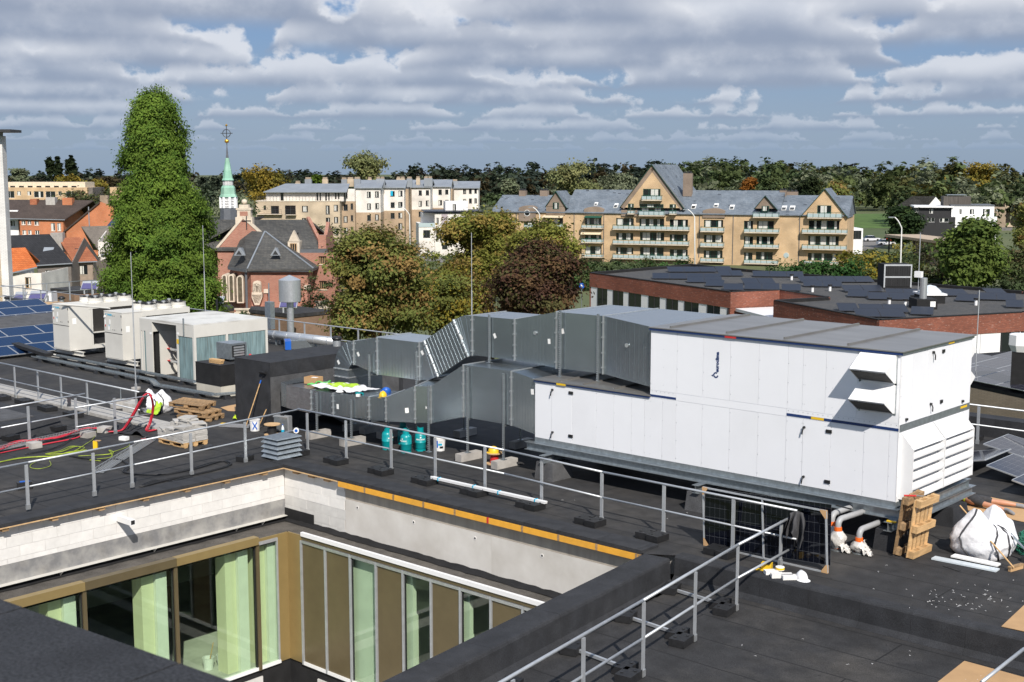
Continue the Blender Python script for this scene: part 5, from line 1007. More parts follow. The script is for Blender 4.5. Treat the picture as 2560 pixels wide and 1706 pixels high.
# helmets
def helmet(lab,loc,mt,rz=0,tilt=(0,0)):
    t=bpy.data.objects.new('safety_helmet',None);COL.objects.link(t);t.location=loc;t.rotation_euler=(tilt[0],tilt[1],rz);ROOTLOC[t]=None;tag(t,lab,'helmet','safety helmets')
    def f(a,b):
        th=2*math.pi*a;ph=b*math.pi/2;r=math.cos(ph);z=math.sin(ph)*0.155;rib=1+0.03*max(0,math.cos(2*th))**6*math.sin(ph*1.2)
        return(0.135*r*math.cos(th)*rib,0.110*r*math.sin(th)*rib,0.012+z*rib)
    MB().grid(f,32,9).build('shell',mt,t,smooth=True)
    def g(a,b):
        th=2*math.pi*a;out=0.012+(0.06*max(0,math.cos(th))**1.5);r=1+b*out/0.12
        return(0.135*r*math.cos(th),0.110*r*math.sin(th),0.014-0.012*b)
    MB().grid(g,32,2).build('brim',mt,t,smooth=True)
    rb=MB();rb.tube([(0.135*math.cos(R(a))*1.01,0,0.012+0.155*math.sin(R(a))*1.015)for a in range(10,171,10)],0.011,6);rb.build('crest',mt,t,smooth=True)
    return t
helmet('yellow helmet lying on the lower duct beside a blue one',(-26.05,23.78,1.475),yellow,R(-60));helmet('blue helmet lying behind the yellow one on the duct',(-26.4,24.2,1.51),blue_p,R(60),(0.5,0.3));helmet('white helmet at the edge of the green and white bag on the duct',(-27.9,23.82,1.415),white_c,R(-40));helmet('yellow helmet on top of the small red cable spool',(-22.56,24.50,0.30),yellow,R(-150));helmet('white helmet on the roof in front of the leaning solar panel',(-11.63,21.24,0.012),white_c,R(-30))
cb=thing('cardboard_box','open cardboard box on the lower duct end','box',(-29.6,24.25,1.385));Mb=Matrix.Rotation(0.25,3,'Z')
for c_,s_ in(((0,-0.17,0.1),(0.44,0.01,0.2)),((0,0.17,0.1),(0.44,0.01,0.2)),((-0.22,0,0.1),(0.01,0.33,0.2)),((0.22,0,0.1),(0.01,0.33,0.2)),((0,0,0.006),(0.44,0.33,0.01))):MB().obox(Vector((-29.6,24.25,1.405))+Mb@Vector(c_),s_,Mb).build('side',card,cb)
MB().obox((-29.55,24.25,1.56),(0.2,0.15,0.05),Mb).build('contents',paper,cb)
dr_=thing('cordless_drill','teal and black cordless drill lying on the lower duct','drill',(-27.0,23.75,1.42));MB().cyl((-27.1,23.72,1.46),(-26.88,23.80,1.46),0.035,12).build('body',teal,dr_);MB().cyl((-27.24,23.67,1.46),(-27.1,23.72,1.46),0.026,10,0.03).build('chuck',black,dr_);MB().bar((-26.92,23.78,1.455),(-26.86,23.60,1.445),0.05,0.045).build('grip',black,dr_);MB().obox((-26.85,23.58,1.45),(0.10,0.08,0.07),Matrix.Rotation(0.4,3,'Z')).build('battery',paper,dr_)
def sheet(name,lab,cat,P00,P10,P11,P01,n,m,fn,mt,sm=True):
    A,B,C_,D_=(Vector(p)for p in(P00,P10,P11,P01))
    def f(a,b):p=A.lerp(B,a).lerp(D_.lerp(C_,a),b);return tuple(p+Vector(fn(a,b)))
    o=MB().grid(f,n,m).build(name,mt,None,smooth=sm);tag(o,lab,cat);return o
def hsh(a,b,s=1.0):return(math.sin(a*12.9*s+b*4.1)+math.sin(b*17.3*s-a*7.7)+math.sin((a+b)*23.1*s+1.3))/3
sb_=sheet('plastic_sack','crumpled green and white sack spread on the lower duct','sack',(-29.2,23.75,1.40),(-27.35,23.75,1.41),(-27.1,24.7,1.41),(-29.0,24.7,1.40),34,16,lambda a,b:(0.05*hsh(b,a),0.05*hsh(a,b,0.7),0.05+0.14*math.sin(math.pi*b)*math.sin(math.pi*min(1,a*1.15))*(0.7+0.5*hsh(a,b,0.6))+0.035*hsh(a,b,1.4)),bagw)
def patch(a,b):return 0.05+0.14*math.sin(math.pi*b)*math.sin(math.pi*min(1,a*1.15))*(0.7+0.5*hsh(a,b,0.6))+0.035*hsh(a,b,1.4)
A_,B_,C_,D_=Vector((-29.2,23.75,1.40)),Vector((-27.35,23.75,1.41)),Vector((-27.1,24.7,1.41)),Vector((-29.0,24.7,1.40))
def fp(a,b):
    a,b=0.22+0.5*a,0.22+0.5*b;p=A_.lerp(B_,a).lerp(D_.lerp(C_,a),b);return tuple(p+Vector((0.05*hsh(b,a),0.05*hsh(a,b,0.7),patch(a,b)+0.008)))
MB().grid(fp,18,8).build('green_print',lime,sb_,smooth=True)
MB().tube([A_+Vector((0.02+0.35*k/10*0,0.0,0.06))+Vector((-0.1+0.1*math.sin(k),0.1*k,0.03*math.sin(k*1.7)))for k in range(9)],0.03,6).build('green_handle',green_l,sb_,smooth=True)
# big bags
def big_bag(lab,c,w,d,h,mt,slump=0.25,seed=1.0):
    t=thing('big_bag',lab,'bag',c,group='big builders bags')
    def f(a,b):
        th=2*math.pi*a;sq=1/max(abs(math.cos(th)),abs(math.sin(th)))**0.55;bulge=(0.86+0.25*math.sin(math.pi*min(1,b*1.25+0.08)))*(1-0.42*max(0,b-0.72)/0.28)
        n=1+0.05*hsh(a*2+seed,b,1.3)+0.03*hsh(a*5,b*3+seed,2);z=h*b*(1-slump*0.5*(1+math.sin(th*2+seed))*b)+0.03*hsh(a*3,b,1)*b
        return(c[0]+w/2*math.cos(th)*sq*bulge*n,c[1]+d/2*math.sin(th)*sq*bulge*n,c[2]+0.01+z)
    MB().grid(f,44,18).build('sack',mt,t,smooth=True)
    def tp_(a,b):p=Vector(f(a,1.0));q=Vector((c[0]+0.1*math.sin(seed),c[1],c[2]+h*0.72));return tuple(p.lerp(q,b))
    MB().grid(tp_,44,4).build('folded_top',mt,t,smooth=True)
    for a in(0.70,0.88,0.97):
        pts=[Vector(f(a+0.02*math.sin(6*k/10+seed),k/10))+(Vector(f(a,k/10))-Vector((c[0],c[1],f(a,k/10)[2]))).normalized()*0.012 for k in range(11)]
        MB().tube(pts,0.02,5).build('strap',cloth_g,t,smooth=True)
    return t
big_bag('big white woven bag with black straps beside the leaning pallets',(-9.75,25.25,0.0),1.05,1.1,0.95,bagw,0.35,2.2)
gb=big_bag('white and lime green bag beside the slanting pallet pile',(-35.7,22.75,0.0),0.95,0.8,0.72,bagw,0.5,4.0)
MB().grid(lambda a,b:(-35.55+0.62*a+0.04*hsh(a,b),22.28+0.25*b+0.03*hsh(b,a),0.05+0.42*b*(0.8+0.3*hsh(a,b,0.8))),14,8).build('lime_print',lime,gb,smooth=True)
blk=sheet('black_jacket','black cloth hung over the rail end by the red cables','jacket',tuple(G(zc,1225,150,1.13)),tuple(G(zc,1320,140,1.13)),tuple(G(zc,1310,285,0.55)),tuple(G(zc,1235,285,0.55)),10,12,lambda a,b:(0.02*hsh(a,b),-0.03+0.03*hsh(b,a,1.3),0),cloth_g)
rgw=sheet('white_rag','small white rag tied on the old guard rail','rag',tuple(G(zc,600,195,1.05)),tuple(G(zc,628,190,1.05)),tuple(G(zc,637,275,0.7)),tuple(G(zc,597,275,0.7)),5,8,lambda a,b:(0.012*hsh(a,b),0.02*hsh(b,a),0),paper)
# red, yellow and black cables
def cable(lab,pts,mt,r=0.012,n=5,spread=0.05,name='cable_bundle',cat='cables'):
    t=thing(name,lab,cat,tuple(pts[0]))
    P=[Vector(p)for p in pts]
    for k in range(n):
        off=Vector((random.uniform(-1,1),random.uniform(-1,1),0))*spread;ph=random.random()*6
        Q=[]
        for i in range(len(P)-1):
            p_1,p0,p1,p2=P[max(i-1,0)],P[i],P[i+1],P[min(i+2,len(P)-1)]
            for s in range(5):
                u_=s/5;q=0.5*((2*p0)+(p1-p_1)*u_+(2*p_1-5*p0+4*p1-p2)*u_*u_+(3*p0-p_1-3*p1+p2)*u_**3)
                w_=math.sin(ph+i+u_)*spread*0.5;Q.append(q+off+Vector((w_,w_*0.6,0.006*(k%3))))
        Q.append(P[-1]+off)
        MB().tube(Q,r,5).build('cable',mt,t,smooth=True)
    return t
gp_=lambda L_,z=0.03:[tuple(G(zc,x,y,z))for x,y in L_]
cable('bundle of red cables lying along the wire tray on the old roof',gp_([(-120,690),(0,655),(150,592),(300,575),(500,552),(650,505),(760,470),(930,470)],0.1),cable_r,0.014,6,0.07)
cable('lower pair of red cables trailing below the wire tray',gp_([(-100,710),(0,692),(250,640),(450,600),(700,550),(745,500)],0.03),cable_r,0.014,2,0.04)
cable('red cables thrown over the end of the short guard rail',[tuple(G(zc,*p))for p in((975,498,0.05),(1040,495,0.05),(1110,470,0.1),(1200,330,0.6),(1270,200,1.05),(1320,158,1.16),(1352,185,1.12),(1372,280,0.75),(1345,410,0.3),(1310,490,0.05),(1395,480,0.03))],cable_r,0.015,5,0.035)
cable('tangled yellow and green cables on the roof near the wire tray',gp_([(0,770),(180,735),(380,720),(520,715),(640,680),(790,660),(600,690),(420,700),(560,670),(660,630),(740,640),(640,690)]),cable_y,0.008,3,0.06)
cable('loop of yellow green cable reaching the rail foot',gp_([(700,715),(900,705),(1000,690),(970,660),(990,720),(870,740),(800,750),(890,757)]),cable_y,0.008,2,0.03)
cable('thin yellow green cable loop by the kerb',gp_([(460,720),(300,775),(270,815),(350,828),(450,800),(440,755)]),cable_y,0.008,1,0.0)
cable('yellow green cable running up beside the yellow marker',gp_([(640,690),(760,610),(830,560),(860,490)]),cable_y,0.008,1,0)
cable('yellow green cable curving past the rail to the tools',gp_([(1000,680),(1140,630),(1140,595),(1030,620)]),cable_y,0.008,1,0)
cable('black cables curving across the roof to the slab stack',gp_([(640,715),(850,745),(1060,745),(1140,800),(1110,860),(1400,880),(1700,830),(1960,760),(2050,790),(1850,850),(1500,920),(1250,985)]),cable_k,0.012,4,0.05)
cable('black cable wriggle by the front guard rail foot',gp_([(1250,980),(1400,930),(1550,945),(1450,970),(1600,920),(1700,900)]),cable_k,0.010,3,0.06)
cable('black cable trailing from the red bundle',gp_([(240,700),(480,650),(600,590),(700,520)]),cable_k,0.010,3,0.05)
cable('long black cable across the roof from rail to shaft',gp_([(0,1010),(250,970),(700,880),(1200,790),(1600,690),(2100,590),(2200,560)]),cable_k,0.008,1,0)
# wire mesh trays
def wire_tray(lab,a,b,w=0.28,z=0.03):
    t=thing('wire_mesh_tray',lab,'cable tray',(a[0],a[1],0));a,b=Vector((*a[:2],z)),Vector((*b[:2],z));d=(b-a).normalized();n=Vector((-d.y,d.x,0));L_=(b-a).length;m=MB()
    for s_ in(-0.5,-0.25,0,0.25,0.5):m.bar(a+n*w*s_,b+n*w*s_,0.011,0.011)
    for s_ in(-0.5,0.5):m.bar(a+n*w*s_+Vector((0,0,0.08)),b+n*w*s_+Vector((0,0,0.08)),0.011,0.011)
    m.build('long_wires',steel_br,t)
    for k in range(int(L_/0.10)):
        p=a+d*(0.10*k+0.03);q=MB();q.bar(p-n*w/2,p+n*w/2,0.011,0.011).bar(p-n*w/2,p-n*w/2+Vector((0,0,0.09)),0.011,0.011).bar(p+n*w/2,p+n*w/2+Vector((0,0,0.09)),0.011,0.011);q.build('cross_wire',steel_br,t)
wire_tray('galvanised wire mesh tray lying slantwise near the slab stack',tuple(G(zc,868,875)),tuple(G(zc,1345,578)));wire_tray('wire mesh tray carrying the red cables',tuple(G(zc,-60,690)),tuple(G(zc,900,478)),0.2,0.06)
for i,(x,y)in enumerate(((305,640),(785,545),(935,500))):
    p=G(zc,x,y);q=MB().obox(p+Vector((0,0,0.08)),(0.32,0.32,0.16),Matrix.Rotation(0.2*i,3,'Z')).build('concrete_weight',concrete);tag(q,'small concrete weight under the wire tray, %s from the kerb'%ordn(i),'concrete block','concrete weights by the wire tray')
ps=MB();a,b=G(zL,-60,960),G(zL,1400,1340)
st_=MB().hexa([(-46,20.98,0),(-33.0,20.98,0),(-33.0,21.75,0),(-46,21.75,0),(-46,20.98,0.10),(-33.0,20.98,0.10),(-33.0,21.75,0.10),(-46,21.75,0.10)]).build('concrete_strip',slab_m);tag(st_,'long pale concrete strip crossing the roof behind the old guard rail','strip')
bm2=thing('felt_skylight_kerb','low black felt box with a sunken lid on the old roof','roof box',(-36.5,17.6,0));MB().hexa([(-39.5,14.5,0),(-35.2,14.5,0),(-35.2,19.3,0),(-39.5,19.3,0),(-39.4,14.6,0.38),(-35.4,14.6,0.38),(-35.4,19.2,0.38),(-39.4,19.2,0.38)]).build('box',felt_wall,bm2);MB().box(-38.9,-35.9,15.1,18.7,0.381,0.41).build('lid',felt_light,bm2)
fl=sheet('felt_offcut','heap of black felt offcuts beside the slab stack','felt',tuple(G(zc,950,500)),tuple(G(zc,1340,560)),tuple(G(zc,1300,440)),tuple(G(zc,1000,440)),22,12,lambda a,b:(0,0,0.03+0.16*max(0,hsh(a,b,0.8))),felt_wall,False)
ym=thing('yellow_marker','small yellow box standing on the roof by the cables','box',tuple(G(zc,852,655)));p=G(zc,852,655);MB().obox(p+Vector((0,0,0.12)),(0.12,0.06,0.24),Matrix.Rotation(0.6,3,'Z')).build('box',yellow,ym);MB().obox(p+Vector((0.05,0.05,0.245)),(0.16,0.10,0.012),Matrix.Rotation(0.6,3,'Z')).build('flap',card,ym)
wt=MB().obox(G(zc,1105,572)+Vector((0,0,0.05)),(0.25,0.16,0.1),Matrix.Rotation(0.3,3,'Z')).build('white_carton',paper);tag(wt,'small white carton by the felt offcuts','carton');pl_=thing('pliers','red handled pliers on the roof beside the slab stack','pliers',tuple(G(zc,1300,565)));p=G(zc,1300,565,0.02)
for s_ in(-1,1):MB().tube([p+Vector((-0.15,0.05*s_,0)),p+Vector((-0.02,0.015*s_,0)),p+Vector((0.06,-0.01*s_,0))],0.014,5).build('handle',red,pl_)
MB().cyl(p+Vector((0.05,0,0)),p+Vector((0.13,0,0)),0.018,6,0.006).build('jaw',steel,pl_)
bt=thing('tape_measure_reel','black reel with a blue cap on the roof near the kerb','reel',tuple(G(zc,220,1010)));p=G(zc,220,1008);MB().obox(p+Vector((0,0,0.09)),(0.34,0.2,0.18),Matrix.Rotation(1.2,3,'Z')).build('body',black,bt);MB().obox(p+Vector((0,0,0.19)),(0.22,0.06,0.02),Matrix.Rotation(1.2,3,'Z')).build('cap',blue_p,bt)
cp_=MB().lathe([(0.16,0),(0.2,0.05),(0.14,0.1),(0,0.1)],tuple(G(zc,1850,650)),14).build('cable_coil',black);tag(cp_,'small black cable coil beside the slab pallet','cable coil')
gl_=thing('work_tool','grey and yellow long tool lying near the tool bucket','tool',tuple(G(zc,2130,455)));p=G(zc,2130,455);MB().bar(p+Vector((-0.5,-0.35,0.05)),p+Vector((0.4,0.1,0.06)),0.13,0.09).build('body',sock_m,gl_);MB().bar(p+Vector((-0.45,-0.32,0.101)),p+Vector((-0.2,-0.2,0.101)),0.10,0.02).build('label',yellow,gl_)
ys=sheet('yellow_cloth','fluorescent yellow cloth at the shaft corner','cloth',tuple(G(zc,2070,400)),tuple(G(zc,2120,400)),tuple(G(zc,2115,375)),tuple(G(zc,2095,375)),6,6,lambda a,b:(0,0,0.04+0.1*abs(hsh(a,b))),hiviz)
cbd=MB().prism([tuple(G(zc,*p))[:2]for p in((1965,285),(2030,315),(2200,320),(2200,240),(2040,268))],0.006,0.014,'z').build('cardboard_sheet',card);tag(cbd,'rounded brown cardboard sheet beside the felt shaft','cardboard')
fd=thing('antenna_foot','round concrete rod foot near the green bag','concrete block',tuple(G(zc,1080,260)));p=G(zc,1080,275);MB().lathe([(0.35,0),(0.35,0.1),(0.3,0.11),(0.3,0.22),(0,0.22)],tuple(p),18).build('foot',slab_m,fd);MB().cyl(p+Vector((0,0,0.2)),p+Vector((0,0,0.6)),0.015,6).build('pin',steel,fd)
for i,(x,y)in enumerate(((1185,300),(1150,255))):
    p=G(zc,x,y+15);q=MB().obox(p+Vector((0,0,0.14)),(0.5,0.4,0.28 if i==0 else 0.12),Matrix.Rotation(0.2,3,'Z')).build('concrete_block',slab_m);tag(q,('taller','flatter')[i]+' pale concrete block left of the green bag','concrete block','concrete blocks left of the green bag')
# ------------------------------------------------------------------ leaning solar panel and the things around it
lp=thing('leaning_solar_panel','black solar panel with cardboard corners leaning on the guard rail','solar panel',(-12.9,21.97,0))
Bl,Br,Tl,Tr=Vector((-14.26,21.94,0.012)),Vector((-11.46,21.94,0.012)),Vector((-14.36,22.0,1.20)),Vector((-11.56,22.0,1.20))
ex,ey=(Br-Bl),(Tl-Bl);nn=ex.cross(ey).normalized()
nn=-nn if nn.y>0 else nn
gme=MB().add([(0,0,0),(1,0,0),(1,1,0),(0,1,0),(0,0,0.01),(1,0,0.01),(1,1,0.01),(0,1,0.01)],[(3,2,1,0),(4,5,6,7),(0,1,5,4),(1,2,6,5),(2,3,7,6),(3,0,4,7)]).mesh('cell_glass',pv_black)
go=bpy.data.objects.new('cell_glass',gme);COL.objects.link(go);go.parent=lp;mm_=Matrix((ex,ey,nn)).transposed().to_4x4();mm_.translation=Bl-Vector(lp.location)+nn*0.01;go.matrix_local=mm_
for a,b in((Bl,Br),(Tl,Tr),(Bl,Tl),(Br,Tr),((Bl+Br)/2,(Tl+Tr)/2)):MB().bar(a+nn*0.02,b+nn*0.02,0.016 if a.x==(Bl.x+Br.x)/2 else 0.03,0.012 if a.x==(Bl.x+Br.x)/2 else 0.035,nn).build('frame_bar',alu,lp)
for c,dx,dy in((Bl,ex,ey),(Br,-ex,ey),(Tl,ex,-ey),(Tr,-ex,-ey)):
    dx,dy=dx.normalized(),dy.normalized();p=c+nn*0.042-dx*0.012-dy*0.012;MB().add([p,p+dx*0.13,p+dx*0.13+dy*0.03,p+dx*0.03+dy*0.16,p+dy*0.16,p-nn*0.06,p+dx*0.13-nn*0.06,p+dy*0.16-nn*0.06],[(0,1,2,3,4),(0,1,6,5),(0,4,7,5)]).build('corner_protector',card,lp)
DJ=24.40
jk=lambda x,y,d=0.0:at_depth(*zj(x,y),DJ+d)
J=MB()
def jf(a,b):
    # outer drape: a across, b down; folds
    L_=Vector(jk(1385+30*math.sin(a*3),560));x=1372+175*a-20*b*(1-a);y=560+25*(1-math.sin(math.pi*a))+(390 if a>0.55 else 330)*b*(1-0.22*math.sin(a*7))
    p=jk(x-(34*b if a<0.5 else-26*b*(1-b))+10*math.sin(b*7+a*5),y+14*math.sin(a*11)*b,-0.11*math.sin(a*15+b*2.5)*min(1,b*2)-0.05);return tuple(p)
jo=J.grid(jf,26,22)
def jb(a,b):p=Vector(jf(a,b*0.85));return tuple(p+FWD*(0.14*min(1,b*4)))
jo.grid(jb,26,16);q=jo.build('grey_jacket',cloth_g,None,smooth=True);tag(q,'charcoal work jacket hung over the end of the near guard rail','jacket')
for i,(x,y,rz)in enumerate(((-12.22,21.18,0.9),(-11.98,21.10,0.75),(-11.80,21.12,0.8))):
    p=MB().obox((x,y,0.045),(0.40 if i==1 else 0.32,0.14,0.075),Matrix.Rotation(rz,3,'Z')).build('white_block',ytong);tag(p,('left','middle','right')[i]+' of three small white blocks by the white helmet','block','white blocks by the helmet')
yb=thing('screw_box','open yellow and black screw carton near the white blocks','box',(-12.45,21.35,0));MB().obox((-12.45,21.35,0.075),(0.20,0.14,0.13),Matrix.Rotation(0.3,3,'Z')).build('carton',yellow,yb);MB().obox((-12.42,21.33,0.145),(0.12,0.145,0.012),Matrix.Rotation(0.3,3,'Z')).build('print',black,yb);MB().obox((-12.50,21.24,0.015),(0.22,0.08,0.03),Matrix.Rotation(0.3,3,'Z')).build('flap',yellow,yb)
tr_=thing('tape_roll','roll of white and yellow striped tape lying on a white block','tape roll',(-12.14,21.26,0.083));MB().lathe([(0.045,0),(0.085,0),(0.085,0.06),(0.045,0.06)],(-12.12,21.28,0.084),20).build('roll',paper,tr_);MB().lathe([(0.0865,0.01),(0.0865,0.05)],(-12.12,21.28,0.084),20).build('stripe',yellow,tr_)
# wrapped pipe ends under the unit
def wrapped(lab,x,y,zt,dirv,r=0.062):
    t=thing('wrapped_pipe_end',lab,'pipe',(x,y,0),group='wrapped pipe ends under the air unit')
    MB().lathe([(0.14,0),(0.14,0.02),(0.10,0.025),(0,0.025)],(x,y,0),16).build('floor_flange',steel,t)
    n=20
    def f(a,b):
        th=2*math.pi*a;rr=(0.09+0.08*math.sin(math.pi*b))*(1+0.22*hsh(a*3+x,b*2,1.5));return(x+rr*math.cos(th),y+rr*math.sin(th),0.03+b*(zt-0.24))
    MB().grid(f,n,10).build('film_wrap',plastic_c,t,smooth=True)
    MB().lathe([(0.105,0.05),(0.112,0.07),(0.110,0.12),(0.10,0.13)],(x,y,0),16).build('tape_band',orange,t);MB().lathe([(r+0.012,zt-0.26),(r+0.02,zt-0.2),(r+0.012,zt-0.13)],(x,y,0),14).build('tape_band',orange,t)
    d=Vector(dirv);pts=[Vector((x,y,zt-0.3)),Vector((x,y,zt-0.1))]+[Vector((x,y,zt-0.1))+d*(0.12*(1-math.cos(R(15*k))))+Vector((0,0,0.12*math.sin(R(15*k))))for k in range(1,7)]+[Vector((x,y,zt+0.02))+d*2.6]
    MB().tube(pts,r,12).build('plastic_pipe',pvc,t,smooth=True)
    MB().grid(lambda a,b:(x+0.07+0.26*a,y-0.02-0.14*b*(1-0.3*a)+0.03*hsh(a,b,1.2),max(0.02,0.26-0.2*a+0.06*hsh(a*2,b*2,1.6)-0.1*b)),10,7).build('film_tail',plastic_c,t,smooth=True)
wrapped('tall film wrapped pipe elbow closest to the leaning solar panel',-12.28,23.62,0.66,(0.05,1,0));wrapped('film wrapped pipe elbow just behind the tallest one',-12.05,23.45,0.62,(0.1,1,0));wrapped('low film wrapped pipe end near the yellow tag',-11.63,23.55,0.46,(0.05,1,0))
fw=MB();
def ff(a,b):return(-11.85+0.3*a+0.05*hsh(a,b),23.65+0.25*b,0.02+0.2*math.sin(math.pi*a)*math.sin(math.pi*b)*(1+0.6*hsh(a,b,1.4)))
q=fw.grid(ff,16,12).build('plastic_film',plastic_c,None,smooth=True);tag(q,'crumpled clear film heap between the wrapped pipes','plastic film')
for i,(x0,y0,x1,y1,z)in enumerate(((-13.2,25.0,-11.2,25.4,0.5),(-14.5,25.9,-11.4,26.1,0.35))):
    q=MB().cyl((x0,y0,z),(x1,y1,z),0.055,12).cyl((x0+0.4,y0,0),(x0+0.4,y0,z),0.01,6).cyl((x1-0.2,y1,0),(x1-0.2,y1,z),0.01,6).build('grey_pipe',pvc);tag(q,('upper','lower')[i]+' grey pipe crossing in the shade under the unit','pipe','grey pipes under the unit')
ct1=thing('cable_tie_bunch','bunch of black cable ties on the steel beam flange','cable ties',tuple(G(zk,230,485,0.64)))
for k in range(4):MB().bar(G(zk,150,460,0.835)+Vector((0,0.01*k-0.05,0.004*k)),G(zk,330,505,0.835)+Vector((0,0.012*k-0.05,0.004*k)),0.012,0.006).build('tie',black,ct1)
ct2=thing('cable_tie_bunch','black cable ties lying on the roof before the white bag','cable ties',tuple(G(zk,1450,1210)))
for k in range(5):MB().bar(G(zk,1400,1180)+Vector((0.01*k,0,0.008)),G(zk,1590,1240)+Vector((0.0,0.015*k,0.008)),0.012,0.006).build('tie',black,ct2)
cable('black string by the felt pier',[tuple(G(zk,x,y,0.01))for x,y in((760,1000),(800,985),(850,1010),(830,1050),(770,1040),(760,1005))],cable_k,0.008,1,0)
# boards under the bag, broom, cardboard, straps
for i,(a,b,z,m)in enumerate((((1270,1095),(2030,1245),0.02,clear),((1500,1085),(2045,1200),0.05,paper))):
    p,q_=G(zk,*a),G(zk,*b);o=MB().bar(p+Vector((0,0.06,z)),q_+Vector((0,0.06,z)),0.20,0.03).build('foam_board',m);tag(o,('lower pale blue','upper cream')[i]+' foam board under the big white bag','board','foam boards under the bag')
br=thing('push_broom','wooden broom leaning on the big white bag','broom',tuple(G(zk,2250,1230)));h0=G(zk,2235,1195,0.09);h1=at_depth(*zk(1600,465),25.6)
MB().cyl(h0,h1,0.015,8).build('handle',wood_n,br);hd=(G(zk,2345,1185)-G(zk,2165,1235)).normalized();c_=G(zk,2255,1222)
MB().bar(c_-hd*0.21+Vector((0,0,0.085)),c_+hd*0.21+Vector((0,0,0.085)),0.07,0.035).build('head_block',wood,br);MB().bar(c_-hd*0.2+Vector((0,0,0.035)),c_+hd*0.2+Vector((0,0,0.035)),0.06,0.065).build('bristles',card,br)
def flat(lab,pts,z,mt=card,name='cardboard_sheet',cat='cardboard',group='cardboard sheets on the roof'):
    o=MB().prism([tuple(p)[:2]for p in pts],z,z+0.008,'z').build(name,mt);tag(o,lab,cat,group);return o
flat('large cardboard sheet under the lying worker',[(-11.5,28.25),(-9.6,28.05),(-9.5,29.5),(-11.4,29.75)],0.006);flat('cardboard sheet on the upper roof at the frame edge',[G(zr,2255,292),G(zr,2353,200),(-6.2,22.7,0),(-6.4,21.3,0)],0.012);flat('cardboard sheet on the terrace in the lower corner',[G(zr,2095,440,-0.5),G(zr,1975,535,-0.5),(-7.2,19.4,-0.5),(-7.0,20.5,-0.5)],-0.494)
flat('small round cardboard disc beside the big white bag',[(-10.35+0.22*math.cos(R(30*k)),25.75+0.22*math.sin(R(30*k)),0)for k in range(12)],0.006)
def straps(lab,c,r,h,n,seed):
    rs=random.Random(seed);t=thing('strapping_heap',lab,'straps',c,group='green strapping heaps')
    for k in range(n):
        a0=rs.random()*6.28;rr=r*rs.uniform(0.4,1);zz_=rs.uniform(0.05,h);pts=[]
        cx,cy=c[0]+rs.uniform(-0.25,0.25)*r,c[1]+rs.uniform(-0.25,0.25)*r
        for i in range(16):a=a0+i*0.42;pts.append((cx+rr*math.cos(a),cy+rr*math.sin(a)*0.9,c[2]+max(0.01,zz_+0.5*h*math.sin(a*1.3+k))))
        MB().tube(pts,0.011,4).build('strap',green_b,t)
straps('heap of green plastic strapping right of the big white bag',(-8.95,25.9,0.0),0.42,0.3,26,3);straps('smaller heap of green strapping behind the big white bag',(-10.35,26.65,0.0),0.32,0.25,18,5)
gw=MB().bar((-9.35,25.35,0.55),(-8.72,25.15,0.12),0.045,0.02).build('metal_strip',steel);tag(gw,'grey metal strip leaning on the big white bag','strip')
bk_=MB().obox((-8.85,25.25,0.05),(0.25,0.16,0.1),Matrix.Rotation(0.3,3,'Z')).build('black_tray',rubber);tag(bk_,'small black plastic pad right of the big white bag','pad')
gv=thing('tool_belt_bits','red and grey hand tools on top of the leaning pallets','tools',(-10.75,24.0,1.22));MB().cyl((-10.9,23.95,1.245),(-10.7,24.08,1.245),0.018,6).build('grip',red,gv);MB().cyl((-10.7,24.08,1.245),(-10.58,24.15,1.245),0.012,6).build('shank',steel,gv)
# bundles of white profile strips along the rail
def strips(lab,p,q,n=5,z=0.05):
    t=thing('profile_bundle',lab,'profile bundle',tuple(p));d=(Vector(q)-Vector(p)).normalized();s_=Vector((-d.y,d.x,0))
    for k in range(n):
        o_=s_*(0.032*(k%3)-0.03)+Vector((0,0,z+0.03*(k//3)));MB().bar(Vector(p)+o_+d*0.05*random.random(),Vector(q)+o_+d*0.05*random.random(),0.028,0.026).build('profile_strip',white_c,t)
    for f_ in(0.08,0.4,0.62,0.93):c_=Vector(p).lerp(Vector(q),f_)+Vector((0,0,z+0.012));MB().obox(c_,(0.02,0.115,0.085),Matrix.Rotation(math.atan2(d.y,d.x),3,'Z')).build('blue_tie',cyan_p,t)
strips('bundle of white profile strips lying beside the front guard rail',G(zb,1700,960),G(za,575,740),6,0.15);strips('bundle of white profile strips lying on the terrace under the near rail',G(zr,815,372,-0.45),G(zr,500,575,-0.45),6,-0.36)
# litter: bits of cut cable tie
lt={white_c:MB(),black:MB()}
def bits(n,fn,z):
    for _ in range(n):
        x,y=fn();a=random.random()*6.28;l=random.uniform(0.015,0.04);c,s=math.cos(a),math.sin(a);m=lt[white_c if random.random()<0.55 else black]
        p=Vector((x,y,z+0.004));m.tube([p,p+Vector((c*l,s*l,0.012)),p+Vector((c*l*1.3-s*l*0.7,s*l*1.3+c*l*0.7,0.004))],0.0024,4)
bits(110,lambda:(lambda p:(p.x,p.y))(G(zr,random.gauss(2080,110),random.gauss(175,28),0)),0.0)
bits(25,lambda:(random.uniform(-11.5,-7),random.uniform(21.3,24)),0.0)
bits(45,lambda:(random.uniform(-11.5,-6.8),random.uniform(15.2,20.6)),-0.5)
bits(12,lambda:(random.uniform(-20,-13),random.uniform(22.2,24)),0.0)
for m,k in((white_c,'white'),(black,'black')):
    o=lt[m].build('litter',m);tag(o,k+' cut cable tie bits strewn over the roof','litter',kind='stuff')
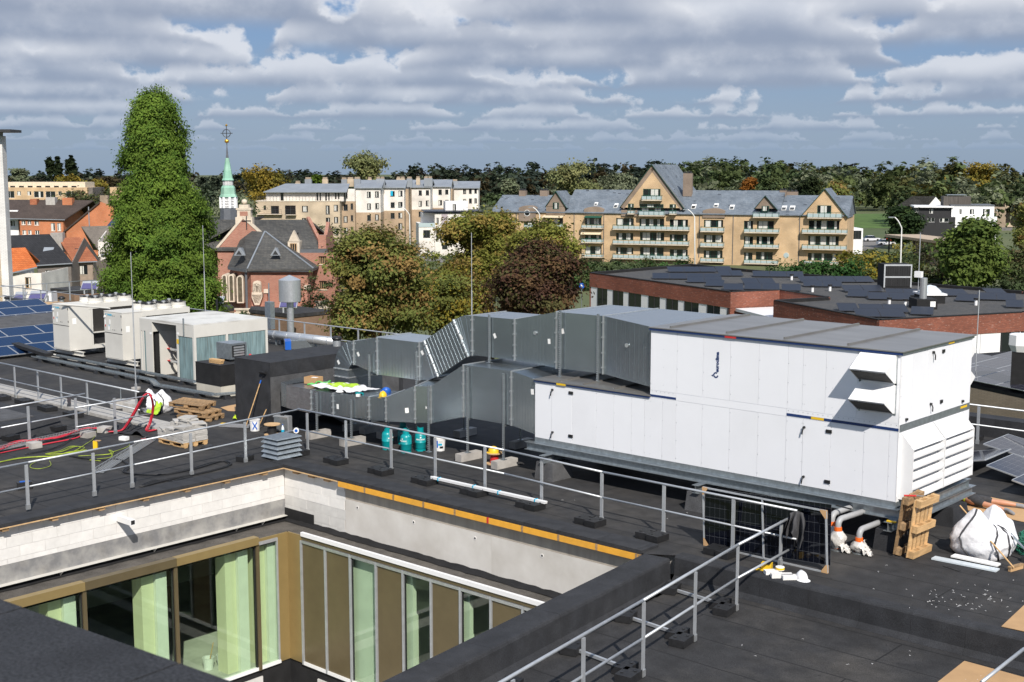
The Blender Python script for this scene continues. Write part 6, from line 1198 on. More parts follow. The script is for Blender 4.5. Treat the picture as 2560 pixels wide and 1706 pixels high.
# ------------------------------------------------------------------ the worker lying on the cardboard
def skinned(name,joints,edges,mt,parent=None,sub=2,label=None,root=0):
    me=bpy.data.meshes.new(name);off=Vector(ROOTLOC.get(parent)or(0,0,0))if parent is not None else Vector()
    me.from_pydata([tuple(Vector(j[0])-off)for j in joints],edges,[]);me.materials.append(mt)
    o=bpy.data.objects.new(name,me);COL.objects.link(o)
    if parent is not None:o.parent=parent
    s=o.modifiers.new('skin','SKIN');s.use_smooth_shade=True
    for i,j in enumerate(joints):me.skin_vertices[0].data[i].radius=j[1]if isinstance(j[1],tuple)else(j[1],j[1]);me.skin_vertices[0].data[i].use_root=(i==root)
    o.modifiers.new('sub','SUBSURF').levels=sub;o.modifiers['sub'].render_levels=sub
    if label:o['label']=label
    return o
pu=thing('person','person lying face down under the unit in dark shorts and grey socks','person',(-11.2,28.75,0.02))
PJ=[((-11.45,28.74,0.17),(0.15,0.12)),((-11.70,28.77,0.17),(0.14,0.11)),((-12.02,28.80,0.19),(0.17,0.12)),((-12.20,28.82,0.20),(0.07,0.07)),((-12.36,28.83,0.20),(0.09,0.10)),((-12.48,28.84,0.18),(0.07,0.08)),
      ((-11.40,28.62,0.15),0.105),((-11.02,28.58,0.12),0.062),((-10.82,28.58,0.11),0.064),((-10.56,28.58,0.08),0.038),((-10.44,28.50,0.07),0.040),((-10.33,28.47,0.035),0.028),
      ((-11.38,28.87,0.15),0.105),((-10.98,28.98,0.12),0.062),((-10.78,29.06,0.11),0.064),((-10.52,29.16,0.08),0.038),((-10.41,29.20,0.07),0.040),((-10.30,29.24,0.035),0.028),
      ((-12.02,28.60,0.17),0.065),((-12.20,28.42,0.10),0.045),((-12.44,28.50,0.06),0.036),((-12.55,28.55,0.05),0.03),
      ((-12.02,29.00,0.17),0.065),((-12.22,29.16,0.10),0.045),((-12.46,29.06,0.06),0.036),((-12.57,29.0,0.05),0.03)]
PE=[(0,1),(1,2),(2,3),(3,4),(4,5),(0,6),(6,7),(7,8),(8,9),(9,10),(10,11),(0,12),(12,13),(13,14),(14,15),(15,16),(16,17),(2,18),(18,19),(19,20),(20,21),(2,22),(22,23),(23,24),(24,25)]
skinned('body',PJ,PE,skin,pu)
for sgn,w in((1,20),(-1,24)):
    b=Vector(PJ[w+1][0])
    for k in range(5):
        a=R(180-30+15*k);d=Vector((math.cos(a),math.sin(a)*0.8,0));MB().tube([b,b+d*0.05+Vector((0,0,0.01)),b+d*0.09+Vector((0,0,-0.015))],[0.011,0.010,0.007],6).build('finger',skin,pu,smooth=True)
skinned('shorts',[((-11.52,28.75,0.175),(0.155,0.135)),((-11.40,28.74,0.18),(0.17,0.14)),((-11.36,28.62,0.155),0.125),((-11.16,28.60,0.135),0.098),((-11.05,28.585,0.125),0.088),((-11.34,28.87,0.155),0.125),((-11.13,28.94,0.135),0.098),((-11.02,28.97,0.125),0.088)],[(0,1),(1,2),(2,3),(3,4),(1,5),(5,6),(6,7)],shorts_m,pu)
skinned('shirt',[((-11.55,28.75,0.17),(0.15,0.125)),((-11.80,28.78,0.18),(0.16,0.125)),((-12.05,28.80,0.19),(0.185,0.13)),((-12.17,28.81,0.20),(0.09,0.085)),((-12.06,28.58,0.17),0.085),((-12.16,28.46,0.12),0.065),((-12.06,29.02,0.17),0.085),((-12.17,29.12,0.12),0.065)],[(0,1),(1,2),(2,3),(2,4),(4,5),(2,6),(6,7)],shirt_m,pu)
def belt(a,b):th=2*math.pi*a;return(-11.56+0.05*b,28.75+0.175*math.cos(th),0.175+0.148*math.sin(th))
MB().grid(belt,26,1).build('belt',hiviz,pu,smooth=True)
for f0_,f1_,f2_ in((9,10,11),(15,16,17)):
    a,b,c=(Vector(PJ[i][0])for i in(f0_,f1_,f2_));skinned('sock',[(a.lerp(Vector(PJ[f0_-1][0]),0.25),0.052),(a,0.047),(b,0.050),(c,0.036)],[(0,1),(1,2),(2,3)],sock_m,pu)
skinned('hair',[((-12.36,28.83,0.235),(0.085,0.075)),((-12.44,28.835,0.225),(0.07,0.065))],[(0,1)],wood,pu)
# ------------------------------------------------------------------ buildings of the town
class Site:
    """a building's own frame: x along the front, y away from the viewer, z up from the ground"""
    def __init__(s,name,label,cat,px,D,yaw=0.0,group=None):
        o=at_depth(px,600,D);s.o=Vector((o.x,o.y,GZ));s.a=YAW+R(yaw);s.t=thing(name,label,cat,s.o,s.a,group,local=True)
        s.ex=Vector((math.cos(s.a),math.sin(s.a),0));s.ey=Vector((-math.sin(s.a),math.cos(s.a),0))
    def at(s,p,y=0.0):
        d=ray(*p);c=Vector((0,0,CAMZ));q=c+d*((s.o+s.ey*y-c).dot(s.ey)/d.dot(s.ey))-s.o
        return q.dot(s.ex),q.z
    def pt(s,p,y=0.0):x,z=s.at(p,y);return Vector((x,y,z))
    def rect(s,f,r,y=0.0):
        x0,za_=s.at(f(r[0],r[1]),y);x1,zb_=s.at(f(r[2],r[3]),y);return x0,x1,min(za_,zb_),max(za_,zb_)
def holed_wall(x0,x1,z0,z1,holes,y=0.0,rev=0.12):
    m=MB();xs=sorted({x0,x1,*[min(max(h[0],x0),x1)for h in holes],*[min(max(h[1],x0),x1)for h in holes]});zs=sorted({z0,z1,*[min(max(h[2],z0),z1)for h in holes],*[min(max(h[3],z0),z1)for h in holes]})
    for a,b in zip(xs[:-1],xs[1:]):
        for c,d in zip(zs[:-1],zs[1:]):
            if b-a<1e-4 or d-c<1e-4:continue
            mx,mz=(a+b)/2,(c+d)/2
            if any(h[0]<mx<h[1]and h[2]<mz<h[3]for h in holes):continue
            m.add([(a,y,c),(b,y,c),(b,y,d),(a,y,d)],[(0,1,2,3)])
    for h in holes:
        a,b,c,d=h;m.add([(a,y,c),(b,y,c),(b,y,d),(a,y,d),(a,y+rev,c),(b,y+rev,c),(b,y+rev,d),(a,y+rev,d)],[(0,1,5,4),(1,2,6,5),(2,3,7,6),(3,0,4,7)])
    return m
def window(T,h,y=0.0,rev=0.12,fr=None,gl=None,n=2,fw=0.06,sill=None,curtain=False):
    a,b,c,d=h;yy=y+rev;m=MB()
    m.box(a,a+fw,yy-0.05,yy,c,d).box(b-fw,b,yy-0.05,yy,c,d).box(a+fw,b-fw,yy-0.05,yy,c,c+fw).box(a+fw,b-fw,yy-0.05,yy,d-fw,d)
    for k in range(1,n):x=a+(b-a)*k/n;m.box(x-fw/2,x+fw/2,yy-0.048,yy-0.002,c+fw,d-fw)
    o=m.build('window',fr,T)
    MB().add([(a,yy-0.02,c),(b,yy-0.02,c),(b,yy-0.02,d),(a,yy-0.02,d)],[(0,1,2,3)]).build('pane',gl or glass,o)
    if sill:MB().box(a-0.05,b+0.05,y-0.06,y-0.002,c-0.08,c-0.005).build('sill',sill,o)
    if curtain:
        for k in range(curtain):x=a+(b-a)*(k+0.5+random.uniform(-0.2,0.2))/curtain;w=(b-a)/curtain*random.uniform(0.08,0.3);MB().add([(max(a+fw,x-w),yy-0.026,c+fw),(min(b-fw,x+w),yy-0.026,c+fw),(min(b-fw,x+w),yy-0.026,d-fw),(max(a+fw,x-w),yy-0.026,d-fw)],[(0,1,2,3)]).build('curtain',curtain_w,o)
    return o
def slope(P4,th,mt,parent,name='roof'):
    P=[Vector(p)for p in P4];d=Vector((0,0,-th));return MB().hexa([p+d for p in P]+P).build(name,mt,parent)
slate=brick_mat('roof_slate',(0.12,0.145,0.175),(0.165,0.19,0.22),(0.09,0.11,0.13),0.45,0.22,0.01,0.7,1.2)
_t=slate.node_tree   # some odd darker slates
slate_dark=brick_mat('old_slate',(0.055,0.056,0.055),(0.085,0.083,0.078),(0.035,0.035,0.035),0.3,0.16,0.012,0.75,1.2,patch=0.5,patchcol=(0.13,0.12,0.095))
for m_,pc_ in((slate,(0.06,0.07,0.085)),):
    L=_t.links.new;b=_t.nodes['Principled BSDF'];src=b.inputs['Base Color'].links[0].from_socket
    co=tnode(_t,'ShaderNodeTexCoord');mp=tnode(_t,'ShaderNodeMapping');mp.inputs['Scale'].default_value=(0.8,0.8,2.6);L(co.outputs['Object'],mp.inputs[0])
    vo=tnode(_t,'ShaderNodeTexVoronoi');vo.inputs['Scale'].default_value=0.9;vo.distance='CHEBYCHEV';L(mp.outputs[0],vo.inputs['Vector']);lt_=tnode(_t,'ShaderNodeMath',operation='LESS_THAN');L(vo.outputs['Distance'],lt_.inputs[0]);lt_.inputs[1].default_value=0.22
    sc_=tnode(_t,'ShaderNodeSeparateColor');L(vo.outputs['Color'],sc_.inputs[0]);g2=tnode(_t,'ShaderNodeMath',operation='GREATER_THAN');L(sc_.outputs[0],g2.inputs[0]);g2.inputs[1].default_value=0.72
    ml=tnode(_t,'ShaderNodeMath',operation='MULTIPLY');L(lt_.outputs[0],ml.inputs[0]);L(g2.outputs[0],ml.inputs[1]);x=tnode(_t,'ShaderNodeMix',data_type='RGBA');L(ml.outputs[0],x.inputs[0]);L(src,x.inputs[6]);x.inputs[7].default_value=(*pc_,1);L(x.outputs[2],b.inputs['Base Color'])
yb_=brick_mat('yellow_brick',(0.50,0.33,0.175),(0.58,0.40,0.225),(0.46,0.36,0.25));yb_d=brick_mat('brown_brick',(0.22,0.165,0.125),(0.27,0.205,0.155),(0.22,0.18,0.15));pink_b=brick_mat('pale_red_brick',(0.31,0.11,0.072),(0.39,0.165,0.11),(0.33,0.22,0.175),0.25,0.09,0.016,patch=0.3,patchcol=(0.40,0.25,0.19))
red_b=brick_mat('rustic_red_brick',(0.19,0.062,0.040),(0.30,0.095,0.055),(0.13,0.07,0.055),0.30,0.06,0.010,patch=0.55,patchcol=(0.42,0.30,0.26));or_b=brick_mat('orange_brick',(0.46,0.13,0.045),(0.54,0.18,0.07),(0.40,0.22,0.14));gr_b=brick_mat('grey_brick',(0.14,0.12,0.105),(0.20,0.17,0.15),(0.13,0.12,0.11));br_b=brick_mat('brown_low_brick',(0.20,0.125,0.078),(0.25,0.16,0.10),(0.17,0.12,0.09));tan_b=brick_mat('tan_brick',(0.30,0.235,0.165),(0.36,0.285,0.205),(0.27,0.22,0.17));be_b=brick_mat('beige_brick',(0.46,0.365,0.255),(0.52,0.42,0.30),(0.44,0.37,0.28));be_d=brick_mat('darker_beige_brick',(0.37,0.27,0.18),(0.43,0.32,0.22),(0.36,0.28,0.20));wh_b=brick_mat('white_brick',(0.70,0.665,0.61),(0.76,0.72,0.67),(0.62,0.58,0.54))
gtrim=mat('green_frame',(0.012,0.085,0.058),0.5,var=0.1);stone=mat('pale_stone',(0.58,0.50,0.40),0.85,var=0.12,scale=2,dirt=0.2);zinc=mat('zinc_roof',(0.27,0.295,0.325),0.5,0.3,var=0.1,scale=0.4);zinc_d=mat('dark_zinc',(0.13,0.14,0.155),0.5,0.3,var=0.12);copper=mat('verdigris_copper',(0.20,0.42,0.31),0.7,var=0.15,scale=0.8,col2=(0.33,0.53,0.42),dirt=0.3,dscale=0.6);gold=mat('gilding',(0.75,0.42,0.06),0.3,0.8);awn=mat('cream_awning',(0.62,0.52,0.36),0.8,var=0.05)
tile_o=brick_mat('orange_pantiles',(0.46,0.115,0.028),(0.58,0.17,0.05),(0.28,0.07,0.02),0.24,0.26,0.02,zf=1.3,off=0.0);tile_b=brick_mat('brown_pantiles',(0.30,0.10,0.05),(0.37,0.14,0.07),(0.18,0.07,0.04),0.24,0.26,0.02,zf=1.3,off=0.0,patch=0.5,patchcol=(0.17,0.09,0.06));tile_k=brick_mat('black_pantiles',(0.020,0.021,0.024),(0.030,0.031,0.035),(0.010,0.010,0.012),0.3,0.3,0.02,zf=1.3,off=0.0);tile_d=brick_mat('dark_brown_tiles',(0.055,0.042,0.036),(0.075,0.057,0.048),(0.04,0.03,0.028),0.24,0.2,0.015,zf=1.3);tile_g=brick_mat('grey_tiles',(0.145,0.125,0.105),(0.18,0.155,0.13),(0.10,0.09,0.08),0.24,0.2,0.015,zf=1.3)
frame_k=mat('dark_frame',(0.03,0.03,0.032),0.5);frame_w=mat('white_frame',(0.72,0.72,0.70),0.5,var=0.03)
# ---- gabled apartment building with green balconies
A=Site('gabled_apartment_building','long yellow brick apartment building with slate gables and green balconies','building',1280,256,-20)
AT=A.t;DEP=13.0
wins3=[(1212,590,1370,660),(1420,595,1640,668),(1690,602,1852,672),(1212,722,1365,790),(1425,715,1640,795),(1690,735,1850,800),(1212,850,1365,915),(1425,848,1635,930),(1690,868,1850,935),(935,590,1082,655),(935,740,1082,782),(935,840,1082,915),(605,590,740,648),(620,700,740,775),(605,830,740,890),(1995,605,2165,676),(1995,740,2165,812),(1993,878,2160,950),(1425,465,1635,530),(1320,462,1370,522),(1690,467,1745,527),(230,600,330,650),(230,720,330,770),(390,625,490,660),(390,740,490,790)]
wins4=[(110,580,250,652),(105,710,250,782),(100,840,240,912),(0,580,75,652),(0,710,75,782),(0,845,70,912),(545,575,800,657),(540,705,795,790),(537,850,790,920)]
H_=[A.rect(z3,w)for w in wins3]+[A.rect(z4,w)for w in wins4]
xL=A.at(z3(118,600))[0];xR=A.at(z4(868,600))[0];zE=A.at(z3(1400,545))[1]
below=[h for h in H_ if h[3]<=zE-0.02];above=[h for h in H_ if h[3]>zE-0.02]
mw=holed_wall(xL,xR,0,zE,below,0,0.25);mw.add([(xL,0,0),(xL,DEP,0),(xL,DEP,zE),(xL,0,zE),(xR,0,0),(xR,DEP,0),(xR,DEP,zE),(xR,0,zE)],[(0,3,2,1),(4,5,6,7),(1,2,6,5)]);mw.build('wall',yb_,AT)
for h in H_:window(AT,h,0,0.25,gtrim,glass,max(2,int((h[1]-h[0])/1.0)),0.07,curtain=max(1,int((h[1]-h[0])/1.6)))
def ridge_roof(xa,xb,zr_,name='roof'):
    slope([(xa,-0.35,zE),(xb,-0.35,zE),(xb,DEP/2,zr_),(xa,DEP/2,zr_)],0.15,slate,AT);slope([(xa,DEP/2,zr_),(xb,DEP/2,zr_),(xb,DEP+0.3,zE),(xa,DEP+0.3,zE)],0.15,slate,AT)
zr1=A.at(z3(450,385),DEP/2)[1];zr2=A.at(z3(1000,337),DEP/2)[1];zr3=A.at(z3(2200,343),DEP/2)[1];zr4=A.at(z4(500,365),DEP/2)[1]
xa=A.at(z3(760,400))[0];xb=A.at(z3(1950,400))[0];xc=A.at(z4(300,400))[0]
ridge_roof(xL-0.4,xa,zr1);ridge_roof(xa,xc,max(zr2,zr3));ridge_roof(xc,xR+0.3,zr4)
MB().prism([(-0.3,zE-0.15),(DEP+0.3,zE-0.15),(DEP/2,zr1-0.05)],xL-0.2,xL,'x').prism([(-0.3,zE-0.15),(DEP+0.3,zE-0.15),(DEP/2,max(zr2,zr3)-0.05)],xa-0.1,xa+0.1,'x').prism([(-0.3,zE-0.15),(DEP+0.3,zE-0.15),(DEP/2,zr4-0.05)],xR-0.1,xR+0.1,'x').prism([(-0.3,zE-0.15),(DEP+0.3,zE-0.15),(DEP/2,max(zr2,zr3)-0.05)],xc-0.1,xc+0.1,'x').build('end_gable',slate,AT)
def gable(f,apex,bl,br,back,mt,wl=[],y=-0.25,band=None):
    ax,az_=A.at(f(*apex),y);lx,lz=A.at(f(*bl),y);rx,rz_=A.at(f(*br),y);zb_=min(lz,rz_)
    wl=[A.rect(f,w,y)for w in wl]
    g=MB().prism([(lx,zb_),(rx,zb_),(ax,az_)],y,min(back*0.5,6),'y').build('gable_wall',mt,AT)
    for s_,(ex_,ez_)in((-1,(lx,lz)),(1,(rx,rz_))):
        ov=0.35;dx,dz=ex_-ax,ez_-az_;l=math.hypot(dx,dz);ex2,ez2=ex_+dx/l*ov,ez_+dz/l*ov
        slope([(ex2,y-0.25,ez2+0.16),(ax,y-0.25,az_+0.16),(ax,back,az_+0.16),(ex2,back,ez2+0.16)],0.14,slate,AT)
        MB().bar((ex2,y-0.27,ez2+0.08),(ax,y-0.27,az_+0.08),0.05,0.22,(0,-1,0)).build('barge_board',gtrim,AT)
        if band:MB().bar((ex_+(0.25 if s_<0 else-0.25),y-0.012,ez_-0.1),(ax,y-0.012,az_-0.55),0.02,band,(dz*s_,0,-dx*s_)).build('brick_band',yb_d,AT)
    for w in wl:window(AT,w,y-0.16,0.15,gtrim,glass,max(2,int((w[1]-w[0])/1.0)),0.07,curtain=1)
    return zb_
gable(z3,(1535,118),(1255,492),(1818,502),21,yb_,[(1455,330,1607,395),(1425,465,1635,497),(1320,462,1370,495),(1690,467,1745,498)],band=0.9)
MB().bar((A.at(z3(1262,520))[0],-0.26,A.at(z3(1262,545))[1]),(A.at(z3(1405,520))[0],-0.26,A.at(z3(1262,545))[1]),0.02,1.2).build('brick_band',yb_d,AT)
gable(z3,(680,355),(592,482),(768,490),6.5,yb_d,[(650,452,702,510)]);gable(z4,(180,372),(95,472),(272,478),6.5,yb_d,[(150,455,210,500)]);gable(z4,(682,315),(482,540),(865,545),9.5,yb_,[(618,450,732,520)])
b_x0,b_x1,b_z0,b_z1=A.rect(z3,(592,482,760,560));MB().box(b_x0,b_x1,-0.25,0.0,b_z0,b_z1).build('bay_wall',yb_d,AT)
for(p,q)in(((345,478),(495,618)),((925,488),(1100,560)),((1985,502),(2180,590))):   # arched brown parapets
    x0,x1,z0,z1_=A.rect(z3,(*p,*q),-0.2);n=10;poly=[(x0,z0),(x1,z0)]+[(x1-(x1-x0)*k/n,z1_-0.35*(abs(2*k/n-1))**2*1.3)for k in range(n+1)]
    MB().prism(poly,-0.2,3.0,'y').build('arched_parapet',yb_d,AT)
ox,oz=A.at(z3(420,545),-0.21);MB().cyl((ox,-0.24,oz),(ox,-0.20,oz),0.62,20).build('round_window_frame',frame_w,AT);MB().cyl((ox,-0.25,oz),(ox,-0.241,oz),0.52,20).build('round_pane',glass,AT)
ox,oz=A.at(z4(355,870),0);MB().cyl((ox,-0.06,oz),(ox,0.02,oz),0.55,20).build('round_window_frame',stone,AT);MB().cyl((ox,-0.08,oz),(ox,-0.061,oz),0.46,20).build('round_pane',glass_b,AT)
def balcony(f,x0p,x1p,yt,yb2,dep=1.3):
    x0,x1,z0,z1_=A.rect(f,(x0p,yt,x1p,yb2),-dep);z0=z0+0.05
    b=MB().box(x0,x1,-dep,0.0,z0,z0+0.18).build('balcony_slab',stone,AT)
    n=max(2,round((x1-x0)/1.05));zt=z1_
    for k in range(n):
        a,c=x0+(x1-x0)*k/n,x0+(x1-x0)*(k+1)/n;MB().box(a+0.05,c-0.05,-dep+0.02,-dep+0.045,z0+0.24,zt-0.16).build('glass_panel',glass_b,b);MB().box(a-0.03,a+0.03,-dep,-dep+0.06,z0+0.18,zt).build('post',gtrim,b)
    m=MB().box(x1-0.03,x1+0.03,-dep,-dep+0.06,z0+0.18,zt).box(x0,x1,-dep-0.01,-dep+0.07,zt,zt+0.06)
    for xx in(x0,x1-0.06):m.box(xx,xx+0.06,-dep+0.07,0,zt,zt+0.06)
    m.build('hand_rail',gtrim,b)
    for xx in(x0+0.01,x1-0.035):MB().box(xx,xx+0.025,-dep+0.07,-0.05,z0+0.24,zt-0.16).build('glass_panel',glass_b,b)
for r in((1440,1613,388,440),(1415,1638,525,578),(1313,1370,520,560),(1685,1742,525,563),(1182,1858,652,708),(1182,1855,783,840),(1182,1852,910,972),(902,1085,648,690),(902,1085,773,818),(905,1085,908,948),(568,748,638,682),(570,748,766,805),(1962,2168,670,720),(1962,2165,806,855),(1962,2165,943,992),(390,492,648,690),(390,492,830,860)):balcony(z3,*r)
for r in((75,290,512,560),(0,290,643,690),(0,288,772,818),(0,283,903,952),(533,820,510,566),(487,865,646,696),(487,858,780,832),(500,800,912,952)):balcony(z4,*r)
for w in((560,565,740,588),(902,700,1078,738),(932,570,1082,588)):
    x0,x1,z0,z1_=A.rect(z3,w,-0.6);MB().hexa([(x0,-1.2,z0),(x1,-1.2,z0),(x1,0,z1_-0.05),(x0,0,z1_-0.05),(x0,-1.2,z0+0.05),(x1,-1.2,z0+0.05),(x1,0,z1_),(x0,0,z1_)]).build('awning',gtrim if w[1]==570 else awn,AT)
for f,x,y0,y1 in((z3,840,540,900),(z3,1105,545,990),(z3,1957,560,940),(z3,2258,565,1000),(z4,470,540,925),(z3,327,530,640),(z3,487,535,640)):
    x_,zt=A.at(f(x,y0));_,zb_=A.at(f(x,y1));MB().cyl((x_,-0.08,max(0,zb_)),(x_,-0.08,zt),0.06,8).build('downpipe',zinc_d,AT)
for f,r,y in((z3,(355,345,412,400),6.5),(z3,(540,345,607,400),6.5),(z3,(1815,192,1890,350),5.0),(z4,(303,325,357,385),6.5),(z4,(360,335,452,380),8)):
    x0,x1,z0,z1_=A.rect(f,r,y);c=MB().box(x0,x1,y-0.5,y+0.6,z0-1.0,z1_).build('chimney',yb_d,AT)
    for k in range(3):MB().box(x0+(x1-x0)*(k+0.15)/3,x0+(x1-x0)*(k+0.75)/3,y-0.3,y+0.3,z1_,z1_+0.35).build('chimney_pot',frame_k,c)
for f,r in[(z3,q)for q in((1020,455,1050,480),(1195,465,1230,500),(1885,472,1925,508),(2085,465,2125,495),(2225,478,2265,515))]+[(z4,(318,458,358,492)),(z4,(385,458,428,492))]:
    zz_=max(zr2,zr3)if f is z3 else zr4;tt=(zz_-zE)/(DEP/2+0.35)
    x0,x1,z0,z1_=A.rect(f,r,1.5);zm=(z0+z1_)/2;y_=(zm-zE)/tt-0.35
    x0,x1,z0,z1_=A.rect(f,r,y_)
    o=MB().hexa([(x0,(z0-zE)/tt-0.35,z0),(x1,(z0-zE)/tt-0.35,z0),(x1,(z1_-zE)/tt-0.35,z1_),(x0,(z1_-zE)/tt-0.35,z1_),(x0,(z0-zE)/tt-0.40,z0+0.12),(x1,(z0-zE)/tt-0.40,z0+0.12),(x1,(z1_-zE)/tt-0.40,z1_+0.12),(x0,(z1_-zE)/tt-0.40,z1_+0.12)]).build('skylight',frame_w,AT)
    e=0.1;MB().add([(x0+e,(z0-zE)/tt-0.41,z0+0.13+e),(x1-e,(z0-zE)/tt-0.41,z0+0.13+e),(x1-e,(z1_-zE)/tt-0.42,z1_+0.13-e),(x0+e,(z1_-zE)/tt-0.42,z1_+0.13-e)],[(0,1,2,3)]).build('pane',glass,o)
# ---- beige and white stepped apartment block
B=Site('stepped_apartment_block','stepped beige and white apartment block with a grey zinc roof','building',890,300,0)
BT=B.t
def bay(f,x0p,x1p,ytop,ywhite,ybot,y,wins,dep=16,low=be_d,up=wh_b):
    x0,x1,_,zt=B.rect(f,(x0p,ytop,x1p,ybot),y);hs=[B.rect(f,w,y)for w in wins]
    zw=B.at(f(x0p,ywhite),y)[1]if ywhite else None
    if zw:
        holed_wall(x0,x1,zw,zt,[h for h in hs if h[2]>=zw-0.1],y,0.2).build('wall',up,BT);holed_wall(x0,x1,0,zw,[h for h in hs if h[2]<zw-0.1],y,0.2).build('wall',low,BT)
    else:holed_wall(x0,x1,0,zt,hs,y,0.2).build('wall',low,BT)
    MB().add([(x0,y,0),(x0,y+dep,0),(x0,y+dep,zw or zt),(x0,y,zw or zt),(x1,y,0),(x1,y+dep,0),(x1,y+dep,zw or zt),(x1,y,zw or zt)],[(0,1,2,3),(4,5,6,7)]).build('side_wall',low,BT)
    if zw:MB().add([(x0,y,zw),(x0,y+dep,zw),(x0,y+dep,zt),(x0,y,zt),(x1,y,zw),(x1,y+dep,zw),(x1,y+dep,zt),(x1,y,zt)],[(0,1,2,3),(4,5,6,7)]).build('side_wall',up,BT)
    for h in hs:window(BT,h,y,0.2,frame_k,glass,2,0.08,curtain=1 if random.random()<0.6 else False,sill=zinc_d)
    return x0,x1,zt
wB0=[(762,478,800,555),(835,473,873,528),(765,587,803,660),(838,580,875,633),(768,697,806,770),(840,690,878,742),(552,482,605,535),(275,482,348,552),(400,478,497,558),(210,478,232,515),(552,590,590,640)]
x0,x1,zt0=bay(z2,140,895,442,None,870,-6,wB0,20,be_b)
px0,px1,pz0,pzt=B.rect(z2,(230,352,925,445),-4.5);hs=[B.rect(z2,w,-4.5)for w in((680,365,697,442),(708,365,722,442),(760,362,774,438),(785,362,799,438),(845,360,860,420),(872,360,886,420),(360,360,390,440))]
holed_wall(px0,px1,zt0,pzt,hs,-4.5,0.15).build('wall',wh_b,BT)
for h in hs:window(BT,h,-4.5,0.15,frame_k,glass,1,0.06)
rp=B.rect(z2,(205,300,930,352),-5.6);slope([(rp[0],-5.6,pzt-0.1),(rp[1]+0.5,-5.6,pzt-0.1),(rp[1]+0.5,0.5,pzt+1.7),(rp[0]+4,0.5,pzt+1.7)],0.15,zinc,BT);slope([(rp[0],-5.6,pzt-0.1),(rp[0]+4,0.5,pzt+1.7),(rp[0]+4,6,pzt+1.7),(rp[0],9,pzt-0.1)],0.15,zinc,BT)
MB().box(x0-0.1,x1+0.1,-6.1,14,zt0-0.02,zt0+0.15).build('terrace_deck',stone,BT)
for k in range(26):
    x=x0+0.3+(x1-x0-0.6)*k/25;MB().box(x-0.03,x+0.03,-5.95,-5.89,zt0+0.15,zt0+1.15).build('terrace_post',frame_k,BT)
for zz_ in(0.5,0.82,1.12):MB().box(x0+0.2,x1-0.2,-5.94,-5.9,zt0+zz_,zt0+zz_+0.05).build('terrace_rail',frame_k,BT)
for r in((150,515,375,555),(408,515,500,560)):
    a,b,c,d=B.rect(z2,r,-6.6)
    MB().box(a,b,-7.0,-6.01,c-0.12,c).build('balcony_slab',stone,BT);MB().box(a,b,-7.0,-6.96,d-0.06,d).box(a,b,-7.0,-6.96,(c+d)/2,(c+d)/2+0.04).box(a,a+0.04,-7.0,-6.96,c,d).box(b-0.04,b,-7.0,-6.96,c,d).build('balcony_rail',frame_k,BT)
bay(z2,895,1030,330,440,870,-2,[(922,468,960,522),(985,460,1008,512),(922,573,960,628),(987,565,1008,615),(925,676,962,732),(987,668,1010,718),(920,360,935,412),(945,360,958,412),(918,785,965,840)],14)
R2=[]
for(a,b,zt,zw,y,ws)in((1030,1258,318,540,0,[(1130,355,1166,408),(1203,353,1237,405),(1132,460,1167,513),(1205,457,1238,508),(1133,563,1166,614),(1203,558,1237,609),(1134,665,1167,700)]),(1266,1468,316,525,8,[(1340,350,1378,396),(1410,346,1448,396),(1342,450,1378,498),(1410,447,1448,495),(1342,545,1378,594),(1410,542,1447,590),(1410,636,1447,690)]),(1505,1700,313,515,22,[(1592,343,1620,388),(1655,342,1684,386),(1592,438,1620,486),(1655,434,1684,482),(1592,532,1622,578)]),(1703,1875,308,500,32,[(1768,336,1798,382),(1828,336,1856,378),(1768,430,1800,474),(1828,428,1858,472)]),(1893,2125,320,512,46,[(1987,330,2015,374),(2040,328,2064,372),(2088,326,2110,370),(1987,420,2015,440),(2040,416,2065,458),(2088,414,2110,456),(2040,500,2064,524)])):
    R2.append((bay(z2,a,b,zt,zw,880,y,ws,14),y))
for((a,b,zt),y),k in zip(R2,range(5)):
    slope([(a-0.3,y-0.5,zt),(b+0.4,y-0.5,zt),(b+0.4,y+6,zt+1.7),(a-0.3,y+6,zt+1.7)],0.2,zinc,BT);slope([(a-0.3,y+6,zt+1.7),(b+0.4,y+6,zt+1.7),(b+0.4,y+14.5,zt),(a-0.3,y+14.5,zt)],0.2,zinc,BT)
    MB().prism([(y,zt-0.2),(y+14,zt-0.2),(y+6,zt+1.6)],a,a+0.1,'x').prism([(y,zt-0.2),(y+14,zt-0.2),(y+6,zt+1.6)],b-0.1,b,'x').build('end_gable',wh_b,BT)
for(a,b,zt,zw,y)in((1460,1506,330,515,12),(1258,1268,330,515,4),(1870,1895,330,500,36),(1250,1266,320,700,3)):bay(z2,a,b,zt,None,880,y,[],12,be_d)
for i,(r,y)in enumerate((((495,262,540,300),5),((580,230,640,300),4),((735,230,785,300),4),((905,232,955,290),8),((955,230,1015,280),9),((1018,228,1075,292),3),((1140,228,1175,270),10),((1215,226,1290,290),6),((1395,225,1470,270),16),((1487,225,1535,285),14),((1570,222,1605,265),24),((1640,222,1715,282),22),((1808,248,1850,290),44),((1892,248,1940,285),50))):
    x0,x1,z0,z1_=B.rect(z2,r,y);c=MB().box(x0,x1,y-0.6,y+0.6,z0-0.8,z1_-0.35).build('chimney',be_b if i%2==0 else zinc,BT);n=max(1,round((x1-x0)/1.2))
    for k in range(n):MB().box(x0+(x1-x0)*(k+0.1)/n,x0+(x1-x0)*(k+0.9)/n,y-0.5,y+0.5,z1_-0.35,z1_+0.1).build('chimney_pot',tan_b,c)
sg=B.rect(z2,(1340,348,1362,392),7.9);MB().box(sg[0],sg[1],7.85,7.9,sg[2],sg[3]).build('poster',cyan_p,BT)
